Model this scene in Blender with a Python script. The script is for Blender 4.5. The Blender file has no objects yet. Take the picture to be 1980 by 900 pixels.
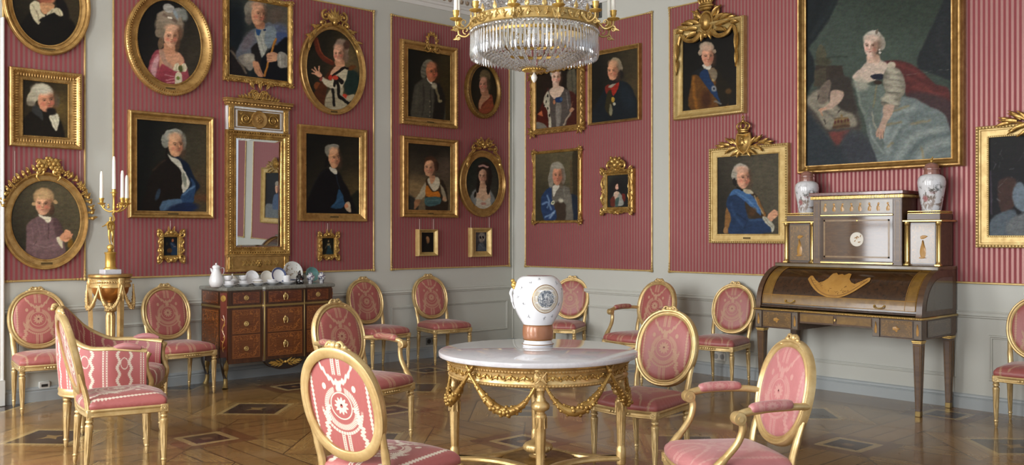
import bpy, math, random
import numpy as np
from mathutils import Vector, Matrix

S = bpy.context.scene
COL = S.collection
PI = math.pi
sin, cos, rad = math.sin, math.cos, math.radians

# ------------------------------------------------------------------ survey of the room
F, CX, HY = 1802.3, 990.0, 452.8          # focal length and horizon for a 1980x900 frame
YAW, EYE = 0.82851, 1.39                  # heading of the camera, eye height
WY, WX = 8.37, 7.69                       # left wall plane y = WY, right wall plane x = WX
FW = (cos(YAW), sin(YAW)); RT = (sin(YAW), -cos(YAW))
PANEL = 0.012                             # wall panels stand this far off the wall

def ray(px, py):
    k = (px - CX) / F
    return (FW[0] + RT[0]*k, FW[1] + RT[1]*k, (HY - py)/F)
def on_left(px, py, off=0.0):             # -> (x, z) on a plane parallel to the left wall
    d = ray(px, py); t = (WY - off)/d[1]
    return d[0]*t, EYE + d[2]*t
def on_right(px, py, off=0.0):            # -> (y, z)
    d = ray(px, py); t = (WX - off)/d[0]
    return d[1]*t, EYE + d[2]*t
def on_floor(px, py, z=0.0):
    d = ray(px, py); t = (z - EYE)/d[2]
    return d[0]*t, d[1]*t

# ------------------------------------------------------------------ scene bookkeeping
def tag(o, label, cat, group=None):
    o['label'] = label; o['category'] = cat
    if group: o['group'] = group
    return o
def thing(name, label, cat, loc=(0, 0, 0), rz=0.0, group=None):
    o = bpy.data.objects.new(name, None); COL.objects.link(o)
    o.empty_display_size = 0.1
    o.location = loc; o.rotation_euler = (0, 0, rz)
    return tag(o, label, cat, group)
def dup(src, loc, rz, label, scale=None):
    kids = {}
    for o in list(S.objects):
        if o.parent: kids.setdefault(o.parent, []).append(o)
    def rec(o, par):
        c = o.copy(); COL.objects.link(c)
        if par is not None: c.parent = par
        for k in kids.get(o, []): rec(k, c)
        return c
    r = rec(src, None)
    r.location = loc; r.rotation_euler = (0, 0, rz)
    r['label'] = label
    if scale: r.scale = (scale,)*3
    return r

# ------------------------------------------------------------------ mesh builder
class MB:
    def __init__(s):
        s.v = []; s.f = []; s.uv = {}; s.T = Matrix.Identity(4); s.mi = []; s.cur = 0
    def vert(s, p):
        s.v.append(tuple(s.T @ Vector(p))); return len(s.v) - 1
    def face(s, ids, uv=None):
        s.f.append(tuple(ids)); s.mi.append(s.cur)
        if uv: s.uv[len(s.f) - 1] = uv
    def grid(s, rows, closed_u=False, closed_v=False, uv=None, flip=False):
        """rows: list of rows of points; all the same length"""
        n, m = len(rows), len(rows[0]); b = len(s.v)
        for r in rows:
            for p in r: s.vert(p)
        for i in range(n if closed_v else n - 1):
            i2 = (i + 1) % n
            for j in range(m if closed_u else m - 1):
                j2 = (j + 1) % m
                q = (b+i*m+j, b+i*m+j2, b+i2*m+j2, b+i2*m+j)
                u = None
                if uv: u = (uv[i][j], uv[i][j2], uv[i2][j2], uv[i2][j])
                if flip:
                    q = q[::-1]; u = u[::-1] if u else None
                s.face(q, u)
        return b
    def cap(s, ids, flip=False):
        s.face(ids[::-1] if flip else ids)
    def box(s, c, d, ch=0.0):
        x, y, z = c; a, b, e = d[0]/2, d[1]/2, d[2]/2
        ch = min(ch, a*.9, b*.9, e*.9)
        if ch <= 0:
            i = [s.vert((x+sx*a, y+sy*b, z+sz*e)) for sz in (-1, 1) for sy in (-1, 1) for sx in (-1, 1)]
            for q in ((0, 2, 3, 1), (4, 5, 7, 6), (0, 1, 5, 4), (2, 6, 7, 3), (0, 4, 6, 2), (1, 3, 7, 5)):
                s.face([i[k] for k in q])
            return
        V = {}
        for sx in (-1, 1):
            for sy in (-1, 1):
                for sz in (-1, 1):
                    V[sx, sy, sz, 0] = s.vert((x+sx*a, y+sy*(b-ch), z+sz*(e-ch)))
                    V[sx, sy, sz, 1] = s.vert((x+sx*(a-ch), y+sy*b, z+sz*(e-ch)))
                    V[sx, sy, sz, 2] = s.vert((x+sx*(a-ch), y+sy*(b-ch), z+sz*e))
        def orient(ids, nrm):
            p = [Vector(s.v[k]) for k in ids]
            n = (p[1]-p[0]).cross(p[2]-p[0])
            return ids if n.dot((s.T.to_3x3() @ Vector(nrm))) > 0 else ids[::-1]
        for sx in (-1, 1):
            s.face(orient([V[sx, -1, -1, 0], V[sx, 1, -1, 0], V[sx, 1, 1, 0], V[sx, -1, 1, 0]], (sx, 0, 0)))
            s.face(orient([V[-1, sx, -1, 1], V[1, sx, -1, 1], V[1, sx, 1, 1], V[-1, sx, 1, 1]], (0, sx, 0)))
            s.face(orient([V[-1, -1, sx, 2], V[1, -1, sx, 2], V[1, 1, sx, 2], V[-1, 1, sx, 2]], (0, 0, sx)))
            for sy in (-1, 1):
                s.face(orient([V[sx, sy, -1, 0], V[sx, sy, 1, 0], V[sx, sy, 1, 1], V[sx, sy, -1, 1]], (sx, sy, 0)))
                s.face(orient([V[sx, -1, sy, 0], V[sx, 1, sy, 0], V[sx, 1, sy, 2], V[sx, -1, sy, 2]], (sx, 0, sy)))
                s.face(orient([V[-1, sx, sy, 1], V[1, sx, sy, 1], V[1, sx, sy, 2], V[-1, sx, sy, 2]], (0, sx, sy)))
                for sz in (-1, 1):
                    s.face(orient([V[sx, sy, sz, 0], V[sx, sy, sz, 1], V[sx, sy, sz, 2]], (sx, sy, sz)))
    def lathe(s, prof, c=(0, 0, 0), n=24, flute=None, caps=True, ell=(1, 1), uv=False):
        """prof: [(r, z)] listed from top to bottom or bottom to top; flute=(count, depth, z0, z1)"""
        rows = []
        for r, z in prof:
            row = []
            for j in range(n):
                a = 2*PI*j/n; rr = r
                if flute and flute[2] <= z <= flute[3]:
                    rr = r*(1 - flute[1]*(0.5 - 0.5*cos(a*flute[0])))
                row.append((c[0]+rr*cos(a)*ell[0], c[1]+rr*sin(a)*ell[1], c[2]+z))
            rows.append(row)
        up = prof[-1][1] > prof[0][1]
        b = s.grid(rows, closed_u=True, flip=not up)
        if caps:
            k = len(prof) - 1
            if prof[0][0] > 1e-5: s.cap([b+j for j in range(n)], flip=up)
            if prof[-1][0] > 1e-5: s.cap([b+k*n+j for j in range(n)], flip=not up)
    def tube(s, pts, r, n=8, closed=False, sq=1.0, up=None):
        """r number or list; sq flattens the second axis"""
        P = [Vector(p) for p in pts]; k = len(P)
        if not hasattr(r, '__len__'): r = [r]*k
        rows = []; ref = Vector(up) if up else None
        for i in range(k):
            if closed: t = P[(i+1) % k] - P[i-1]
            else: t = P[min(i+1, k-1)] - P[max(i-1, 0)]
            t.normalize()
            if ref is None:
                ref = Vector((0, 0, 1)) if abs(t.z) < .9 else Vector((1, 0, 0))
            a = ref - t*ref.dot(t)
            if a.length < 1e-4:
                a = Vector((1, 0, 0)) - t*t.x
            a.normalize(); b = t.cross(a)
            if up is None: ref = a
            rows.append([tuple(P[i] + a*(r[i]*cos(2*PI*j/n)) + b*(r[i]*sq*sin(2*PI*j/n))) for j in range(n)])
        b0 = s.grid(rows, closed_u=True, closed_v=closed)
        if not closed:
            s.cap([b0+j for j in range(n)], flip=True)
            s.cap([b0+(k-1)*n+j for j in range(n)])
    def ball(s, c, r, n=8, m=5, sc=(1, 1, 1)):
        rows = []
        for i in range(m+1):
            t = PI*i/m - PI/2
            rr, z = max(cos(t), 0), sin(t)
            if i in (0, m): rr = 0.02
            rows.append([(c[0]+r*sc[0]*rr*cos(2*PI*j/n), c[1]+r*sc[1]*rr*sin(2*PI*j/n), c[2]+r*sc[2]*z) for j in range(n)])
        b = s.grid(rows, closed_u=True)
        s.cap([b+j for j in range(n)], flip=True); s.cap([b+m*n+j for j in range(n)])
    def gem(s, c, r, sc=(1, 1, 1)):
        i = [s.vert((c[0]+r*sc[0]*x, c[1]+r*sc[1]*y, c[2]+r*sc[2]*z)) for x, y, z in
             ((1, 0, 0), (0, 1, 0), (-1, 0, 0), (0, -1, 0), (0, 0, 1), (0, 0, -1))]
        for j in range(4):
            k = (j+1) % 4
            s.face((i[j], i[k], i[4])); s.face((i[k], i[j], i[5]))
    def sweep(s, path, prof, closed=True, cl_prof=True):
        """path: list of (point, axis_w, axis_h); prof: [(w, h)]"""
        rows = [[tuple(Vector(p) + Vector(a)*w + Vector(h)*d)
                 for w, d in prof] for p, a, h in path]
        b = s.grid(rows, closed_u=cl_prof, closed_v=closed)
        if not closed and cl_prof:
            m = len(prof)
            s.cap([b+j for j in range(m)], flip=True)
            s.cap([b+(len(path)-1)*m+j for j in range(m)])
    def extrude(s, poly, y0, y1):
        """polygon of (x, z) extruded along y"""
        n = len(poly)
        a = [s.vert((x, y0, z)) for x, z in poly]; b = [s.vert((x, y1, z)) for x, z in poly]
        s.face(a); s.face(b[::-1])
        for i in range(n):
            j = (i+1) % n
            s.face((a[j], a[i], b[i], b[j]))
    def build(s, name, mat, parent=None, smooth=38, loc=None, fixn=True):
        me = bpy.data.meshes.new(name)
        me.from_pydata(s.v, [], s.f)
        mats = mat if isinstance(mat, (list, tuple)) else [mat]
        for m in mats: me.materials.append(m)
        if len(mats) > 1: me.polygons.foreach_set('material_index', s.mi)
        if s.uv:
            lay = me.uv_layers.new(name='UVMap'); buf = np.zeros(len(me.loops)*2, np.float32)
            for fi, u in s.uv.items():
                ls = me.polygons[fi].loop_start
                for k, (a, b) in enumerate(u):
                    buf[(ls+k)*2] = a; buf[(ls+k)*2+1] = b
            lay.data.foreach_set('uv', buf)
        if fixn:
            import bmesh
            bm = bmesh.new(); bm.from_mesh(me)
            bmesh.ops.recalc_face_normals(bm, faces=bm.faces); bm.to_mesh(me); bm.free()
        if smooth:
            me.polygons.foreach_set('use_smooth', [True]*len(me.polygons))
            me.set_sharp_from_angle(angle=rad(smooth))
        me.update()
        o = bpy.data.objects.new(name, me); COL.objects.link(o)
        if parent: o.parent = parent
        if loc: o.location = loc
        return o

def structure(o):
    o['kind'] = 'structure'; return o
def rotz(a): return Matrix.Rotation(a, 4, 'Z')
def trans(*p): return Matrix.Translation(p)

# ---- ornament pieces, drawn on an upright plane: x across, z up, -y towards the viewer
def leaf(m, x, z, ang, L, W, y=0.0, th=None, curl=0.25, bend=0.0):
    th = th if th is not None else W*.55
    rows = []; n = 6
    px, pz, a = x, z, ang
    for i in range(n+1):
        t = i/n
        w = W*(math.sin(PI*(0.12+0.88*t)**.8)*.5 + .02)*(1-.15*t)
        h = th*(math.sin(PI*min(t+.15, 1))*.7 + .15) + curl*L*t*t*.5
        nx, nz = -sin(a), cos(a)
        rows.append([(px+nx*w, y, pz+nz*w), (px+nx*w*.6, y-h*.8, pz+nz*w*.6), (px, y-h*.62, pz),
                     (px-nx*w*.6, y-h*.8, pz-nz*w*.6), (px-nx*w, y, pz-nz*w)])
        px += cos(a)*L/n; pz += sin(a)*L/n; a += bend/n
    m.grid(rows)
def scroll(m, x, z, R, a0, turns, y=-0.01, r=0.006, tail=0.0, tail_ang=None, flat=1.0, n=26):
    """spiral from the outside (R) inwards, starting at angle a0 around centre (x, z)"""
    pts = []; rr = []
    for i in range(n+1):
        t = i/n; a = a0 + turns*2*PI*t; q = R*(1-.78*t)
        pts.append((x+q*cos(a), y - .004*t, z+q*sin(a)*flat)); rr.append(r*(1-.45*t))
    m.tube(pts, rr, 6, up=(0, 1, 0))
    m.ball(pts[-1], r*1.2, 6, 4)
def curve(m, pts, r, y=-0.01, n=6, steps=6):
    """smooth tube through (x, z) or (x, z, y) points, tapering"""
    P = [Vector((p[0], p[2] if len(p) > 2 else y, p[1])) for p in pts]
    Q = smooth_path(P, steps)
    if hasattr(r, '__len__'):
        k = len(Q) - 1
        rr = [r[0] + (r[1]-r[0])*i/k for i in range(k+1)]
    else: rr = r
    m.tube(Q, rr, n, up=(0, 1, 0))
def smooth_path(P, steps=6, closed=False):
    P = [Vector(p) for p in P]; k = len(P); Q = []
    rng = range(k) if closed else range(k-1)
    for i in rng:
        if closed: a, b, c, d = P[i-1], P[i], P[(i+1) % k], P[(i+2) % k]
        else: a, b, c, d = P[max(i-1, 0)], P[i], P[i+1], P[min(i+2, k-1)]
        for j in range(steps):
            t = j/steps
            Q.append(.5*((2*b) + (c-a)*t + (2*a-5*b+4*c-d)*t*t + (3*b-a-3*c+d)*t*t*t))
    if not closed: Q.append(P[-1])
    return Q
def rosette(m, x, z, R, y=-0.01, petals=6, d=None):
    d = d or R*.5
    for k in range(petals):
        a = 2*PI*k/petals
        m.ball((x+R*.6*cos(a), y, z+R*.6*sin(a)), R*.42, 7, 4, (1, d/R*1.4, 1))
    m.ball((x, y-d*.35, z), R*.36, 7, 4, (1, .9, 1))
def beads_line(m, p0, p1, y, step, r):
    L = math.hypot(p1[0]-p0[0], p1[1]-p0[1]); n = max(2, int(L/step))
    for i in range(n):
        t = (i+.5)/n
        m.gem((p0[0]+(p1[0]-p0[0])*t, y, p0[1]+(p1[1]-p0[1])*t), r, (1, 1, 1))
# ------------------------------------------------------------------ materials
def lin(c): 
    c = c/255.0
    return c/12.92 if c <= .04045 else ((c+.055)/1.055)**2.4
def rgb(r, g, b): return (lin(r), lin(g), lin(b), 1.0)

class X:
    """a small calculator that writes Math nodes"""
    def __init__(s, nt, v): s.nt = nt; s.v = v
    def w(s, v): return v if isinstance(v, X) else X(s.nt, v)
    def op(s, kind, *a, clamp=False):
        n = s.nt.nodes.new('ShaderNodeMath'); n.operation = kind; n.use_clamp = clamp
        for i, q in enumerate((s,)+a):
            q = q.v if isinstance(q, X) else q
            if isinstance(q, (int, float)): n.inputs[i].default_value = q
            else: s.nt.links.new(q, n.inputs[i])
        return X(s.nt, n.outputs[0])
    def __add__(s, o): return s.op('ADD', o)
    __radd__ = __add__
    def __sub__(s, o): return s.op('SUBTRACT', o)
    def __rsub__(s, o): return s.w(o).op('SUBTRACT', s)
    def __mul__(s, o): return s.op('MULTIPLY', o)
    __rmul__ = __mul__
    def __truediv__(s, o): return s.op('DIVIDE', o)
    def __neg__(s): return s.op('MULTIPLY', -1.0)
    def abs(s): return s.op('ABSOLUTE')
    def sin(s): return s.op('SINE')
    def cos(s): return s.op('COSINE')
    def sqrt(s): return s.op('SQRT')
    def fract(s): return s.op('FRACT')
    def floor(s): return s.op('FLOOR')
    def pow(s, o): return s.op('POWER', o)
    def min(s, o): return s.op('MINIMUM', o)
    def max(s, o): return s.op('MAXIMUM', o)
    def lt(s, o): return s.op('LESS_THAN', o)
    def gt(s, o): return s.op('GREATER_THAN', o)
    def atan2(s, o): return s.op('ARCTAN2', o)
    def below(s, e, soft):                      # 1 where s < e, soft edge
        return ((e - s)/soft + .5).op('ADD', 0.0, clamp=True)
    def above(s, e, soft): return ((s - e)/soft + .5).op('ADD', 0.0, clamp=True)
    def band(s, a, b, soft): return s.above(a, soft)*s.below(b, soft)
def xor_max(*a):
    r = a[0]
    for q in a[1:]: r = r.max(q)
    return r

class Mat:
    def __init__(s, name):
        s.m = bpy.data.materials.new(name); s.m.use_nodes = True
        s.nt = s.m.node_tree; s.N = s.nt.nodes; s.L = s.nt.links
        s.bsdf = s.N['Principled BSDF']
    def new(s, t): return s.N.new(t)
    def coord(s, out='Object'):
        tc = s.new('ShaderNodeTexCoord'); return tc.outputs[out]
    def geo(s): return s.new('ShaderNodeNewGeometry').outputs['Position']
    def xyz(s, sock):
        n = s.new('ShaderNodeSeparateXYZ'); s.L.new(sock, n.inputs[0])
        return [X(s.nt, n.outputs[i]) for i in range(3)]
    def vec(s, x, y, z):
        n = s.new('ShaderNodeCombineXYZ')
        for i, q in enumerate((x, y, z)):
            q = q.v if isinstance(q, X) else q
            if isinstance(q, (int, float)): n.inputs[i].default_value = q
            else: s.L.new(q, n.inputs[i])
        return n.outputs[0]
    def noise(s, co, scale, detail=2, rough=.5, dist=0.0):
        n = s.new('ShaderNodeTexNoise'); n.inputs['Scale'].default_value = scale
        n.inputs['Detail'].default_value = detail; n.inputs['Roughness'].default_value = rough
        n.inputs['Distortion'].default_value = dist
        if co is not None: s.L.new(co, n.inputs['Vector'])
        return X(s.nt, n.outputs['Fac'])
    def voronoi(s, co, scale, feature='F1'):
        n = s.new('ShaderNodeTexVoronoi'); n.feature = feature; n.inputs['Scale'].default_value = scale
        s.L.new(co, n.inputs['Vector']); return X(s.nt, n.outputs['Distance'])
    def mix(s, fac, a, b):
        n = s.new('ShaderNodeMix'); n.data_type = 'RGBA'
        for sock, q in ((n.inputs['Factor'], fac), (n.inputs[6], a), (n.inputs[7], b)):
            q = q.v if isinstance(q, X) else q
            if isinstance(q, (int, float, tuple)): sock.default_value = q
            else: s.L.new(q, sock)
        return n.outputs[2]
    def ramp(s, fac, stops):
        n = s.new('ShaderNodeValToRGB'); e = n.color_ramp.elements
        while len(e) < len(stops): e.new(.5)
        for q, (p, c) in zip(e, stops): q.position = p; q.color = c
        s.L.new(fac.v, n.inputs[0]); return n.outputs[0]
    def set(s, **k):
        for a, v in k.items():
            sock = s.bsdf.inputs[a.replace('_', ' ')]
            v = v.v if isinstance(v, X) else v
            if isinstance(v, (int, float, tuple)): sock.default_value = v
            else: s.L.new(v, sock)
        return s
    def bump(s, h, strength=.3, dist=.002):
        b = s.new('ShaderNodeBump'); b.inputs['Strength'].default_value = strength
        b.inputs['Distance'].default_value = dist
        s.L.new(h.v, b.inputs['Height']); s.L.new(b.outputs[0], s.bsdf.inputs['Normal'])
        return s

def gilt(name, hi, lo, rough=.34, metal=.8, scale=18, dirt=.5, bump=.25):
    m = Mat(name); co = m.coord()
    n = m.noise(co, scale, 4, .6)
    c = m.mix(n.above(.5, dirt), lo, hi)
    m.set(Base_Color=c, Metallic=metal, Roughness=(n*-.25+(rough+.12)))
    m.bump(m.noise(co, 90, 3), bump, .002)
    return m.m
def plain(name, col, rough=.5, metal=0.0, var=.0, scale=6, coat=0.0, bump=0.0, bscale=60, **k):
    m = Mat(name)
    if var:
        n = m.noise(m.coord(), scale, 3)
        dk = tuple(c*(1-var) for c in col[:3])+(1,)
        m.set(Base_Color=m.mix(n, dk, col))
    else: m.set(Base_Color=col)
    m.set(Roughness=rough, Metallic=metal, Coat_Weight=coat, Coat_Roughness=.08, **k)
    if bump: m.bump(m.noise(m.coord(), bscale, 3), bump, .002)
    return m.m

M = {}
M['gold'] = gilt('gilded_wood', rgb(196, 157, 94), rgb(138, 101, 50), .32, .52)
M['gold_dark'] = gilt('old_gilding', rgb(158, 122, 62), rgb(104, 76, 36), .38, .5)
M['gold_orn'] = gilt('gilded_carving', rgb(212, 174, 100), rgb(132, 94, 42), .28, .6)
M['gold_pale'] = gilt('pale_gilding', rgb(216, 190, 128), rgb(184, 150, 88), .42, .35)
M['gold_chair'] = gilt('chair_gilding', rgb(224, 198, 144), rgb(178, 144, 88), .32, .48, 11, .54, .14)
M['gold_table'] = gilt('table_gilding', rgb(228, 198, 138), rgb(178, 140, 82), .32, .5, 14)
M['ormolu'] = gilt('ormolu', rgb(226, 190, 104), rgb(176, 134, 58), .3, .6, 10, .6, .08)
M['brass'] = plain('brass', rgb(216, 184, 116), .25, .9)
M['paint'] = plain('grey_paint', rgb(200, 200, 191), .55, 0, .04, 1.5, bump=.05, bscale=30)
M['paint_base'] = plain('grey_paint_baseboard', rgb(172, 178, 179), .45, 0, .04, 2)
M['white_paint'] = plain('white_paint', rgb(222, 222, 218), .5, 0, .03, 2)
M['ceiling'] = plain('ceiling_paint', rgb(226, 224, 218), .7, 0, .03, 2)
M['cornice_dark'] = plain('cornice_brown_paint', rgb(160, 138, 112), .6)  # brownish colour of the dart ornament
M['wax'] = plain('candle_wax', rgb(238, 234, 222), .45, 0, Subsurface_Weight=.15)
M['wick'] = plain('wick', rgb(40, 34, 30), .9)
M['plastic'] = plain('socket_plastic', rgb(226, 226, 220), .35)
M['plastic_dark'] = plain('socket_dark', rgb(44, 42, 40), .4)
M['plaque'] = plain('nameplate_bronze', rgb(92, 74, 40), .5, .5)
M['cord'] = plain('hanging_cord', rgb(214, 190, 180), .6)
M['porcelain'] = plain('white_porcelain', rgb(232, 232, 234), .12, 0, .02, 3, .6)
M['black'] = plain('black_lacquer', rgb(26, 22, 22), .2, 0, coat=.5)
M['ebony'] = plain('dark_stained_wood', rgb(40, 26, 18), .3, 0, .4, 12, .4)
M['vent'] = plain('vent_metal', rgb(88, 88, 84), .5, .3)
M['mirror'] = plain('mirror_glass', rgb(226, 228, 226), .015, 1.0)
M['white_gesso'] = plain('white_gesso', rgb(214, 212, 208), .5, 0, .05, 8)
M['piping'] = plain('pink_piping', rgb(178, 96, 100), .7)

# wallpaper: crimson and satin stripes (object space x runs along the wall)
def wallpaper(name, axis):
    m = Mat(name); p = m.xyz(m.geo()); u = p[axis]
    t = (u/.038).fract()
    st = (t-.5).abs().below(.25, .09)             # satin stripe
    n = m.noise(m.geo(), 2.2, 3)
    red = m.mix(n, rgb(142, 63, 68), rgb(152, 71, 75))
    pale = m.mix(n, rgb(148, 106, 101), rgb(158, 116, 110))
    m.set(Base_Color=m.mix(st, red, pale), Roughness=(st*-.3+.74), Metallic=(st*.52), Sheen_Weight=.1, Sheen_Roughness=.4)
    m.bump(m.noise(m.vec(p[0]*1.0, p[1]*1.0, p[2]*.2), 240, 2), .1, .001)
    return m.m
M['paper_left'] = wallpaper('striped_silk', 0)
M['paper_right'] = wallpaper('striped_silk_cross_wall', 1)

# silk damask: cream ornament on rose silk (uv: -1..1 over the oval or the seat)
def damask(name, rose_a, rose_b, cream, contrast=1.0, seat=False):
    m = Mat(name)
    u, v, _ = m.xyz(m.coord('UV'))
    S_ = .02
    def ringy(cx, cy, rx, ry, a, b, ph=0):
        x = (u-cx)/rx; y = (v-cy)/ry
        return (x*x+y*y).sqrt(), y.atan2(x)
    cy = -.02
    r, th = ringy(0, cy, .34, .30, 0, 0)
    petals = r.below((th*11).cos()*.10+.52, .06)*r.above((th*11).cos()*.02+.14, .05)
    rings = r.band(.88, .97, .03)
    r2, th2 = ringy(0, cy-.05, .34, .30, 0, 0)
    leaves = (th2*30 + r2*9).sin().abs()
    wreath = r2.band(1.14, 1.52, .08)*leaves.above(.42, .25)*(1 - (v-(cy+.22)).above(.0, .1)*(u.abs().below(.16, .04)))
    low = ((r2.band(1.66, 1.86, .05))*v.below(cy-.1, .1)*(th2*24).sin().abs().above(.25, .3))
    # twin beaded ribbons, top and bottom
    rib = ((u.abs()-.085).abs()).below(.048, .02)*v.abs().above(.62, .02)
    dots = (1-((v*26).fract()-.5).abs().below(.24, .1)*((u.abs()-.085).abs()).below(.022, .01))
    ribs = rib*dots
    # garland hanging from the top towards the medallion
    gv = .45 + u.abs()*u.abs()*1.6 + (u*38).sin()*.02
    gar = ((v-gv).abs()).below((u*30).sin().abs()*.04+.03, .03)*u.abs().below(.62, .03)*v.gt(.3)
    stem = u.abs().below(((v-.34).abs()*-.35+.09), .03)*v.band(.28, .5, .03)
    # leafy tails to both sides below
    tv = u.abs() - .46 - (v+.2)*(-.22) - (v*24).sin()*.03
    tails = tv.abs().below((v*40).sin().abs()*.05+.03, .03)*v.band(-.92, -.02, .05)
    # beaded border stripes
    bs = (u.abs()-.84).abs().below(((v*34).sin().abs()*.03+.012), .02)
    dotp = (((u.abs()-.45)/.06).pow(2.0)+((v-.36)/.07).pow(2.0)).below(1.0, .3)
    mask = xor_max(petals, rings, wreath, low, ribs, gar, stem, tails, bs, dotp)
    weave = m.noise(m.vec(u*1.0, v*90, 0), 8, 2)
    streak = m.noise(m.vec(u*70, v*1.2, 0), 3, 2)
    base = m.mix(streak, rose_a, rose_b)
    col = m.mix(mask*contrast, base, m.mix(streak, cream, tuple(c*.88 for c in cream[:3])+(1,)))
    m.set(Base_Color=col, Roughness=(mask*.12+.42), Sheen_Weight=.3, Sheen_Roughness=.35,
          Specular_IOR_Level=.6)
    m.bump(weave*.4+mask*.6+(th*40).sin()*(u*u+v*v).above(.8, .7)*.8, .16, .003)
    return m.m
M['silk'] = damask('rose_silk_damask', rgb(150, 78, 74), rgb(174, 97, 91), rgb(198, 168, 132), .6)
M['silk_bold'] = damask('rose_silk_damask_crisp', rgb(158, 82, 80), rgb(178, 101, 97), rgb(232, 220, 200), .92)
M['silk_lit'] = damask('lit_rose_silk', rgb(172, 104, 106), rgb(192, 128, 127), rgb(208, 172, 158), .4)  # paler copy of the rose silk, window light put into its colour

# stone
def marble(name, base, vein, sc=5.0, rough=.08, amount=.8):
    m = Mat(name); co = m.coord()
    n = m.noise(co, sc, 8, .62, 1.6)
    v = (n-.5).abs().below(.022, .05)
    cl = m.noise(co, 2.2, 4)
    c = m.mix(cl, base, tuple(c*.93 for c in base[:3])+(1,))
    m.set(Base_Color=m.mix(v*(cl*amount), c, vein), Roughness=rough, Coat_Weight=.3, Coat_Roughness=.04)
    return m.m
M['marble'] = marble('white_marble', rgb(206, 204, 207), rgb(160, 160, 168), rough=.05, amount=.45)
M['marble_grey'] = marble('grey_marble', rgb(112, 112, 104), rgb(150, 148, 140), 8, .25)

# cabinet woods with inlay drawn in uv metres
def wood(name, a, b, rough=.28, axis=0, scale=14, coat=.5, stretch=12, coord='Object'):
    m = Mat(name); p = m.xyz(m.coord(coord)); q = [c*stretch for c in p]; q[axis] = p[axis]*1.0
    n = m.noise(m.vec(*q), scale/6, 5, .6, .4)
    m.set(Base_Color=m.ramp(n, [(.3, a), (.7, b)]), Roughness=rough, Coat_Weight=coat, Coat_Roughness=.07)
    return m.m
M['walnut'] = wood('figured_walnut', rgb(78, 42, 18), rgb(128, 76, 34), axis=2)
M['mahogany'] = wood('dark_mahogany', rgb(44, 27, 13), rgb(74, 47, 24), .2, axis=1, coat=.2)
M['mahogany_x'] = wood('dark_mahogany_side', rgb(74, 50, 32), rgb(102, 74, 50), .3, axis=0, coat=.12)
M['kingwood'] = wood('kingwood', rgb(84, 34, 26), rgb(116, 54, 40), .22, axis=2)
M['satin'] = wood('satinwood', rgb(110, 78, 27), rgb(140, 104, 42), .3, axis=1, stretch=8, coat=.2)
M['olive'] = wood('stained_veneer', rgb(84, 68, 40), rgb(112, 90, 52), .3, axis=1, stretch=5)
M['light_inlay'] = wood('maple_inlay', rgb(174, 124, 52), rgb(194, 146, 72), .28, axis=1, stretch=5)
M['commode_wood'] = wood('cross_banded_veneer', rgb(54, 29, 15), rgb(86, 49, 24), .25, axis=2, coat=.3)
M['panel_fill'] = plain('veneer_side', rgb(92, 82, 70), .25, 0, .1, 6, .5)

def marquetry(name, g0, g1, inlay, border=None, dens=3.6):
    """uv 0..1 panel: grained ground, scrolling inlay near the edges, fine line border"""
    m = Mat(name); u, v, _ = m.xyz(m.coord('UV'))
    n = m.noise(m.vec(u*2, v*16, 0), 2.5, 5, .6, .5)
    g = m.ramp(n, [(.3, g0), (.7, g1)])
    e = u.min(1-u).min(v.min(1-v))
    w1 = m.noise(m.vec(u*1.0, v*1.0, 3), dens, 2, .5, 2.2)
    scr = (w1-.5).abs().below(.03, .02)*e.band(.06, .24, .04)
    line = e.band(.028, .042, .008)
    c = m.mix(xor_max(scr*.85, line*.7), g, inlay)
    if border:
        c = m.mix(e.below(.03, .006), c, border)
    m.set(Base_Color=c, Roughness=.24, Coat_Weight=.5, Coat_Roughness=.06)
    return m.m
M['marq_commode'] = marquetry('commode_marquetry', rgb(84, 42, 16), rgb(122, 68, 27), rgb(160, 96, 40))
M['marq_frieze'] = marquetry('commode_frieze_marquetry', rgb(70, 30, 16), rgb(100, 50, 26), rgb(150, 86, 40), rgb(44, 20, 12), 3.2)
M['marq_desk'] = marquetry('desk_marquetry', rgb(88, 64, 32), rgb(116, 86, 44), rgb(160, 116, 52), rgb(50, 36, 28), 6)
M['marq_dull'] = marquetry('desk_side_marquetry', rgb(92, 80, 70), rgb(112, 98, 84), rgb(130, 112, 88), rgb(66, 54, 48), 6)

def crystal():
    m = Mat('cut_crystal'); nt = m.nt
    g = m.new('ShaderNodeBsdfGlass'); g.inputs['IOR'].default_value = 1.52; g.inputs['Roughness'].default_value = .02
    t = m.new('ShaderNodeBsdfTransparent'); t.inputs[0].default_value = (.92, .93, .95, 1)
    gl = m.new('ShaderNodeBsdfGlossy'); gl.inputs['Roughness'].default_value = .14
    a = m.new('ShaderNodeMixShader'); a.inputs[0].default_value = .3
    b = m.new('ShaderNodeMixShader'); b.inputs[0].default_value = .34
    m.L.new(g.outputs[0], a.inputs[1]); m.L.new(t.outputs[0], a.inputs[2])
    m.L.new(a.outputs[0], b.inputs[1]); m.L.new(gl.outputs[0], b.inputs[2])
    m.L.new(b.outputs[0], m.N['Material Output'].inputs[0])
    return m.m
M['crystal'] = crystal()

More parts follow.
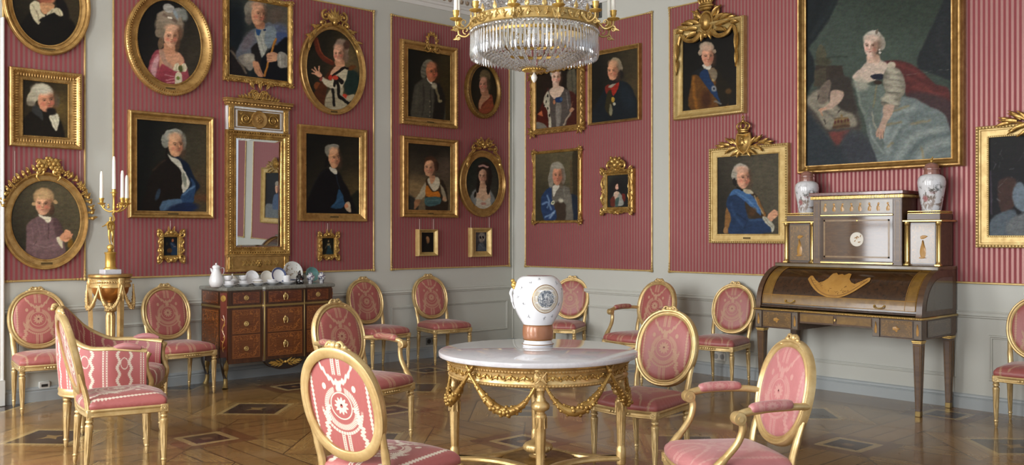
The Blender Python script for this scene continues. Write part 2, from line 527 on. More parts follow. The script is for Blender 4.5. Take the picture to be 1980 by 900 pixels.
# parquet floor: 1.52 m panels aligned with the walls, diamond centres, small squares on the crossings
def parquet():
    m = Mat('inlaid_parquet'); p = m.xyz(m.geo()); P_ = 1.52
    bx, by = (p[0]-3.51)/P_, (p[1]-6.83)/P_
    fx = ((bx+.5).fract()-.5)*P_; fy = ((by+.5).fract()-.5)*P_           # from the panel centre
    ax, ay = fx.abs(), fy.abs()
    d1 = ax+ay
    gx, gy = P_/2-ax, P_/2-ay                                            # distance to the panel edges
    gmin, gmax = gx.min(gy), gx.max(gy)
    def grain(u, v, tone_seed):
        return m.noise(m.vec(u*1.6, v*22, tone_seed), 2.6, 4, .6, .3)
    nx = grain(p[0], p[1], 0); ny = grain(p[1], p[0], 5)
    nd = grain(p[0]+p[1], p[0]-p[1], 9)
    A, B = rgb(99, 69, 33), rgb(138, 103, 56)
    def tone(n, a, b): return m.ramp(n, [(.25, a), (.75, b)])
    c_x = tone(nx, rgb(112, 81, 43), rgb(153, 119, 71)); c_y = tone(ny, rgb(121, 89, 48), rgb(162, 129, 78))
    c_d = tone(nd, rgb(131, 96, 50), rgb(168, 133, 80))
    c = m.mix(ax.gt(ay), c_x, c_y)                                        # corner fields
    c = m.mix(d1.below(.60, .004), c, m.mix((fx*fy).gt(0.0), c_d, tone(nd, rgb(116, 83, 43), rgb(151, 115, 68))))
    c = m.mix(d1.below(.40, .004), c, tone(nd, rgb(136, 103, 56), rgb(168, 135, 85)))
    c = m.mix(d1.below(.335, .004), c, rgb(170, 145, 96))
    c = m.mix(d1.below(.285, .004), c, rgb(62, 48, 40))
    star = (ax.min(ay)*2.6+ax.max(ay)).below(.095, .004)
    c = m.mix(star, c, rgb(144, 115, 68))
    # bands along the panel edges
    band = gmin.below(.155, .002)
    c = m.mix(band, c, m.mix(gx.gt(gy), tone(nx, rgb(114, 83, 45), rgb(147, 112, 66)), tone(ny, rgb(123, 87, 48), rgb(155, 119, 71))))
    sq = gmax
    c = m.mix(sq.below(.255, .003), c, tone(nx, rgb(95, 62, 37), rgb(125, 85, 51)))
    c = m.mix(sq.below(.165, .003), c, rgb(168, 142, 95))
    c = m.mix(sq.below(.118, .003), c, rgb(58, 36, 32))
    c = m.mix(sq.below(.035, .003), c, rgb(123, 92, 60))
    # joints
    j = xor_max((gmin-.155).abs().below(.0055, .003)*sq.gt(.255), (d1-.60).abs().below(.006, .004)*(1-band),
                ((ax-ay).abs().below(.006, .004))*d1.gt(.6)*(1-band), (sq-.255).abs().below(.003, .003),
                gmin.below(.004, .002)*sq.gt(.255),
                ((gmin-.30).abs().below(.005, .003))*d1.gt(.60), ((gmin-.45).abs().below(.004, .003))*d1.gt(.60), (d1-.40).abs().below(.003, .003)*(1-band))
    c = m.mix(j*.9, c, rgb(46, 30, 20))
    wear = m.noise(m.geo(), .9, 5, .6)
    worn = m.mix((wear.above(.62, .1))*.22, c, rgb(168, 145, 111))
    m.set(Base_Color=worn, Roughness=(wear*.2+.16), Specular_IOR_Level=.4, Coat_Weight=.4, Coat_Roughness=.06)
    m.bump(nx*.5+j*-.6, .06, .002)
    return m.m
M['parquet'] = parquet()

M['ormolu_pale'] = gilt('pale_ormolu', rgb(224, 196, 130), rgb(172, 138, 76), .32, .5, 10, .6, .08)
M['brass_dull'] = plain('dull_brass', rgb(150, 126, 76), .35, .6)
M['ivory'] = plain('ivory', rgb(214, 206, 190), .3)
M['marq_glossy'] = marquetry('polished_veneer', rgb(70, 42, 18), rgb(98, 64, 32), rgb(98, 64, 32), rgb(64, 42, 26), 3)
M['marq_glossy'].node_tree.nodes['Principled BSDF'].inputs['Coat Weight'].default_value = .9
M['marq_glossy'].node_tree.nodes['Principled BSDF'].inputs['Specular IOR Level'].default_value = 0
M['marq_glossy'].node_tree.nodes['Principled BSDF'].inputs['Coat Roughness'].default_value = .06
def canvas_mat():
    m = Mat('oil_on_canvas'); a = m.new('ShaderNodeVertexColor'); a.layer_name = 'paint'
    m.set(Base_Color=a.outputs[0], Roughness=.55, Specular_IOR_Level=.18)
    p = m.coord(); m.bump(m.noise(p, 160, 2), .08, .001)
    return m.m
M['canvas'] = canvas_mat()
# ------------------------------------------------------------------ the room
CEIL = 4.16
XW, Y0 = -1.4, -3.2                        # window wall (left of the camera), near end of the right wall
def box_obj(name, mat, lo, hi, parent=None, ch=0.0):
    b = MB(); b.box([(lo[i]+hi[i])/2 for i in range(3)], [hi[i]-lo[i] for i in range(3)], ch)
    return b.build(name, mat, parent)
structure(box_obj('floor', M['parquet'], (XW-.3, Y0, -.1), (WX+.2, WY+.2, 0)))
structure(box_obj('ceiling', M['ceiling'], (XW-.3, Y0, CEIL), (WX+.2, WY+.2, CEIL+.1)))
wl = structure(box_obj('wall_left', M['paint'], (XW-.3, WY, 0), (WX+.2, WY+.2, CEIL)))
wr = structure(box_obj('wall_right', M['paint'], (WX, Y0, 0), (WX+.2, WY, CEIL)))

# window wall with three tall openings
wins = [(6.85, 8.28), (3.7, 5.1), (.85, 2.25)]
WZ0, WZ1 = .55, 3.75
b = MB(); ys = [Y0] + [q for w in wins for q in w][::1]
edges = [Y0] + sorted(q for w in wins for q in w) + [WY]
for k in range(0, len(edges), 2):
    b.box((XW-.15, (edges[k]+edges[k+1])/2, CEIL/2), (.3, edges[k+1]-edges[k], CEIL))
for y0, y1 in wins:
    b.box((XW-.15, (y0+y1)/2, WZ0/2), (.3, y1-y0, WZ0)); b.box((XW-.15, (y0+y1)/2, (CEIL+WZ1)/2), (.3, y1-y0, CEIL-WZ1))
structure(b.build('wall_window_side', M['paint'], smooth=0))
for k, (y0, y1) in enumerate(sorted(wins)):
    b = MB()
    for y in (y0+.035, (y0+y1)/2, y1-.035): b.box((XW-.16, y, (WZ0+WZ1)/2), (.07, .07, WZ1-WZ0), .01)
    for z in (WZ0+.035, WZ0+1.0, WZ0+2.1, WZ1-.035): b.box((XW-.16, (y0+y1)/2, z), (.06, y1-y0, .06), .01)
    structure(b.build('window_%d' % (k+1), M['white_paint']))

# silk panels with gilt fillets, children of their wall
def silk_panel(wall, u0, u1, z0, z1, left):
    P = lambda u, d, z: (u, WY-d, z) if left else (WX-d, u, z)
    b = MB()
    rows = [[P(u0, PANEL, z0), P(u1, PANEL, z0)], [P(u0, PANEL, z1), P(u1, PANEL, z1)]]
    i = [b.vert(P(u, d, z)) for d in (0.0, PANEL) for u, z in ((u0, z0), (u1, z0), (u1, z1), (u0, z1))]
    b.face((i[4], i[5], i[6], i[7]))
    for k in range(4): b.face((i[k], i[(k+1) % 4], i[4+(k+1) % 4], i[4+k]))
    p = b.build('silk_panel', M['paper_left'] if left else M['paper_right'], wall, smooth=0)
    b = MB(); w = .008
    for a, c in (((u0, z0), (u1, z0)), ((u1, z0), (u1, z1)), ((u1, z1), (u0, z1)), ((u0, z1), (u0, z0))):
        b.tube([P(a[0], PANEL+.003, a[1]), P(c[0], PANEL+.003, c[1])], w, 6)
    for u, su in ((u0, 1), (u1, -1)):
        for z, sz in ((z0, 1), (z1, -1)):
            b.ball(P(u, PANEL+.006, z), .017, 7, 4)
            for q in range(1, 4):
                b.ball(P(u+su*q*.028, PANEL+.006, z), .015-.002*q, 6, 4)
                b.ball(P(u, PANEL+.006, z+sz*q*.028), .015-.002*q, 6, 4)
    b.build('gilt_fillet', M['gold_pale'], p)
for u0, u1 in ((2.068, 2.70), (2.938, 5.654), (5.883, 7.618)): silk_panel(wl, u0, u1, 1.004, 3.775, True)
for u0, u1 in ((6.202, 8.13), (1.60, 5.972), (-1.9, 1.31)): silk_panel(wr, u0, u1, 1.003, 3.714, False)

# dado: chair rail, raised panels, baseboard
def run(b, prof, u0, u1, left):
    """profile of (out, z) extruded along a wall"""
    P = lambda u, d, z: (u, WY-d, z) if left else (WX-d, u, z)
    rows = [[P(u0, d, z) for d, z in prof], [P(u1, d, z) for d, z in prof]]
    k = b.grid(rows)
rail = [(0, .782), (.012, .782), (.02, .774), (.016, .764), (.022, .754), (.022, .744), (.012, .738), (.012, .728), (0, .722)]
base = [(0, .118), (.012, .118), (.022, .11), (.026, .098), (.022, .088), (.03, .082), (.03, 0), (0, 0)]
for k, (left, u0, u1) in enumerate(((True, XW, WX), (False, Y0, WY))):
    b = MB(); run(b, rail, u0, u1, left); structure(b.build('trim_%d' % (k+1), M['paint'], smooth=30))
    b = MB(); run(b, base, u0, u1, left); structure(b.build('baseboard_'+('left' if left else 'right'), M['paint_base'], smooth=30))
def dado_panel(b, u0, u1, z0, z1, left):
    P = lambda u, d, z: (u, WY-d, z) if left else (WX-d, u, z)
    prof = [(0, 0), (.004, .013), (.013, .015), (.02, .008), (.026, .010), (.03, .002)]
    rows = []
    for cu, cz, su, sz in ((u0, z0, 1, 1), (u1, z0, -1, 1), (u1, z1, -1, -1), (u0, z1, 1, -1)):
        rows.append([P(cu+su*w, d, cz+sz*w) for w, d in prof])
    b.grid(rows, closed_v=True)
for k, (left, spans) in enumerate(((True, ((2.15, 2.66), (2.97, 5.62), (5.885, 7.60))), (False, ((6.22, 8.10), (3.10, 5.95), (1.62, 2.856))))):
    for u0, u1 in spans:
        b = MB(); dado_panel(b, u0, u1, .238, .598, left)
        b.build('raised_panel', M['paint'], wl if left else wr, smooth=30)
# corner fillet, cornice with a row of darts
b = MB(); b.tube([(WX-.012, WY-.012, .12), (WX-.012, WY-.012, 3.95)], .014, 6)
structure(b.build('trim_3', M['paint']))
cor = [(0, 3.945), (.02, 3.945), (.024, 3.985), (.05, 3.99), (.055, 4.01), (.075, 4.02), (.085, 4.085), (.12, 4.095), (.13, 4.13), (.2, 4.135), (.21, CEIL), (0, CEIL)]
for k, (left, u0, u1) in enumerate(((True, XW, WX), (False, Y0, WY))):
    b = MB(); run(b, cor, u0, u1, left)
    t = structure(b.build('trim_%d' % (4+k), M['ceiling'], smooth=30))
    P = lambda u, d, z: (u, WY-d, z) if left else (WX-d, u, z)
    b = MB(); u = (5.2 if left else 5.5)
    while u < (WX if left else WY)-.12:
        pts = [P(u+.028*cos(a), .083-.002, 4.078+.045*sin(a)) for a in [PI+PI*q/8 for q in range(9)]]
        b.tube(pts, .006, 5); b.ball(P(u, .084, 4.062), .014, 6, 4, (1, 1, 1.5)); u += .085
    b.build('dart_moulding', M['cornice_dark'], t)
# door casing at the far left
b = MB(); b.box((1.985, WY-.03, 1.57), (.15, .06, 3.14), .008); b.box((2.055, WY-.035, 1.57), (.02, .07, 3.14), .006)
b.box((1.985, WY-.04, .105), (.17, .08, .21), .006)
structure(b.build('trim_6', M['white_paint']))
# ventilation grille high on the right wall
y0, z0 = on_right(1163, 33); y1, z1 = on_right(1140, 13)
v = thing('wall_vent', 'small dark louvred air vent high on the wall behind the chandelier candles', 'vent', (WX, (y0+y1)/2, (z0+z1)/2))
hw, hh = (y1-y0)/2, (z1-z0)/2
b = MB()
for sy in (-1, 1): b.box((-.008, sy*hw, 0), (.016, .016, 2*hh+.016), .002)
for sz in (-1, 1): b.box((-.008, 0, sz*hh), (.016, 2*hw, .016), .002)
b.build('frame', M['vent'], v)
b = MB(); b.box((-.002, 0, 0), (.004, 2*hw, 2*hh)); b.build('backing', M['black'], v)
b = MB()
for q in range(6):
    b.T = trans(-.009, 0, -hh+.018+q*(2*hh-.03)/5) @ Matrix.Rotation(rad(35), 4, 'Y'); b.box((0, 0, 0), (.016, 2*hw-.012, .003))
b.build('slats', M['vent'], v)

# power sockets
def socket(px, py, left, label, n=2, dark=False, horiz=True):
    u, z = (on_left if left else on_right)(px, py, .006)
    t = thing('power_socket', label, 'socket', (u, WY, z) if left else (WX, u, z), 0 if left else -PI/2)
    b = MB(); b.box((0, -.006, 0), (.075*n, .012, .08), .003); b.build('plate', M['plastic'] if not dark else M['plastic_grey'], t)
    for q in range(n):
        b = MB(); x = (q-(n-1)/2)*.073
        b.T = trans(x, -.0125, 0) @ Matrix.Rotation(PI/2, 4, 'X')
        b.lathe([(.026, 0), (.026, .002), (.021, .003), (.019, -.003), (0.001, -.003)], n=20)
        b.T = trans(0, 0, 0)
        b.build('outlet', M['plastic_dark'] if dark or n == 1 else M['plastic_mid'], t)
M['plastic_grey'] = plain('socket_plastic_grey', rgb(120, 120, 116), .4)
M['plastic_mid'] = plain('socket_inset', rgb(170, 172, 172), .4)
socket(834, 660, True, 'grey double wall socket behind the legs of the chair nearest the corner', 2, True)
socket(1391, 690, False, 'white double wall socket low on the right wall behind a chair beside the desk', 2)
socket(1204, 667, False, 'white wall socket low on the right wall half hidden behind the round table', 2, True)
u, z = on_left(85, 745, .006)
t = thing('floor_level_outlet', 'small white cable outlet with a dark slot above the baseboard at far left', 'socket', (u, WY, z))
b = MB(); b.box((0, -.012, 0), (.085, .024, .06), .004); b.build('housing', M['plastic'], t)
b = MB(); b.box((0, -.025, -.002), (.05, .004, .022), .001); b.build('slot', M['plastic_dark'], t)
# ------------------------------------------------------------------ pictures
class Paint:
    """paints a vertex colour layer; positions are given in a local drawing grid (ox, oy, scale)"""
    def __init__(s, X_, Y_):
        s.X, s.Y = X_, Y_; s.c = np.zeros((len(X_), 3)); s.rng = np.random.RandomState(7)
    def base(s, col, col2=None, a=None, b=None):
        c = np.array(col, float)[None]
        if col2 is None: s.c[:] = c
        else:
            a, b = np.array(a, float), np.array(b, float); d = b-a
            t = np.clip(((s.X-a[0])*d[0]+(s.Y-a[1])*d[1])/(d@d), 0, 1)[:, None]
            s.c[:] = c*(1-t) + np.array(col2, float)[None]*t
    def put(s, m, col, al=1.0):
        m = (np.clip(m, 0, 1)*al)[:, None]; s.c = s.c*(1-m) + np.array(col, float)[None]*m
    def e(s, x, y, rx, ry, col, rot=0, soft=.2, al=1.0):
        c, n = cos(rad(rot)), sin(rad(rot))
        u = ((s.X-x)*c+(s.Y-y)*n)/rx; v = (-(s.X-x)*n+(s.Y-y)*c)/ry
        r = np.sqrt(u*u+v*v); s.put((1+soft*.5-r)/soft, col, al)
    def g(s, pts, col, soft=8, al=1.0, sm=True):
        if sm and len(pts) > 3: pts = [(q.x, q.y) for q in smooth_path([(a, b, 0) for a, b in pts], 5, True)]
        ins = np.zeros(len(s.X), bool); d2 = np.full(len(s.X), 1e12)
        n = len(pts)
        for i in range(n):
            x0, y0 = pts[i]; x1, y1 = pts[(i+1) % n]
            dx, dy = x1-x0, y1-y0; L = dx*dx+dy*dy+1e-9
            t = np.clip(((s.X-x0)*dx+(s.Y-y0)*dy)/L, 0, 1)
            d2 = np.minimum(d2, (s.X-x0-t*dx)**2+(s.Y-y0-t*dy)**2)
            cr = ((y0 > s.Y) != (y1 > s.Y))
            with np.errstate(divide='ignore', invalid='ignore'):
                xi = x0 + (s.Y-y0)*dx/(dy if abs(dy) > 1e-9 else 1e-9)
            ins ^= cr & (s.X < xi)
        d = np.sqrt(d2)*np.where(ins, 1, -1)
        s.put(d/soft+.5, col, al)
    def l(s, pts, w, col, soft=4, al=1.0, sm=True):
        if sm and len(pts) > 2: pts = [(q.x, q.y) for q in smooth_path([(a, b, 0) for a, b in pts], 5)]
        d2 = np.full(len(s.X), 1e12); n = len(pts)
        for i in range(n-1):
            x0, y0 = pts[i]; x1, y1 = pts[i+1]
            dx, dy = x1-x0, y1-y0; L = dx*dx+dy*dy+1e-9
            t = np.clip(((s.X-x0)*dx+(s.Y-y0)*dy)/L, 0, 1)
            d2 = np.minimum(d2, (s.X-x0-t*dx)**2+(s.Y-y0-t*dy)**2)
        s.put((w/2-np.sqrt(d2))/soft+.5, col, al)
    def face(s, x, y, w, h, skin=(214, 168, 138), turn=.2, lit=-1, rot=0, brow=(90, 66, 50), dark=(108, 74, 56), blush=.5):
        """w, h: half width and half height of the face; turn: feature shift; lit: -1 light from the left"""
        k = w
        s.e(x, y, w, h, skin, rot, .14)
        s.e(x, y+h*.45, w*.72, h*.6, skin, rot, .2)
        s.e(x-lit*w*.75, y+h*.1, w*.6, h*1.0, dark, rot, .9, .55)
        s.e(x+lit*w*.25+turn*w*.3, y-h*.5, w*.5, h*.34, [min(255, c*1.1) for c in skin], rot, 1.0, .6)
        ca, sa = cos(rad(rot)), sin(rad(rot))
        P = lambda a, b: (x+(a*ca-b*sa), y+(a*sa+b*ca))
        t = turn*w
        for sg in (-1, 1):
            ex, ey = P(t+sg*w*.42, -h*.05)
            s.e(ex, ey-h*.03, w*.25, h*.12, dark, rot, .9, .45)
            s.e(ex, ey, w*.14, h*.045, (215, 198, 180), rot, .8, .5)
            s.e(ex, ey, w*.085, h*.05, (40, 28, 22), rot, .8, .9); s.l([P(t+sg*w*.42-w*.17, -h*.08), P(t+sg*w*.42, -h*.115), P(t+sg*w*.42+w*.17, -h*.08)], h*.03, (60, 40, 30), h*.05, .7)
            bx = P(t+sg*w*.42-w*.22, -h*.19); cx = P(t+sg*w*.42, -h*.25); dx = P(t+sg*w*.42+w*.22, -h*.2)
            s.l([bx, cx, dx], h*.055, brow, h*.06, .75)
            cx, cy = P(t*.6+sg*w*.5, h*.28)
            s.e(cx, cy, w*.28, h*.18, (206, 110, 92), rot, 1.3, blush*.5)
        s.l([P(t*1.2+w*.05, -h*.1), P(t*1.45, h*.22)], w*.16, [min(255, c*1.12) for c in skin], w*.12, .7)
        s.l([P(t*1.15-lit*w*.12, -h*.08), P(t*1.3-lit*w*.16, h*.2)], w*.1, dark, w*.14, .5)
        s.e(*P(t*1.3, h*.29), w*.2, h*.05, dark, rot, .8, .6)
        s.e(*P(t*1.1, h*.50), w*.21, h*.045, (160, 76, 68), rot, .6, .85)
        s.e(*P(t*1.1, h*.63), w*.15, h*.04, dark, rot, 1.0, .3)
    def finish(s):
        s.c += s.rng.normal(0, 2.2, s.c.shape)
        c = (np.clip(s.c, 0, 255)/255.0)**1.1
        return np.where(c <= .04045, c/12.92, ((c+.055)/1.055)**2.4)

def _vnoise(x, y, seed):
    g = np.random.RandomState(seed).uniform(-1, 1, (64, 64))
    i, j = np.floor(x).astype(int), np.floor(y).astype(int); f, h = x-i, y-j; f = f*f*(3-2*f); h = h*h*(3-2*h)
    q = lambda a, b: g[(i+a) % 64, (j+b) % 64]
    return (q(0, 0)*(1-f)+q(1, 0)*f)*(1-h)+(q(0, 1)*(1-f)+q(1, 1)*f)*h
def canvas_grid(root, left, x0, x1, z0, z1, y, step, paint, oval, ref):
    """grid of coloured vertices; ref = (origin of the root in wall coordinates)"""
    nx, nz = max(8, int((x1-x0)/step)), max(8, int((z1-z0)/step))
    xs = np.linspace(x0, x1, nx+1); zs = np.linspace(z0, z1, nz+1)
    Xl, Zl = np.meshgrid(xs, zs); Xl = Xl.ravel(); Zl = Zl.ravel()
    # where the canvas points lie on the photograph of the wall (for the painter's measurements)
    if left: wx, wy = ref[0]+Xl, np.full(len(Xl), WY+y)
    else: wx, wy = np.full(len(Xl), WX+y), ref[0]-Xl
    wz = ref[1]+Zl
    t = wx*FW[0]+wy*FW[1]; q = wx*RT[0]+wy*RT[1]
    P_ = Paint(CX+F*q/t, HY-F*(wz-EYE)/t)
    (ox, oy, sc), fn = paint
    nz_ = _vnoise
    P_.X = (P_.X-ox)*sc; P_.Y = (P_.Y-oy)*sc
    A_, B_ = P_.X.copy(), P_.Y.copy(); u = sc/6.0
    P_.X += u*(5*nz_(A_/(52*u), B_/(52*u), 1)+3*nz_(A_/(17*u), B_/(17*u), 2)); P_.Y += u*(5*nz_(A_/(52*u), B_/(52*u), 3)+3*nz_(A_/(17*u), B_/(17*u), 4))
    fn(P_)
    P_.c *= (1+.08*nz_(A_/(44*u), B_/(20*u), 5)+.07*nz_(A_/(13*u), B_/(9*u), 6))[:, None]
    col = P_.finish()
    idx = np.arange((nx+1)*(nz+1)).reshape(nz+1, nx+1)
    Q = np.stack([idx[:-1, :-1], idx[:-1, 1:], idx[1:, 1:], idx[1:, :-1]], -1).reshape(-1, 4)
    if oval:
        cx, cz, rx, rz = (x0+x1)/2, (z0+z1)/2, (x1-x0)/2, (z1-z0)/2
        ins = ((Xl-cx)/rx)**2+((Zl-cz)/rz)**2 <= 1.0
        Q = Q[ins[Q].all(1)]
        used = np.unique(Q); mp = np.full(len(Xl), -1); mp[used] = np.arange(len(used))
        Q = mp[Q]; Xl, Zl, col = Xl[used], Zl[used], col[used]
    me = bpy.data.meshes.new('canvas')
    n = len(Xl); me.vertices.add(n)
    me.vertices.foreach_set('co', np.stack([Xl, np.full(n, y), Zl], -1).astype(np.float32).ravel())
    me.loops.add(Q.size); me.loops.foreach_set('vertex_index', Q.astype(np.int32).ravel())
    me.polygons.add(len(Q)); me.polygons.foreach_set('loop_start', np.arange(0, Q.size, 4, dtype=np.int32))
    me.update(calc_edges=True); me.validate()
    a = me.color_attributes.new('paint', 'FLOAT_COLOR', 'POINT')
    a.data.foreach_set('color', np.concatenate([col, np.ones((n, 1))], 1).astype(np.float32).ravel())
    me.materials.append(M['canvas'])
    o = bpy.data.objects.new('canvas', me); COL.objects.link(o); o.parent = root
    return o

PROFILE = {
 'plain': [(0, .016), (.03, .026), (.14, .027), (.17, .020), (.24, .022), (.5, .034), (.54, .030), (.60, .044), (.72, .054), (.86, .055), (.95, .047), (.97, .036), (1, .034), (1, 0)],
 'flat':  [(0, .016), (.03, .024), (.12, .026), (.16, .022), (.6, .024), (.64, .032), (.74, .034), (.8, .046), (.92, .048), (1, .04), (1, 0)],
 'cove':  [(0, .016), (.04, .024), (.14, .024), (.17, .018), (.3, .022), (.52, .034), (.66, .044), (.7, .052), (.8, .058), (.92, .056), (1, .046), (1, 0)],
 'rever': [(0, .018), (.08, .024), (.2, .025), (.24, .03), (.6, .044), (.66, .050), (.84, .054), (.95, .05), (1, .04), (1, 0)],
 'thin':  [(0, .016), (.2, .028), (.4, .026), (.5, .032), (.8, .036), (1, .03), (1, 0)],
 'carved': [(0, .016), (.06, .026), (.16, .024), (.3, .03), (.5, .046), (.7, .05), (.85, .04), (.95, .042), (1, .03), (1, 0)],
}
class Pic:
    def __init__(s, left, outer, inner, oval=False, style='plain', mat='gold', label='', paint=None, step=None,
                 name='framed_portrait', cat='painting', group='gilt framed portraits on the silk walls', beads=(), depth=1.0):
        s.left = left; on = on_left if left else on_right; s.oval = oval
        def rect(q, off):
            p = [on(*k, off) for k in q]
            if left: x0, x1 = (p[0][0]+p[3][0])/2, (p[1][0]+p[2][0])/2
            else: x0, x1 = -(p[0][0]+p[3][0])/2, -(p[1][0]+p[2][0])/2
            return x0, x1, (p[2][1]+p[3][1])/2, (p[0][1]+p[1][1])/2
        def orect(q, off):       # ovals: left, right, top, bottom points
            p = [on(*k, off) for k in q]; sg = 1 if left else -1
            return sg*p[0][0], sg*p[1][0], p[3][1], p[2][1]
        rc = orect if oval else rect
        o = rc(outer, PANEL+.036*depth); i = rc(inner, PANEL+.018)
        cx, cz = (i[0]+i[1])/2, (i[2]+i[3])/2
        s.u0 = cx if left else -cx; s.z0 = cz
        s.o = (o[0]-cx, o[1]-cx, o[2]-cz, o[3]-cz); s.i = (i[0]-cx, i[1]-cx, i[2]-cz, i[3]-cz)
        base = PANEL-.0005
        s.root = thing(name, label, cat, (s.u0, WY-base, cz) if left else (WX-base, s.u0, cz), 0 if left else -PI/2, group)
        s.base = base
        prof = [(a, d*depth if d > 0 else 0) for a, d in PROFILE[style]]; s.prof = prof
        b = MB(); s.fm = b
        if oval:
            N = 88; rows = []
            for k in range(N):
                a = 2*PI*k/N; c_, n_ = cos(a), sin(a); row = []
                for q, d in prof:
                    row.append(s.opt(q, c_, n_, -d))
                rows.append(row)
            b.grid(rows, closed_v=True)
        else:
            rows = []
            for kx, kz in ((0, 2), (1, 2), (1, 3), (0, 3)):
                rows.append([(s.i[kx]+(s.o[kx]-s.i[kx])*q, -d, s.i[kz]+(s.o[kz]-s.i[kz])*q) for q, d in prof])
            b.grid(rows, closed_v=True)
        for q, y, step_, r in beads: s.beads(q, y*depth, step_, r)
        s.mat = mat
        if paint:
            e = .004
            canvas_grid(s.root, left, s.i[0]-e, s.i[1]+e, s.i[2]-e, s.i[3]+e, -.012, step or .0058, paint, oval, (s.u0, s.z0))
    def opt(s, q, c_, n_, y):
        icx, icz = (s.i[0]+s.i[1])/2, (s.i[2]+s.i[3])/2; ocx, ocz = (s.o[0]+s.o[1])/2, (s.o[2]+s.o[3])/2
        rx = ((s.i[1]-s.i[0])*(1-q)+(s.o[1]-s.o[0])*q)/2; rz = ((s.i[3]-s.i[2])*(1-q)+(s.o[3]-s.o[2])*q)/2
        return (icx*(1-q)+ocx*q+rx*c_, y, icz*(1-q)+ocz*q+rz*n_)
    def beads(s, q, y, step, r, long=None):
        b = s.fm
        if s.oval:
            p = s.opt(q, 1, 0, 0); per = 2*PI*math.hypot(p[0], s.opt(q, 0, 1, 0)[2])/1.414; n = int(per/step)
            for k in range(n):
                a = 2*PI*k/n; b.gem(s.opt(q, cos(a), sin(a), -y), r)
        else:
            c = [(s.i[kx]+(s.o[kx]-s.i[kx])*q, s.i[kz]+(s.o[kz]-s.i[kz])*q) for kx, kz in ((0, 2), (1, 2), (1, 3), (0, 3))]
            for k in range(4): beads_line(b, c[k], c[(k+1) % 4], -y, step, r)
    def gadroon(s, q0, q1, y, step):
        """short lobes across the moulding"""
        for side in range(4):
            kx, kz = ((0, 2), (1, 2), (1, 3), (0, 3))[side]; lx, lz = ((1, 2), (1, 3), (0, 3), (0, 2))[side]
            qm = (q0+q1)/2
            A = (s.i[kx]+(s.o[kx]-s.i[kx])*qm, s.i[kz]+(s.o[kz]-s.i[kz])*qm); B = (s.i[lx]+(s.o[lx]-s.i[lx])*qm, s.i[lz]+(s.o[lz]-s.i[lz])*qm)
            L = math.hypot(B[0]-A[0], B[1]-A[1]); n = int(L/step)
            wid = abs(s.o[1]-s.i[1])*(q1-q0)*.5
            for k in range(n):
                t = (k+.5)/n; hz = side in (0, 2)
                s.fm.ball((A[0]+(B[0]-A[0])*t, -y, A[1]+(B[1]-A[1])*t), 1, 7, 4,
                          (step*.42, .008, wid) if hz else (wid, .008, step*.42))
    def loc(s, px, py, off=.05):
        u, z = (on_left if s.left else on_right)(px, py, s.base+off)
        return (u-s.u0 if s.left else s.u0-u), z-s.z0
    def px(s):  # metres per photo pixel at this picture
        a = s.loc(CX, HY); d = ray(CX, HY)
        p = on_left(1000, HY)
        t = ((s.u0*FW[0]+WY*FW[1]) if s.left else (WX*FW[0]+s.u0*FW[1]))
        return t/F
    def plate(s, w=.10, q=.38):
        z = s.i[2]+(s.o[2]-s.i[2])*q; y = -np.interp(q, [a for a, _ in s.prof[:-1]], [d for _, d in s.prof[:-1]])
        b = MB(); b.box(((s.i[0]+s.i[1])/2, y-.001, z), (w, .006, .017), .001)
        b.build('nameplate', M['plaque'], s.root)
    def cords(s, pxs, py0, py1):
        for p in pxs:
            x0, z0 = s.loc(p, py0, .01); x1, z1 = s.loc(p, py1, .01)
            b = MB(); b.tube([(x0, -.006, z0), (x0, -.006, z1)], .0028, 5); b.build('hanging_cord', M['cord'], s.root)
    def done(s):
        s.fm.build('frame', M[s.mat], s.root, smooth=34)
        return s
    def carve(s, fn, name='carved_crest', mat='gold_orn'):
        b = MB(); fn(b); b.build(name, M[mat], s.root, smooth=50)

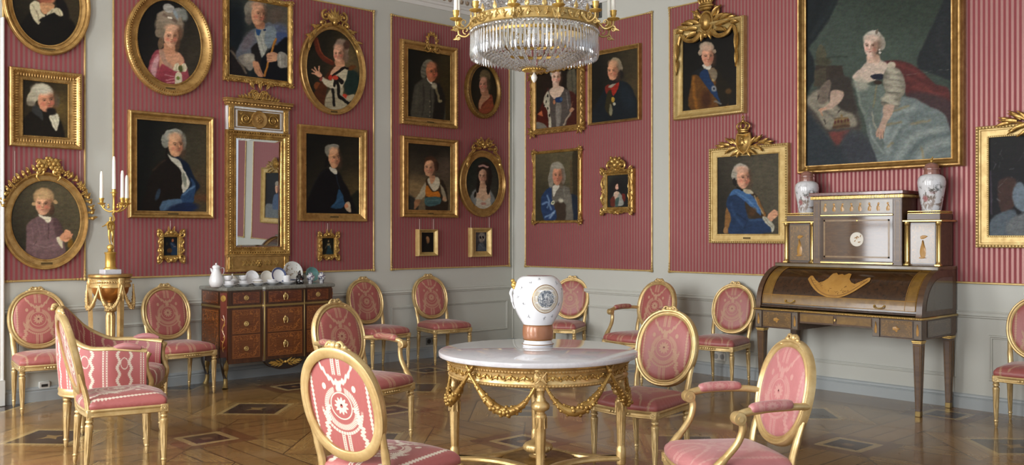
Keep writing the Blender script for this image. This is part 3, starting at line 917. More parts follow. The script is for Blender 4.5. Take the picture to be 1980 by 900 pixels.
def garland(m, pts, size, y=-.05, seed=1, spacing=1.0):
    """flowers and leaves along (x, z) points"""
    R = random.Random(seed); Q = smooth_path([(p[0], p[1], 0) for p in pts], 8)
    L = 0; nxt = 0
    for i in range(1, len(Q)):
        d = (Q[i]-Q[i-1]).length; L += d
        if L >= nxt:
            a = math.atan2(Q[i].y-Q[i-1].y, Q[i].x-Q[i-1].x); x, z = Q[i].x, Q[i].y
            k = R.random()
            if k < .45: rosette(m, x, z, size*(.55+.25*R.random()), y, R.choice((5, 6)))
            else: m.ball((x, y, z), size*.45, 7, 5)
            for sg in (-1, 1):
                leaf(m, x, z, a+sg*(.5+R.random()*.9), size*(.95+.4*R.random()), size*.8, y+.006, curl=.3, bend=sg*.6)
            nxt += size*1.25*spacing
def rococo(m, x0, x1, z0, z1, s, y=-.03, seed=3, top=True):
    """C scrolls, leaves and pearls round an opening"""
    R = random.Random(seed)
    for sx, x in ((-1, x0), (1, x1)):
        for sz, z in ((-1, z0), (1, z1)):
            scroll(m, x+sx*s*.35, z+sz*s*.2, s*.62, PI/2*sz if sz > 0 else -PI/2, -.85*sx*sz, y, s*.19)
            m.ball((x+sx*s*.75, y-.004, z+sz*s*.75), s*.26, 7, 5)
            leaf(m, x+sx*s*.2, z+sz*s*.3, math.atan2(sz*1.0, sx*.4), s*1.1, s*.55, y, bend=-sx*sz*.8)
            leaf(m, x+sx*s*.2, z+sz*s*.3, math.atan2(sz*.2, sx*1.0)+.2, s*.9, s*.5, y, bend=sx*sz*.9)
        zm = (z0+z1)/2; H = z1-z0
        curve(m, [(x+sx*s*.2, z0+H*.12), (x+sx*s*.75, z0+H*.3), (x+sx*s*.25, zm)], (s*.24, s*.12), y)
        curve(m, [(x+sx*s*.25, zm), (x+sx*s*.7, z0+H*.72), (x+sx*s*.2, z0+H*.9)], (s*.12, s*.24), y)
        m.ball((x+sx*s*.5, y-.004, zm), s*.24, 7, 5)
        leaf(m, x+sx*s*.3, zm-H*.05, -PI/2-sx*.3, s*1.2, s*.5, y, bend=sx*.9)
        leaf(m, x+sx*s*.3, zm+H*.05, PI/2+sx*.3, s*1.1, s*.45, y, bend=-sx*.9)
    xm = (x0+x1)/2; W = x1-x0
    for sz, z in ((-1, z0), (1, z1)):
        curve(m, [(x0+W*.1, z+sz*s*.2), (x0+W*.28, z+sz*s*.65), (xm-s*.2, z+sz*s*.3)], (s*.2, s*.14), y)
        curve(m, [(x1-W*.1, z+sz*s*.2), (x1-W*.28, z+sz*s*.65), (xm+s*.2, z+sz*s*.3)], (s*.2, s*.14), y)
        m.ball((xm, y-.006, z+sz*s*.55), s*.3, 7, 5)
        for sg in (-1, 1):
            leaf(m, xm, z+sz*s*.4, (PI/2 if sz > 0 else -PI/2)+sg*.7, s*(1.2 if sz > 0 and top else .9), s*.5, y, bend=-sg*.8*sz)
        for sg in (-1, 1): m.ball((xm+sg*s*.55, y-.004, z+sz*s*.35), s*.2, 6, 4)
def running_leaves(m, p0, p1, size, y, out):
    """carved foliage along a straight moulding"""
    L = math.hypot(p1[0]-p0[0], p1[1]-p0[1]); n = max(2, int(L/(size*1.15))); a = math.atan2(p1[1]-p0[1], p1[0]-p0[0])
    for k in range(n):
        t = (k+.5)/n; x, z = p0[0]+(p1[0]-p0[0])*t, p0[1]+(p1[1]-p0[1])*t
        sg = 1 if k % 2 else -1
        leaf(m, x, z, a+sg*.6, size*1.3, size*.6, y, bend=-sg*1.0)
        m.ball((x, y-.003, z), size*.24, 6, 4)
# ------------------------------------------------------------------ left wall, from the left
K = dict(left=True); SKIN = (212, 166, 136)
DARK = (26, 24, 20)

def p1(p):
    p.base((34, 30, 22), (62, 54, 38), (200, 500), (800, 100))
    p.g([(60, 900), (100, 350), (220, 150), (330, 130), (480, 210), (600, 190), (760, 330), (840, 900)], (24, 21, 17), 30)
    p.g([(520, -60), (600, -20), (680, 150), (640, 220), (540, 90)], (26, 22, 20), 20)
    p.e(425, -70, 105, 130, (196, 140, 108)); p.e(400, 10, 90, 50, (150, 92, 70), soft=.8)
    p.g([(335, 40), (500, 50), (480, 130), (400, 170), (350, 130)], (186, 142, 104), 14)
    p.g([(220, 70), (270, 15), (330, 40), (350, 140), (400, 190), (340, 270), (310, 280), (240, 180)], (196, 186, 156), 10)
    p.g([(420, 160), (520, 90), (590, 130), (600, 190), (480, 160), (430, 220)], (190, 180, 150), 10)
    for q in ((250, 60, 320, 180), (300, 130, 330, 270), (480, 120, 440, 200), (550, 110, 580, 180)):
        p.l([q[:2], q[2:]], 9, (128, 116, 92), 8, .7)
    p.g([(330, 240), (380, 205), (500, 150), (560, 200), (620, 215), (560, 260), (400, 280)], (20, 18, 15), 12)
a = Pic(True, [(5, 6), (176, 6), (90, -98), (90, 106)], [(24, 4), (154, 4), (90, -76), (90, 87)], True, 'plain', 'gold',
        'oval gilt portrait in dark cloak and white collar, cut off at top left corner', ((20, 0, 6), p1),
        beads=((.57, .038, .016, .006),)); a.plate(.13, .45); a.done()

def p2(p):
    p.base((44, 38, 26), (74, 62, 38), (250, 150), (620, 430)); p.e(600, 420, 120, 130, (112, 92, 50), soft=1.4, al=.7)
    p.g([(150, 800), (170, 560), (280, 450), (400, 420), (560, 480), (640, 800)], (32, 27, 20), 20)
    p.g([(270, 450), (310, 380), (380, 430), (410, 560), (330, 500)], (58, 58, 56), 14)
    p.e(390, 235, 130, 105, (186, 178, 156), 10); p.e(280, 300, 60, 90, (176, 168, 146), 20); p.e(265, 365, 50, 30, (128, 120, 104), 10, .6)
    p.e(560, 330, 38, 75, (92, 84, 68), 0, .6)
    p.face(440, 330, 92, 122, (208, 150, 118), .25, -1, -5, blush=1.0)
    p.e(390, 200, 110, 55, (192, 186, 166), 10, .8)
    p.g([(480, 500), (560, 480), (595, 540), (560, 680), (500, 590)], (204, 198, 174), 12)
    p.l([(500, 520), (560, 660)], 8, (140, 132, 108), 8, .6); p.l([(545, 510), (575, 600)], 8, (150, 142, 118), 8, .6)
    p.e(500, 455, 60, 40, (36, 30, 26), 20, .5)
a = Pic(True, [(18.5, 127), (160, 145), (156.5, 289.5), (17, 282)], [(46, 156), (131, 162), (131, 266), (44.5, 261)], False, 'cove', 'gold',
        'ribbed gilt frame, man in white wig and brown coat with frilled shirt', ((15, 140, 6), p2),
        beads=((.08, .026, .014, .005), (.78, .06, .02, .006)))
a.gadroon(.3, .66, .034, .021); a.plate(.09, .4); a.done()

def p3(p):
    p.base((52, 48, 38), (92, 84, 64), (100, 800), (620, 300)); p.l([(40, 500), (200, 505)], 6, (76, 62, 42), 8, .5); p.l([(620, 540), (860, 540)], 6, (76, 62, 42), 8, .5)
    p.e(505, 370, 32, 60, (70, 56, 42))
    p.g([(250, 960), (210, 640), (230, 520), (350, 440), (490, 450), (590, 510), (640, 700), (640, 960)], (116, 92, 92), 14)
    p.g([(520, 470), (600, 510), (650, 700), (560, 680)], (86, 66, 66), 22, .8)
    p.l([(470, 500), (465, 700)], 10, (84, 64, 66), 10)
    for q in ((330, 480, 380, 690), (270, 560, 300, 760), (420, 530, 430, 690)): p.l([q[:2], q[2:]], 14, (140, 116, 116), 16, .5)
    p.g([(215, 640), (330, 720), (600, 710), (620, 820), (420, 850), (290, 820)], (122, 98, 98), 12)
    p.l([(290, 760), (420, 800), (590, 760)], 10, (152, 128, 128), 14, .6); p.l([(330, 730), (300, 780)], 8, (80, 62, 62), 8, .7)
    p.g([(560, 690), (610, 690), (640, 810), (590, 770)], (206, 196, 168), 8)
    p.e(670, 680, 70, 55, (206, 152, 118), -20); p.e(690, 630, 40, 26, (206, 152, 118), 20)
    p.l([(680, 665), (740, 655)], 20, (204, 148, 114), 8); p.l([(680, 700), (720, 690)], 8, (140, 88, 62), 8, .7); p.e(720, 760, 30, 60, (124, 92, 36), 10, .5)
    p.e(410, 220, 118, 110, (178, 146, 106)); p.e(300, 300, 30, 24, (180, 150, 110)); p.e(545, 275, 30, 24, (180, 150, 110))
    p.face(405, 300, 88, 120, (220, 172, 138), -.05, -1, 0, blush=.9)
    p.e(410, 190, 95, 50, (190, 160, 118), 0, .8)
    p.g([(355, 415), (420, 440), (490, 450), (485, 500), (430, 480), (370, 450)], (222, 214, 190), 8); p.e(460, 480, 30, 36, (214, 206, 180), 0, .5)
a = Pic(True, [(1, 425), (171, 427), (88, 333), (88, 522)], [(22, 424), (155, 426), (88, 350), (89, 502)], True, 'flat', 'gold',
        'oval gilt frame crowned with roses, boy in mauve coat, left edge of the wall', ((15, 345, 6), p3)); a.plate(.09, .4); a.done()
g = lambda q: [a.loc(*k) for k in q]
def crest3(m):
    garland(m, g([(6, 400), (12, 372), (28, 350), (52, 334), (72, 324)]), .036, seed=2)
    garland(m, g([(180, 425), (176, 395), (164, 370), (146, 346), (118, 330)]), .036, seed=5)
    x, z = a.loc(94, 322)
    for dx, dz, r in ((-.05, 0, .05), (.04, .02, .055), (0, .045, .04), (.07, -.025, .04), (-.07, .035, .03)): rosette(m, x+dx, z+dz, r, -.055, 6)
    for sg in (-1, 1):
        leaf(m, x, z, PI/2+sg*.8, .12, .05, -.05, bend=sg*.6); scroll(m, x+sg*.07, z-.05, .04, PI/2, sg*1.0, -.05, .012)
        curve(m, [(x+sg*.03, z-.02), (x+sg*.09, z-.08), (x+sg*.07, z-.12)], (.012, .006), -.052)
a.carve(crest3); a.cords((29, 155), 292, 352)

def p4(p):
    p.base((24, 24, 24), (62, 56, 46), (200, 200), (720, 500))
    p.g([(180, 960), (190, 700), (240, 570), (300, 515), (480, 540), (600, 640), (640, 960)], (150, 76, 84), 14)
    p.g([(330, 900), (320, 560), (420, 480), (520, 540), (600, 640), (560, 720), (480, 760), (400, 720)], (198, 150, 120), 16)
    p.g([(310, 510), (360, 540), (400, 650), (470, 720), (450, 760), (370, 690), (320, 590)], (176, 142, 122), 10)
    p.g([(200, 720), (250, 620), (300, 570), (310, 640), (280, 760), (260, 840), (220, 800)], (206, 168, 168), 22, .85)
    p.l([(200, 760), (240, 640), (290, 580)], 20, (170, 92, 100), 14, .6)
    p.g([(330, 700), (420, 730), (490, 780), (520, 960), (300, 960)], (144, 66, 76), 14)
    for q in ((380, 810, 480, 830), (390, 870, 500, 850), (400, 900, 490, 890)): p.l([q[:2], q[2:]], 10, (212, 164, 166), 10, .8)
    p.e(330, 440, 36, 70, (118, 96, 76), 10); p.e(520, 470, 30, 80, (84, 66, 50), 10, .6)
    p.e(430, 230, 165, 180, (140, 126, 108)); p.e(420, 140, 140, 80, (150, 136, 118)); p.e(320, 320, 60, 60, (132, 118, 100)); p.e(540, 320, 50, 80, (112, 90, 72), 0, .6)
    p.e(420, 40, 70, 50, (172, 168, 160), 20); p.e(530, 90, 60, 60, (140, 140, 132), 30); p.e(600, 110, 40, 80, (128, 130, 122), -15, .5); p.e(505, 110, 18, 60, (150, 160, 164), -20, .6)
    p.l([(360, 110), (440, 150), (510, 190)], 30, (108, 88, 76), 14, .7); p.e(435, 150, 28, 14, (226, 216, 196), 10)
    p.g([(370, 440), (480, 450), (490, 560), (380, 560)], (194, 144, 112), 14)
    p.face(450, 365, 80, 118, (222, 174, 142), .1, -1, 4, blush=1.0)
    p.e(455, 260, 72, 40, (214, 170, 140), 4, .8)
    for x, r in ((515, -10), (600, 15)): p.g([(x-35, 760), (x-25, 690), (x+20, 680), (x+30, 770)], (206, 196, 168), 8); p.l([(x, 690), (x-5, 765)], 8, (140, 130, 100), 6, .7)
    p.g([(500, 800), (570, 800), (570, 960), (500, 960)], (200, 190, 164), 8); p.e(530, 850, 20, 20, (110, 120, 60), 0, .6); p.e(560, 740, 26, 40, (84, 88, 50), 0, .5)
a = Pic(True, [(243, 84), (411, 84), (327, -17), (327, 185)], [(266.5, 82), (388.5, 82), (327, 1), (327, 162)], True, 'cove', 'gold',
        'oval gilt beaded frame, lady in pink gown with very tall feathered hair', ((255, 10, 6), p4),
        beads=((.06, .027, .016, .006), (.70, .055, .022, .009), (.93, .052, .02, .007))); a.plate(.09, .4); a.done()

def p5(p):
    p.base((22, 24, 22), (72, 64, 48), (150, 300), (760, 430)); p.e(640, 330, 170, 200, (70, 66, 52), soft=1.6, al=.8); p.g([(700, 830), (850, 820), (850, 900), (690, 870)], (120, 66, 46), 30, .6)
    p.e(730, 780, 130, 200, (84, 66, 46), soft=1.2, al=.6)
    p.g([(430, 400), (600, 450), (700, 640), (750, 720), (700, 800), (560, 960), (420, 900)], (22, 34, 52), 20)
    p.g([(100, 1020), (130, 760), (220, 520), (330, 420), (400, 390), (520, 480), (560, 640), (560, 800), (520, 900), (480, 1020)], (30, 24, 20), 20)
    p.l([(210, 540), (300, 450), (350, 420)], 16, (82, 64, 44), 20, .6)
    p.g([(385, 350), (430, 380), (510, 420), (560, 520), (600, 600), (640, 680), (600, 770), (550, 790), (545, 640), (520, 520), (430, 430)], (190, 186, 170), 10)
    p.e(575, 640, 24, 90, (128, 130, 116), -8, .5); p.l([(520, 480), (590, 600), (620, 700)], 12, (222, 216, 200), 10, .8)
    p.g([(640, 620), (700, 700), (690, 820), (660, 930), (520, 900), (560, 800), (660, 720)], (48, 72, 102), 14)
    p.l([(560, 820), (690, 720)], 20, (104, 130, 154), 16, .8); p.l([(620, 880), (690, 760)], 14, (40, 62, 96), 14, .8)
    p.g([(320, 900), (440, 870), (540, 880), (520, 960), (300, 1010)], (84, 108, 132), 16); p.e(265, 820, 26, 70, (52, 66, 80), 15, .5); p.e(560, 980, 180, 60, (30, 42, 70), -8, .4)
    p.e(350, 200, 48, 76, (140, 140, 128), -10); p.e(460, 110, 95, 55, (152, 152, 140)); p.e(560, 210, 36, 90, (126, 126, 116), 0, .5); p.e(390, 130, 50, 60, (150, 150, 138))
    for q in ((330, 170), (340, 215), (345, 255), (430, 90), (480, 85)): p.l([(q[0]-20, q[1]), (q[0]+25, q[1]+6)], 8, (96, 94, 84), 8, .6)
    p.e(370, 340, 14, 60, (30, 26, 22))
    p.face(470, 245, 82, 130, (206, 158, 122), .35, -1, -4, blush=.7, brow=(60, 46, 36)); p.e(460, 150, 70, 46, (210, 166, 132), 0, .8)
a = Pic(True, [(251, 211), (415, 228), (411, 423), (247, 422)], [(266, 230), (400, 243), (398.5, 409), (264, 408)], False, 'plain', 'gold',
        'gilt frame left of the tall mirror, man in dark brown coat with blue silk drape', ((260, 240, 6), p5)); a.plate(.1, .4); a.done()

def p6(p):
    p.base((34, 42, 44), (92, 92, 80), (120, 300), (600, 60)); p.e(150, 300, 90, 260, (26, 34, 40), soft=.8); p.e(620, 180, 110, 120, (96, 84, 74), soft=1.4)
    p.g([(60, 950), (80, 560), (200, 640), (300, 900)], (38, 34, 34), 20); p.l([(95, 590), (170, 690), (270, 850)], 26, (120, 108, 92), 14, .8)
    p.g([(150, 620), (250, 450), (330, 360), (400, 320), (520, 260), (640, 300), (760, 380), (760, 640), (620, 640), (520, 560), (400, 620), (330, 680), (200, 720)], (104, 108, 116), 20)
    p.e(290, 480, 60, 120, (118, 108, 112), 30, .8, .8); p.e(660, 360, 90, 80, (96, 104, 124), 20, .8); p.g([(600, 400), (720, 380), (760, 480), (640, 520)], (74, 88, 124), 24)
    p.g([(500, 320), (600, 320), (610, 460), (520, 560), (480, 460)], (128, 140, 146), 18)
    p.g([(620, 520), (760, 460), (770, 960), (480, 960), (420, 760), (520, 600)], (18, 22, 28), 20); p.g([(330, 560), (420, 500), (440, 680), (420, 860), (350, 720)], (36, 32, 32), 16)
    p.g([(380, 360), (490, 330), (480, 470), (510, 560), (450, 670), (420, 560), (390, 460)], (156, 158, 148), 12)
    for q in ((400, 420, 450, 620), (450, 400, 480, 560), (430, 480, 470, 640)): p.l([q[:2], q[2:]], 10, (200, 198, 184), 10, .7)
    p.g([(390, 340), (440, 350), (425, 410), (395, 400)], (50, 86, 128), 8); p.e(480, 350, 18, 14, (40, 56, 84))
    p.e(330, 110, 85, 110, (142, 136, 122), 10); p.e(300, 220, 45, 70, (112, 104, 94), 0, .5); p.e(400, 40, 110, 60, (148, 142, 128)); p.e(480, 110, 22, 60, (112, 106, 94))
    p.g([(370, 250), (470, 250), (480, 330), (390, 330)], (176, 128, 98), 12)
    p.face(405, 165, 78, 118, (204, 156, 124), .45, -1, 6, blush=.9)
    p.e(395, 70, 70, 45, (206, 160, 130), 6, .8)
    p.g([(180, 660), (340, 620), (370, 700), (330, 820), (250, 780), (200, 720)], (134, 128, 118), 14); p.e(300, 680, 60, 50, (170, 162, 146), 0, .6)
    p.g([(340, 720), (400, 720), (440, 800), (470, 880), (420, 890), (370, 830)], (190, 142, 110), 10); p.l([(420, 800), (465, 885)], 9, (120, 80, 58), 7, .7)
    p.l([(612, 455), (480, 880)], 24, (158, 104, 44), 6); p.l([(606, 460), (476, 880)], 6, (206, 156, 84), 5, .7)
    p.g([(510, 630), (600, 610), (650, 650), (620, 710), (520, 720)], (198, 152, 120), 10)
    for q in (645, 675, 705): p.l([(512, q), (570, q+6)], 7, (130, 88, 66), 6, .7)
    p.g([(640, 620), (700, 610), (755, 660), (750, 780), (650, 780), (630, 700)], (146, 142, 132), 12); p.l([(660, 640), (670, 760)], 12, (192, 186, 172), 10, .7); p.l([(720, 650), (720, 760)], 10, (112, 106, 98), 10, .7)
a = Pic(True, [(434, -16), (566, 2), (565.5, 169), (433, 156)], [(443.5, -4), (556, 12), (556, 157), (443.5, 143.5)], False, 'carved', 'gold_orn',
        'portrait above the mirror, man in loose blue shirt holding a wooden flute, carved gilt frame', ((430, 0, 6), p6)); a.done()
def crest6(m):
    x0, x1, z0, z1 = a.o
    running_leaves(m, (x0+.05, z0+.02), (x1-.05, z0+.02), .05, -.04, 1); running_leaves(m, (x0+.05, z1-.02), (x1-.05, z1-.02), .05, -.04, 1)
    for x in (x0, x1):
        for z in (z0, z1):
            sx, sz = (1 if x > 0 else -1), (1 if z > 0 else -1)
            for da in (-.7, 0, .7): leaf(m, x-sx*.03, z-sz*.03, math.atan2(sz, sx)+da, .045, .03, -.04, bend=da)
            leaf(m, x-sx*.015, z-sz*.04, -sz*PI/2, .14, .03, -.045); scroll(m, x-sx*.015, z-sz*.015, .026, 0, sx*sz*.9, -.045, .007)
        for z in (-.12, .16): leaf(m, x*.97, z, PI/2, .08, .028, -.045); leaf(m, x*.97, z, -PI/2, .08, .028, -.045)
    for dx in (-.1, 0, .1):
        leaf(m, dx, z0+.01, -PI/2-dx*5, .07, .04, -.04); scroll(m, dx+.03, z0+.0, .03, 0, .9, -.04, .008)
a.carve(crest6, 'carved_leaves')

def p7(p):
    p.base((40, 36, 26), (84, 72, 48), (300, 200), (640, 300)); p.e(620, 350, 120, 120, (108, 92, 62), soft=1.3, al=.8)
    p.g([(560, 460), (680, 480), (720, 600), (640, 740), (540, 700)], (34, 52, 46), 24); p.e(620, 430, 50, 26, (106, 66, 34), -20, .6)
    p.l([(205, 100), (240, 230), (300, 320), (400, 370)], 56, (98, 46, 30), 12); p.l([(225, 110), (262, 230), (315, 305), (400, 350)], 10, (150, 84, 50), 8, .7)
    p.e(225, 640, 40, 46, (128, 74, 40)); p.g([(180, 760), (230, 650), (400, 420), (430, 440), (330, 700), (300, 900)], (82, 46, 26), 12)
    p.g([(310, 900), (330, 740), (400, 660), (430, 560), (520, 640), (530, 760), (600, 800), (560, 960), (300, 960)], (166, 156, 130), 16)
    for q in ((330, 780, 420, 770), (320, 830, 430, 830), (340, 880, 440, 880)): p.l([q[:2], q[2:]], 12, (128, 118, 94), 10, .6)
    p.g([(380, 500), (450, 400), (540, 410), (580, 450), (560, 560), (500, 660), (420, 640)], (190, 180, 152), 12)
    p.g([(370, 500), (450, 400), (520, 410), (400, 520)], (210, 164, 132), 10)
    p.l([(575, 440), (520, 435), (400, 530)], 30, (32, 26, 24), 6)
    p.g([(280, 530), (330, 560), (440, 600), (440, 670), (360, 660), (290, 600)], (196, 186, 160), 10)
    p.l([(440, 560), (470, 660), (480, 760), (600, 850)], 36, (28, 24, 22), 8); p.l([(460, 545), (510, 600)], 46, (30, 25, 23), 8); p.l([(400, 680), (420, 860)], 30, (30, 26, 24), 8)
    p.l([(440, 560), (420, 640)], 28, (30, 25, 23), 8)
    p.e(375, 540, 26, 30, (178, 60, 44)); p.e(435, 545, 34, 26, (190, 74, 54)); p.e(550, 760, 34, 22, (186, 70, 50), 30)
    p.l([(275, 540), (265, 570)], 30, (150, 76, 68), 8); p.l([(285, 515), (258, 535)], 20, (34, 28, 26), 6)
    p.g([(190, 490), (240, 470), (280, 510), (255, 540), (210, 515)], (214, 164, 132), 8)
    for q in ((215, 480, 165, 445), (220, 470, 195, 425), (245, 470, 245, 415), (200, 500, 165, 490)): p.l([q[:2], q[2:]], 15, (212, 160, 128), 6)
    p.g([(560, 760), (660, 740), (640, 800), (590, 810)], (170, 158, 130), 10)
    p.e(505, 200, 85, 110, (150, 130, 112)); p.e(540, 280, 46, 90, (128, 108, 90), -10, .5); p.e(565, 165, 40, 50, (84, 60, 48), 20, .6)
    p.g([(435, 340), (520, 330), (540, 410), (450, 410)], (206, 154, 120), 12)
    p.face(468, 265, 58, 88, (220, 168, 138), -.1, -1, -6, blush=1.2); p.e(470, 190, 52, 34, (210, 164, 136), 0, .8)
a = Pic(True, [(581, 132), (707.5, 138), (645, 46), (645, 222)], [(593.5, 132), (695.5, 137), (645, 58), (645, 212)], True, 'flat', 'gold',
        'oval gilt frame with shell crest, lady in black trimmed white dress at a harp', ((575, 60, 6), p7)); a.plate(.08, .4); a.done()
def crest7(m):
    x, z = a.loc(647, 44)
    for k in range(7):
        q = (k-3)*.32; leaf(m, x, z, PI/2-q, .155-.012*abs(k-3), .05, -.05, curl=.15)
    m.ball((x, -.06, z), .03, 8, 5)
    for sg in (-1, 1):
        scroll(m, x+sg*.1, z+.06, .055, PI/2, -sg*1.2, -.05, .015); scroll(m, x+sg*.12, z-.02, .045, 0, sg*1.1, -.05, .013)
        curve(m, [(x+sg*.04, z-.02), (x+sg*.13, z-.05), (x+sg*.21, z-.12)], (.02, .012), -.05)
        for k, (dx, dz, an) in enumerate(((.17, -.05, -.3), (.21, -.1, -.9), (.245, -.16, -.7), (.275, -.24, -1.1), (.2, -.08, .5), (.26, -.17, .2))):
            leaf(m, x+sg*dx, z+dz, an if sg > 0 else PI-an, .085, .036, -.045, bend=-sg*.6)
        m.ball((x+sg*.155, -.055, z-.02), .022, 7, 5)
a.carve(crest7, 'shell_crest')

def p9(p):
    p.base((22, 22, 18), (62, 54, 36), (200, 100), (640, 620)); p.e(640, 600, 130, 160, (86, 72, 44), soft=1.3, al=.7); p.g([(560, 760), (640, 660), (720, 640), (720, 900), (560, 900)], (34, 36, 26), 24)
    p.g([(90, 940), (130, 680), (240, 450), (330, 370), (460, 400), (530, 520), (620, 700), (640, 940)], (17, 16, 18), 22)
    p.l([(140, 660), (230, 470), (320, 390)], 12, (36, 38, 40), 20, .6)
    p.g([(470, 610), (520, 680), (540, 780), (500, 830), (380, 820), (440, 740)], (44, 74, 100), 12); p.l([(400, 800), (500, 700)], 20, (60, 94, 122), 20, .6)
    p.e(360, 160, 52, 70, (128, 124, 110), 0); p.e(415, 115, 62, 32, (140, 136, 122)); p.e(335, 300, 26, 60, (24, 22, 20), 15)
    p.g([(370, 350), (440, 370), (460, 420), (430, 430), (380, 390)], (200, 194, 176), 8); p.l([(440, 430), (480, 600)], 10, (64, 90, 108), 10, .5)
    p.g([(545, 770), (600, 760), (615, 870), (560, 850)], (188, 168, 140), 8); p.e(560, 800, 24, 26, (190, 130, 96))
    p.face(420, 245, 62, 112, (204, 154, 116), .4, -1, -3, brow=(50, 40, 30)); p.e(415, 155, 52, 34, (206, 160, 124), 0, .8)
a = Pic(True, [(581, 240), (711, 252), (708, 429), (575, 428)], [(594, 259), (696, 266), (693, 414), (591, 412)], False, 'rever', 'gold',
        'gilt frame right of the tall mirror, man in black coat with pale blue sash', ((575, 265, 6), p9)); a.plate(.1, .45); a.done()

def p10(p):
    p.base((20, 20, 22), (30, 36, 44), (280, 300), (560, 700)); p.e(455, 375, 22, 32, (150, 96, 66)); p.g([(400, 430), (470, 420), (520, 480), (560, 660), (420, 660), (430, 520)], (36, 56, 78), 20)
    p.l([(430, 440), (480, 500)], 20, (96, 100, 108), 10, .7); p.e(390, 580, 50, 44, (88, 60, 34)); p.l([(470, 510), (510, 500)], 14, (150, 130, 110), 8, .8); p.e(340, 440, 26, 30, (56, 52, 36), 0, .6)
a = Pic(True, [(310, 450), (351, 454), (351, 503), (310, 501)], [(317.5, 458.5), (343, 460), (343, 494), (317.5, 494)], False, 'thin', 'gold_orn',
        'very small dark painting in scrolled gilt frame hanging below the man with blue drape', ((290, 430, 10.59), p10), .004, group='small pictures hung on single cords'); a.done()
a.carve(lambda m: rococo(m, a.i[0]-.01, a.i[1]+.01, a.i[2]-.01, a.i[3]+.01, .062), 'scrolled_carving'); a.cords((330,), 427, 445)
def p11(p):
    p.base((26, 25, 18), (40, 38, 26), (300, 300), (540, 680)); p.e(412, 385, 16, 26, (150, 128, 92)); p.g([(380, 440), (440, 440), (450, 520), (500, 680), (360, 680), (390, 540)], (38, 62, 70), 16)
    p.g([(385, 440), (440, 440), (430, 480), (390, 480)], (140, 124, 90), 10); p.l([(370, 480), (330, 540)], 24, (92, 88, 72), 10, .8); p.l([(445, 480), (460, 540)], 22, (120, 112, 96), 10, .8)
a = Pic(True, [(617, 455), (652, 458), (652, 500), (617, 499)], [(624, 460.5), (645.5, 462), (645.5, 492), (624, 492)], False, 'thin', 'gold_orn',
        'very small painting in scrolled gilt frame hanging below the man with blue sash', ((600, 435, 12), p11), .004, group='small pictures hung on single cords'); a.done()
a.carve(lambda m: rococo(m, a.i[0]-.01, a.i[1]+.01, a.i[2]-.01, a.i[3]+.01, .058), 'scrolled_carving'); a.cords((634,), 432, 450)

def p12(p):
    p.base((26, 26, 20), (58, 48, 26), (200, 300), (640, 350)); p.e(590, 420, 80, 260, (62, 52, 26), soft=1.4, al=.7)
    p.g([(220, 900), (230, 520), (270, 430), (380, 360), (470, 420), (560, 500), (580, 900)], (78, 74, 62), 18); p.g([(480, 430), (560, 480), (600, 660), (560, 900), (460, 900), (470, 640)], (34, 30, 24), 24)
    p.l([(340, 440), (350, 640), (330, 800)], 14, (54, 50, 42), 16, .8); p.l([(280, 460), (260, 700)], 26, (94, 90, 76), 26, .6); p.l([(430, 500), (430, 860)], 10, (52, 48, 40), 10)
    for q in (640, 700, 760, 810): p.e(418, q, 9, 9, (120, 112, 92))
    p.l([(490, 480), (510, 560), (530, 640)], 26, (132, 120, 88), 12, .8); p.e(545, 635, 20, 16, (140, 128, 96), 0, .6)
    p.e(405, 240, 72, 88, (120, 116, 98)); p.e(355, 280, 42, 90, (112, 108, 92), 5)
    for q in (230, 280, 325): p.l([(325, q), (380, q+20)], 14, (70, 66, 54), 10, .6)
    p.g([(390, 360), (440, 400), (450, 440), (400, 400)], (206, 196, 172), 6); p.e(470, 455, 30, 34, (170, 162, 136), 0, .5)
    p.face(440, 295, 62, 108, (190, 120, 84), .4, -1, -4, blush=1.0, dark=(84, 46, 28)); p.e(440, 215, 52, 36, (176, 118, 86), 0, .8)
a = Pic(True, [(777, 75), (886, 93), (883, 249), (775, 239.5)], [(790, 95), (871, 107.5), (870, 233), (788, 224.6)], False, 'plain', 'gold',
        'gilt frame topped by a wreath, man in grey coat and white wig', ((760, 90, 6), p12), beads=((.1, .028, .016, .006), (.9, .052, .03, .009))); a.plate(.1, .5); a.done()
def crest12(m):
    x, z = a.loc(836, 81); R = .083
    for k in range(26):
        an = 2*PI*k/26; sg = 1 if k % 2 else -1
        leaf(m, x+R*.8*cos(an), z+R*1.05*sin(an), an+PI/2+sg*.5, .05, .026, -.045, curl=.3)
    m.tube([(x+R*.8*cos(2*PI*k/24), -.04, z+R*1.05*sin(2*PI*k/24)) for k in range(24)], .012, 6, True)
    for sg in (-1, 1):
        curve(m, [(x, z-R), (x+sg*.05, z-R-.01), (x+sg*.08, z-R+.02), (x+sg*.11, z-R-.01)], (.012, .006), -.055); m.ball((x+sg*.03, -.055, z-R), .018, 7, 5)
        curve(m, [(x, z-R), (x+sg*.06, z-R-.035), (x+sg*.1, z-R-.03)], (.012, .006), -.055)
a.carve(crest12, 'wreath_crest')

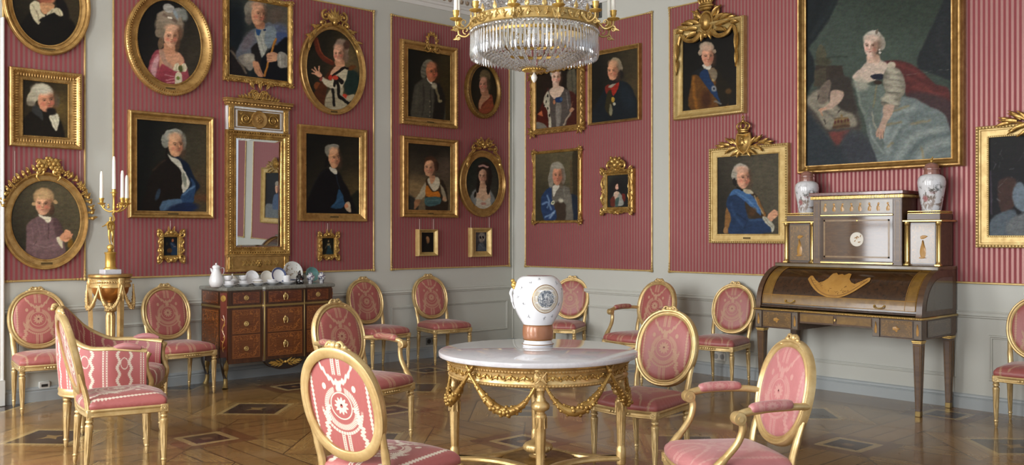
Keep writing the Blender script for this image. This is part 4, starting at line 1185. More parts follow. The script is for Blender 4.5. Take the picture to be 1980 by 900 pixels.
def p13(p):
    p.base((36, 34, 24), (54, 46, 30), (300, 300), (600, 500))
    p.g([(380, 560), (430, 450), (500, 440), (545, 470), (560, 700), (420, 700)], (140, 76, 52), 14); p.g([(385, 560), (430, 430), (490, 420), (510, 470), (440, 540), (410, 610)], (182, 138, 106), 12)
    p.l([(540, 470), (500, 490), (420, 590)], 14, (110, 52, 38), 8, .8)
    p.e(460, 220, 62, 70, (108, 94, 66)); p.e(485, 320, 36, 90, (76, 66, 46), -5, .5); p.g([(410, 380), (480, 370), (500, 440), (430, 450)], (176, 128, 98), 10)
    p.face(440, 322, 44, 78, (206, 154, 128), -.2, -1, 0, blush=1.3); p.e(440, 258, 38, 26, (196, 150, 124), 0, .8)
a = Pic(True, [(901, 175), (968.6, 177), (935, 121), (935, 229.5)], [(910.5, 174), (961, 176), (935.7, 128.5), (935.7, 220)], True, 'carved', 'gold_dark',
        'small oval gilt frame below the chandelier, lady in russet dress with piled hair', ((860, 110, 6), p13), beads=((.72, .05, .03, .012),)); a.done()

def p14(p):
    p.base((42, 38, 30), (112, 96, 72), (420, 150), (300, 640)); p.e(250, 560, 160, 110, (146, 122, 84), soft=1.2, al=.8); p.e(610, 330, 110, 130, (98, 82, 68), soft=1.3, al=.8); p.g([(160, 660), (250, 690), (280, 830), (160, 830)], (50, 50, 44), 24)
    p.g([(540, 470), (600, 540), (640, 760), (600, 840), (380, 840), (400, 560)], (50, 40, 30), 18)
    p.g([(370, 490), (400, 450), (520, 450), (560, 540), (540, 690), (380, 680)], (66, 50, 34), 14)
    p.g([(360, 500), (300, 620), (250, 690), (330, 690), (370, 640), (375, 560)], (176, 164, 136), 12); p.g([(540, 520), (590, 600), (620, 700), (590, 720), (555, 620)], (150, 140, 116), 12)
    p.g([(250, 700), (310, 700), (290, 760), (240, 810), (235, 770)], (160, 118, 84), 12)
    p.g([(370, 550), (400, 540), (450, 610), (520, 600), (530, 670), (380, 660)], (182, 112, 40), 10)
    p.g([(390, 470), (440, 430), (520, 450), (530, 540), (470, 600), (420, 540)], (196, 186, 160), 10); p.g([(420, 420), (480, 420), (470, 480), (440, 520), (420, 460)], (196, 148, 112), 10)
    p.g([(370, 680), (530, 670), (540, 750), (380, 770)], (70, 96, 96), 10); p.l([(390, 715), (520, 705)], 8, (110, 134, 128), 8, .7); p.l([(390, 745), (520, 738)], 8, (44, 66, 70), 8, .7); p.e(590, 690, 24, 30, (170, 136, 104), 0, .6)
    p.e(430, 280, 76, 90, (74, 50, 34)); p.e(370, 340, 26, 50, (60, 42, 30)); p.e(490, 310, 30, 60, (56, 40, 28))
    p.face(415, 330, 58, 92, (208, 160, 124), -.1, -1, 4, blush=.6)
a = Pic(True, [(777, 261), (886, 272), (886, 421), (777, 420.5)], [(790, 278), (871, 283), (870.6, 407), (789, 406)], False, 'plain', 'gold',
        'gilt frame, child with orange bodice and blue sash under a stormy sky', ((760, 270, 6), p14)); a.plate(.08, .5); a.done()

def p15(p):
    p.base((38, 44, 38), (66, 62, 52), (300, 300), (600, 620))
    p.g([(270, 800), (300, 640), (350, 570), (420, 560), (500, 570), (560, 660), (590, 800)], (128, 130, 126), 16); p.g([(360, 620), (410, 520), (480, 530), (520, 640), (500, 720), (380, 720)], (206, 172, 142), 14)
    p.g([(370, 680), (440, 720), (510, 680), (520, 820), (360, 820)], (190, 180, 160), 12); p.e(440, 745, 34, 14, (170, 126, 110), 0, .6)
    p.e(450, 350, 78, 90, (46, 36, 28)); p.e(500, 440, 40, 110, (40, 32, 26)); p.e(495, 580, 22, 60, (42, 32, 26)); p.e(385, 500, 22, 80, (40, 32, 26), 8); p.e(370, 580, 18, 40, (44, 34, 28)); p.e(345, 640, 14, 40, (48, 38, 30))
    p.l([(395, 310), (440, 298), (490, 320)], 22, (190, 150, 138), 8); p.g([(405, 490), (460, 490), (465, 560), (410, 560)], (200, 160, 128), 10)
    p.face(432, 425, 45, 82, (214, 172, 142), -.1, -1, 3, blush=.5)
a = Pic(True, [(888.7, 356), (978, 355), (933, 291), (933, 420)], [(902, 354), (965, 354), (933.5, 304), (933.5, 404)], True, 'flat', 'gold',
        'oval gilt frame with leafy ribbon crest near the corner, lady in white with dark ringlets', ((860, 270, 6), p15), beads=((.74, .034, .02, .006),)); a.done()
def crest15(m):
    x, z = a.loc(937, 288)
    for sg in (-1, 1):
        for (dx, dz, an, L) in ((.0, .0, 1.35, .15), (.03, .02, .9, .14), (.07, .03, .5, .11), (.05, .0, .1, .12), (.12, .0, .1, .1), (.14, -.02, -.4, .09), (.19, -.06, -.5, .08), (.22, -.1, -.9, .08), (.245, -.16, -1.1, .07)):
            leaf(m, x+sg*dx, z+dz, an if sg > 0 else PI-an, L, .042, -.045, bend=-sg*.5, curl=.35)
        scroll(m, x+sg*.07, z+.06, .045, PI/2, -sg*1.1, -.05, .013); scroll(m, x+sg*.16, z-.0, .035, PI/2, -sg*1.0, -.05, .011)
    for dx, dz in ((0, .02), (-.03, .05), (.04, .05)): m.ball((x+dx, -.06, z+dz), .02, 7, 5)
a.carve(crest15, 'leaf_crest')

def p16(p):
    p.base((20, 20, 18)); p.e(320, 420, 40, 84, (150, 112, 76), 0, .5); p.e(318, 380, 34, 40, (176, 134, 96), 0, .8); p.e(300, 400, 8, 6, (50, 34, 26)); p.e(338, 400, 8, 6, (50, 34, 26)); p.e(320, 470, 16, 6, (110, 60, 48)); p.l([(312, 500), (318, 540)], 24, (90, 84, 66), 14, .7)
    p.e(330, 660, 100, 140, (26, 26, 20), 0, .5)
a = Pic(True, [(808, 443.5), (846.5, 444), (845, 495), (807, 496)], [(815.6, 450.5), (838.5, 449.5), (837.5, 488), (814.5, 488)], False, 'rever', 'gold_pale',
        'tiny dark portrait head on two cords beneath the child with orange bodice', ((800, 430, 12.375), p16), .004, depth=1.15, group='small pictures hung on two cords'); a.done(); a.cords((812, 838.5), 424, 447)
def p17(p):
    p.base((84, 80, 82), (54, 56, 60), (1600, 300), (1600, 700)); p.e(1620, 360, 84, 110, (146, 138, 128), 0, .4); p.e(1600, 440, 50, 50, (150, 138, 126), 0, .5); p.e(1580, 372, 22, 34, (34, 30, 32)); p.e(1650, 372, 22, 32, (34, 30, 32)); p.e(1615, 420, 10, 20, (84, 76, 74))
    p.l([(1590, 470), (1640, 470)], 12, (90, 82, 76), 8); p.g([(1500, 700), (1540, 540), (1600, 500), (1660, 540), (1720, 700)], (86, 92, 98), 16); p.l([(1560, 540), (1640, 620)], 16, (130, 134, 134), 14, .6)
a = Pic(True, [(911, 436.5), (951.5, 445), (949, 496.5), (908, 498)], [(921, 449.5), (941.5, 450), (940, 486), (918.5, 486.5)], False, 'rever', 'gold_pale',
        'tiny grey picture with a skull-like face on two cords beneath the lady with ringlets', ((800, 430, 12.375), p17), .004, depth=1.15, group='small pictures hung on two cords'); a.done(); a.cords((911, 946.5), 420, 446)

# ------------------------------------------------------------------ right wall
def p18(p):
    p.base((44, 32, 22), (34, 27, 20), (200, 200), (600, 300)); p.g([(540, 160), (620, 130), (630, 420), (560, 420), (520, 340)], (92, 86, 70), 20); p.l([(580, 160), (590, 400)], 12, (64, 58, 46), 14, .7)
    p.g([(190, 220), (240, 400), (220, 600), (160, 620), (160, 220)], (40, 32, 22), 20); p.g([(540, 400), (640, 480), (640, 820), (500, 820), (560, 600)], (70, 34, 26), 20)
    p.g([(230, 560), (290, 400), (320, 400), (330, 830), (160, 830), (180, 690)], (76, 30, 20), 18); p.g([(180, 670), (230, 630), (250, 690)], (184, 106, 70), 10); p.g([(170, 760), (250, 780), (300, 830), (170, 830)], (120, 112, 100), 12)
    p.g([(300, 400), (400, 360), (500, 370), (560, 430), (580, 640), (540, 720), (480, 830), (320, 830), (330, 600)], (84, 76, 70), 16)
    p.g([(250, 520), (300, 400), (325, 480), (330, 640), (345, 830), (320, 830), (300, 640)], (178, 170, 148), 10)
    for q in ((285, 520), (305, 600), (265, 570), (325, 680), (300, 450)): p.e(q[0], q[1], 8, 18, (40, 34, 30))
    p.l([(330, 400), (370, 480), (400, 500)], 20, (60, 46, 40), 12); p.g([(395, 560), (460, 560), (440, 830), (400, 830)], (120, 112, 102), 14)
    for q in ((430, 600, 425, 800), (520, 420, 540, 600), (410, 580, 410, 800)): p.l([q[:2], q[2:]], 10, (150, 144, 136), 12, .6)
    p.g([(320, 400), (370, 350), (430, 335), (490, 370), (450, 450), (380, 490), (345, 460)], (206, 180, 158), 10); p.e(430, 500, 44, 34, (40, 58, 92)); p.e(375, 525, 16, 26, (170, 116, 84)); p.e(460, 490, 16, 22, (60, 88, 120))
    p.l([(600, 610), (540, 690), (490, 790)], 18, (170, 150, 128), 8, .8); p.e(580, 620, 22, 30, (170, 128, 100), 30); p.l([(595, 520), (560, 620)], 12, (120, 84, 64), 10, .7)
    p.e(390, 185, 66, 62, (176, 168, 152)); p.g([(365, 290), (425, 290), (430, 350), (370, 360)], (200, 170, 148), 10); p.face(400, 238, 50, 84, (214, 182, 160), .05, -1, 0, blush=.8)
a = Pic(False, [(1025.5, 142), (1128, 123), (1128, 250.6), (1025.5, 263)], [(1036.5, 147), (1115, 130), (1115, 241.6), (1036.5, 248.5)], False, 'carved', 'gold',
        'carved gilt frame just under the chandelier, lady in silver gown and ermine cloak', ((1010, 110, 6), p18)); a.done()
def crest18(m):
    x0, x1, z0, z1 = a.o
    for p0, p1 in (((x0+.02, z0+.06), (x0+.02, z1-.06)), ((x1-.02, z0+.06), (x1-.02, z1-.06)), ((x0+.06, z0+.025), (x1-.06, z0+.025)), ((x0+.06, z1-.025), (x1-.06, z1-.025))): running_leaves(m, p0, p1, .038, -.046, 1)
    for x in (x0, x1):
        for z in (z0, z1):
            sx, sz = (1 if x > 0 else -1), (1 if z > 0 else -1)
            for da in (-.9, -.3, .3, .9): leaf(m, x-sx*.05, z-sz*.05, math.atan2(sz, sx)+da, .1, .045, -.046, bend=da)
            m.ball((x-sx*.04, -.06, z-sz*.04), .026, 8, 5)
a.carve(crest18, 'carved_leaves')

def p19(p):
    p.base((26, 25, 20), (66, 58, 40), (300, 400), (720, 300)); p.e(690, 420, 90, 110, (84, 70, 46), soft=1.2, al=.7)
    p.g([(210, 860), (330, 520), (380, 440), (520, 370), (640, 410), (720, 560), (780, 860)], (26, 32, 36), 20); p.e(620, 560, 70, 160, (36, 46, 54), -20, 1.0, .7)
    p.g([(370, 440), (430, 410), (440, 500), (380, 520)], (120, 44, 32), 10); p.g([(450, 430), (520, 370), (525, 430), (470, 540), (440, 480)], (150, 46, 34), 10); p.g([(410, 430), (480, 390), (490, 410), (430, 450)], (160, 152, 134), 8)
    p.g([(390, 520), (440, 480), (450, 640), (440, 780), (370, 700)], (52, 46, 26), 14); p.g([(425, 640), (455, 700), (440, 770), (410, 740)], (150, 144, 116), 14, .8); p.e(458, 590, 18, 34, (170, 138, 60)); p.e(472, 640, 16, 16, (170, 164, 146))
    p.e(490, 170, 66, 70, (150, 136, 110)); p.e(535, 210, 36, 70, (128, 116, 96), -10); p.e(550, 290, 30, 50, (36, 32, 28), 0, .5)
    p.g([(425, 340), (520, 330), (520, 390), (440, 400)], (36, 30, 28), 10); p.face(455, 255, 58, 102, (204, 150, 116), -.25, -1, -4, blush=.8); p.e(460, 165, 52, 36, (200, 154, 120), 0, .8)
a = Pic(False, [(1136, 103), (1235, 83), (1239, 231), (1140, 243)], [(1143, 113), (1231, 90), (1233.6, 227), (1146, 238)], False, 'rever', 'gold',
        'narrow gilt frame, officer in dark blue coat with red lapels', ((1110, 95, 6), p19)); a.done()

def p20(p):
    p.base((62, 56, 42), (92, 84, 62), (200, 600), (520, 300)); p.l([(570, 150), (575, 560)], 10, (84, 58, 34), 8, .7); p.g([(590, 100), (660, 80), (660, 560), (600, 560)], (58, 50, 34), 20); p.g([(540, 560), (660, 600), (660, 840), (560, 840)], (36, 44, 56), 20)
    p.g([(320, 480), (380, 430), (480, 440), (560, 500), (590, 700), (580, 860), (340, 860)], (104, 98, 88), 16); p.g([(380, 660), (500, 650), (500, 860), (400, 860)], (64, 52, 42), 18)
    p.l([(490, 460), (500, 640)], 12, (128, 124, 112), 12, .6); p.e(545, 640, 30, 120, (118, 112, 100), -8, .8, .7)
    p.g([(220, 640), (260, 520), (340, 460), (350, 600), (380, 700), (400, 840), (260, 840)], (44, 62, 94), 14)
    for q in ((240, 660, 310, 640, 340, 720), (270, 810, 340, 780, 380, 740), (300, 560, 320, 640, 300, 700)): p.l([q[:2], q[2:4], q[4:]], 18, (120, 142, 170), 14, .8)
    p.l([(330, 820), (370, 760)], 24, (150, 168, 188), 14, .7)
    p.g([(355, 470), (400, 430), (440, 450), (400, 520), (365, 570)], (196, 190, 174), 10); p.e(362, 645, 20, 28, (190, 186, 160)); p.e(362, 645, 8, 10, (60, 90, 60)); p.e(455, 620, 26, 26, (186, 180, 160), 0, .8)
    p.e(410, 260, 82, 90, (146, 140, 124)); p.e(345, 360, 36, 110, (136, 130, 116), 6); p.e(478, 330, 28, 100, (120, 114, 102), -4)
    p.face(415, 330, 54, 104, (190, 136, 108), .1, -1, 0, blush=.8); p.e(415, 215, 60, 36, (150, 144, 128), 0, .6)
a = Pic(False, [(1029, 293.5), (1122.5, 286), (1122, 431), (1029, 431.5)], [(1035, 298), (1117, 293), (1116.5, 426), (1035.5, 426.5)], False, 'thin', 'gold_orn',
        'slim gilt frame with corner scrolls, elderly man in long wig and blue robe', ((1010, 285, 6), p20)); a.done()
def crest20(m):
    x0, x1, z0, z1 = a.o
    for x in (x0, x1):
        for z in (z0, z1):
            sx, sz = (1 if x > 0 else -1), (1 if z > 0 else -1)
            for da in (-1.5, -.75, 0, .75, 1.5): leaf(m, x-sx*.02, z-sz*.02, math.atan2(sz, sx)+da, .055, .032, -.03, bend=da*.6)
            leaf(m, x-sx*.01, z-sz*.03, -sz*PI/2, .11, .028, -.032); leaf(m, x-sx*.03, z-sz*.01, PI if sx > 0 else 0, .09, .028, -.032); m.ball((x-sx*.015, -.042, z-sz*.015), .018, 7, 5)
a.carve(crest20, 'corner_scrolls')

def p21(p):
    p.base((52, 52, 46), (38, 38, 36), (200, 400), (330, 500)); p.e(330, 560, 130, 220, (34, 32, 32), 0, .4); p.e(330, 430, 26, 40, (38, 30, 28)); p.e(305, 480, 22, 60, (44, 34, 30))
    p.g([(250, 740), (280, 570), (330, 540), (390, 570), (430, 700), (380, 740)], (150, 150, 140), 12); p.g([(290, 560), (330, 530), (360, 560), (320, 640), (290, 620)], (206, 178, 156), 10); p.g([(240, 640), (290, 600), (310, 740), (240, 740)], (96, 46, 36), 12); p.g([(310, 640), (360, 620), (350, 740), (310, 740)], (70, 90, 84), 12); p.g([(400, 560), (450, 580), (440, 680), (410, 620)], (110, 44, 36), 12)
    p.e(332, 465, 24, 44, (210, 168, 146), 0, .3); p.e(325, 458, 5, 4, (60, 40, 36)); p.e(343, 458, 5, 4, (60, 40, 36)); p.e(335, 490, 9, 4, (160, 70, 66))
a = Pic(False, [(1166, 330), (1225, 325), (1225, 411), (1167, 413)], [(1174.8, 340.5), (1214.6, 337.5), (1214.6, 400), (1174.8, 401)], False, 'carved', 'gold_orn',
        'small richly carved gilt frame with tall crest, lady in pale dress', ((1150, 300, 7.5), p21), .005); a.done()
def crest21(m):
    x0, x1, z0, z1 = a.o
    rococo(m, a.i[0]-.02, a.i[1]+.02, a.i[2]-.02, a.i[3]+.02, .068, -.045)
    x = 0; z = z1+.045
    for k in range(7): leaf(m, x, z-.03, PI/2-(k-3)*.4, .13, .055, -.05, curl=.1)
    for dx, dz, r in ((-.04, .04, .035), (.04, .03, .035), (0, .06, .03), (0, 0, .04), (.06, .07, .02), (-.06, .08, .02)): m.ball((x+dx, -.06, z+dz), r, 8, 5)
    for sg in (-1, 1): scroll(m, sg*.085, z-.01, .05, PI/2, -sg*1.1, -.05, .015)
a.carve(crest21)

def p22(p):
    p.base((22, 21, 18), (32, 28, 20), (200, 200), (600, 800))
    p.g([(220, 880), (230, 560), (280, 460), (370, 400), (480, 400), (560, 480), (600, 640), (640, 880)], (104, 70, 32), 18); p.g([(520, 440), (600, 520), (700, 700), (600, 880), (520, 760)], (36, 30, 18), 26)
    p.l([(250, 500), (260, 700), (290, 860)], 34, (150, 100, 38), 26, .8); p.l([(340, 560), (360, 820)], 20, (100, 66, 26), 20, .7); p.e(400, 760, 60, 100, (60, 32, 20), 0, .8, .7)
    p.g([(230, 470), (350, 395), (420, 420), (350, 500), (290, 480)], (32, 34, 36), 14); p.g([(320, 480), (410, 410), (450, 520), (520, 660), (560, 800), (500, 740), (420, 640)], (34, 58, 92), 12)
    p.g([(425, 420), (490, 400), (530, 480), (490, 560), (450, 490)], (140, 130, 112), 12, .8); p.e(480, 540, 12, 16, (176, 150, 100)); p.e(490, 640, 32, 34, (130, 134, 138), 0, .5); p.e(490, 640, 12, 12, (30, 40, 60)); p.e(660, 670, 34, 30, (90, 66, 36), 0, .7); p.l([(500, 790), (570, 815)], 20, (130, 130, 130), 14, .8)
    p.g([(365, 360), (455, 365), (450, 410), (410, 415), (370, 390)], (212, 206, 192), 8)
    p.e(405, 160, 84, 66, (176, 158, 136)); p.e(330, 220, 26, 34, (170, 152, 130)); p.e(495, 205, 22, 24, (168, 150, 128)); p.e(345, 310, 22, 60, (30, 26, 22), 10)
    p.face(418, 270, 68, 104, (212, 160, 132), .1, -1, -4, blush=.7, brow=(80, 60, 50)); p.e(412, 165, 66, 36, (190, 160, 138), 0, .7)
a = Pic(False, [(1301, 57), (1438, 30), (1441, 218), (1306, 233)], [(1319, 72.5), (1422, 54), (1426.7, 203), (1322.7, 214)], False, 'cove', 'gold_pale',
        'pale gilt frame with crowned trophy crest, man in ochre coat with blue sash', ((1300, 65, 6), p22), beads=((.06, .025, .015, .005), (.92, .058, .02, .007)), depth=1.2); a.done()
def crest22(m):
    x, z = a.loc(1366, 42)
    m.T = Matrix.Identity(4)
    rows = []                                      # oval shield
    for k in range(6):
        t = k/5; rows.append([(x+.062*sin(t*PI/2)*cos(q*PI/8), -.05-.05*cos(t*PI/2), z+.085*sin(t*PI/2)*sin(q*PI/8)) for q in range(16)])
    m.grid(rows, closed_u=True)
    m.tube([(x+.075*cos(q*PI/10), -.05, z+.1*sin(q*PI/10)) for q in range(20)], .014, 6, True)
    for zz, r in ((.125, .06), (.15, .075), (.175, .06)): m.tube([(x+r*cos(q*PI/8), -.06+r*.4*sin(q*PI/8), z+zz) for q in range(16)], .014, 6, True)
    for q in range(5): leaf(m, x+(q-2)*.03, z+.18, PI/2-(q-2)*.2, .1, .04, -.06)
    m.ball((x, -.06, z+.29), .022, 8, 5)
    for sg in (-1, 1):
        for k, (dx, dz, an, L) in enumerate(((.07, .05, .9, .14), (.09, .0, .5, .17), (.11, -.05, .25, .17), (.16, .0, .4, .15), (.2, -.03, .2, .15), (.24, -.03, .5, .12), (.12, -.09, -.1, .14), (.28, -.05, .1, .1))):
            leaf(m, x+sg*dx, z+dz, an if sg > 0 else PI-an, L, .055, -.05, bend=-sg*.6, curl=.35)
        scroll(m, x+sg*.1, z+.08, .05, PI/2, -sg*1.1, -.05, .016)
        curve(m, [(x+sg*.06, z-.1), (x+sg*.14, z-.16), (x+sg*.24, z-.15), (x+sg*.31, z-.09), (x+sg*.345, z-.2)], (.03, .014), -.055)
        leaf(m, x+sg*.35, z-.16, -PI/2, .2, .05, -.06); leaf(m, x+sg*.35, z-.33, -PI/2, .16, .04, -.06)
        leaf(m, x+sg*.03, z-.09, -PI/2+sg*.3, .1, .05, -.055)
    m.ball((x, -.065, z-.13), .03, 8, 5)
a.carve(crest22, 'trophy_crest')

def p23(p):
    p.base((50, 46, 38), (86, 80, 66), (200, 500), (640, 250)); p.e(620, 330, 170, 230, (88, 82, 66), soft=1.4, al=.7)
    p.g([(195, 700), (215, 560), (270, 540), (280, 760), (240, 840), (200, 840)], (136, 100, 58), 12); p.e(205, 815, 24, 34, (150, 116, 76))
    p.g([(330, 330), (450, 350), (560, 400), (640, 560), (680, 660), (520, 680), (420, 560)], (60, 46, 30), 14); p.l([(570, 440), (620, 560), (660, 640)], 30, (150, 108, 58), 12, .8); p.l([(540, 420), (600, 560), (640, 620)], 16, (170, 160, 136), 8, .8)
    p.g([(215, 520), (240, 420), (330, 340), (420, 390), (440, 560), (480, 680), (640, 670), (740, 740), (720, 840), (260, 860), (270, 680)], (38, 58, 88), 14)
    p.l([(270, 500), (300, 620), (400, 760)], 20, (54, 78, 110), 30, .8); p.l([(480, 700), (640, 690)], 20, (62, 86, 116), 20, .7); p.l([(440, 700), (330, 620)], 12, (24, 38, 62), 14, .8); p.l([(420, 790), (460, 700)], 12, (26, 40, 64), 14, .7)
    p.g([(250, 420), (300, 345), (420, 350), (520, 420), (600, 560), (615, 640), (560, 600), (460, 500), (400, 450), (330, 400)], (70, 104, 146), 10); p.l([(330, 370), (460, 450), (580, 590)], 14, (104, 138, 172), 14, .7)
    p.e(520, 600, 40, 50, (84, 56, 30), 30, .7, .8)
    p.g([(410, 340), (480, 340), (530, 390), (450, 385)], (184, 174, 148), 8); p.g([(340, 310), (410, 340), (400, 355), (340, 330)], (28, 24, 22), 6)
    p.g([(640, 650), (700, 680), (770, 760), (750, 840), (720, 780), (650, 700)], (178, 174, 156), 10); p.l([(660, 670), (750, 790)], 8, (110, 108, 96), 8, .6)
    p.g([(690, 660), (740, 590), (790, 575), (810, 640), (760, 690), (730, 710)], (206, 158, 126), 10); p.l([(770, 585), (800, 600)], 20, (210, 160, 128), 8); p.l([(760, 640), (805, 640)], 8, (140, 90, 66), 7, .7)
    p.e(385, 105, 86, 66, (178, 172, 158), 10); p.e(310, 170, 40, 66, (170, 164, 150)); p.e(310, 260, 22, 50, (40, 34, 30), -10)
    for q in (140, 175, 205): p.l([(285, q), (335, q+8)], 8, (120, 114, 102), 8, .6)
    p.face(408, 205, 74, 118, (212, 162, 134), .4, -1, -3, blush=.8, brow=(100, 80, 66)); p.e(390, 110, 72, 42, (200, 160, 136), 0, .8)
a = Pic(False, [(1369, 289.6), (1522, 275), (1526, 470), (1373.6, 472)], [(1386.5, 306), (1504.5, 296), (1506.6, 452.6), (1389, 452.6)], False, 'flat', 'gold_pale',
        'pale gilt frame with crowned arms crest beside the desk, man in blue coat', ((1370, 310, 6), p23), beads=((.08, .026, .015, .005), (.86, .05, .024, .009)), depth=1.15); a.plate(.08, .45); a.done()
def crest23(m):
    x, z = a.loc(1438, 276)
    sh = [(-.06, .075), (0, .065), (.06, .075), (.07, .02), (.062, -.03), (.035, -.075), (0, -.095), (-.035, -.075), (-.062, -.03), (-.07, .02)]
    rows = []
    for k in range(5):
        t = k/4; rows.append([(x+q[0]*(1-.9*t), -.05-.03*math.sin(t*PI/2), z+q[1]*(1-.9*t)) for q in sh])
    b0 = m.grid(rows, closed_u=True); m.cap([b0+4*10+j for j in range(10)])
    m.tube([(x+q[0]*1.12, -.052, z+q[1]*1.12) for q in sh], .013, 6, True)
    m.ball((x, -.085, z), .028, 8, 5, (1, .4, 1.2)); m.ball((x+.0, -.08, z+.035), .018, 7, 4); leaf(m, x-.03, z-.02, .9, .05, .02, -.08); leaf(m, x+.03, z-.02, PI-.9, .05, .02, -.08)
    for zz, r in ((.1, .05), (.118, .054)): m.tube([(x+r*cos(q*PI/8), -.06+r*.6*sin(q*PI/8), z+zz) for q in range(16)], .009, 6, True)
    for q in range(8):
        an = 2*PI*q/8; curve(m, [(x+.052*cos(an), z+.12, -.06+.03*sin(an)), (x+.072*cos(an), z+.16, -.06+.04*sin(an)), (x+.03*cos(an), z+.19, -.06+.02*sin(an)), (x, z+.185, -.06)], .007)
        m.ball((x+.056*cos(an), -.06+.034*sin(an), z+.135), .013, 6, 4)
    m.ball((x, -.06, z+.2), .02, 8, 5); m.box((x, -.06, z+.235), (.01, .01, .05)); m.box((x, -.06, z+.24), (.034, .01, .01))
    for sg in (-1, 1):
        curve(m, [(x+sg*.05, z-.06), (x+sg*.16, z-.02), (x+sg*.28, z-.03)], (.01, .004), -.05)
        for (dx, dz, an, L) in ((.07, -.02, .9, .11), (.1, 0, .5, .12), (.13, .0, .8, .1), (.16, -.01, .2, .12), (.2, -.01, .5, .09), (.22, -.02, -.1, .1), (.09, -.04, -.2, .12), (.13, -.04, -.5, .1), (.05, -.07, -.4, .11), (.04, -.08, -.9, .07), (.24, -.02, .25, .09)):
            leaf(m, x+sg*dx, z+dz, an if sg > 0 else PI-an, L, .036, -.05, bend=-sg*.3, curl=.3)
a.carve(crest23, 'arms_crest')

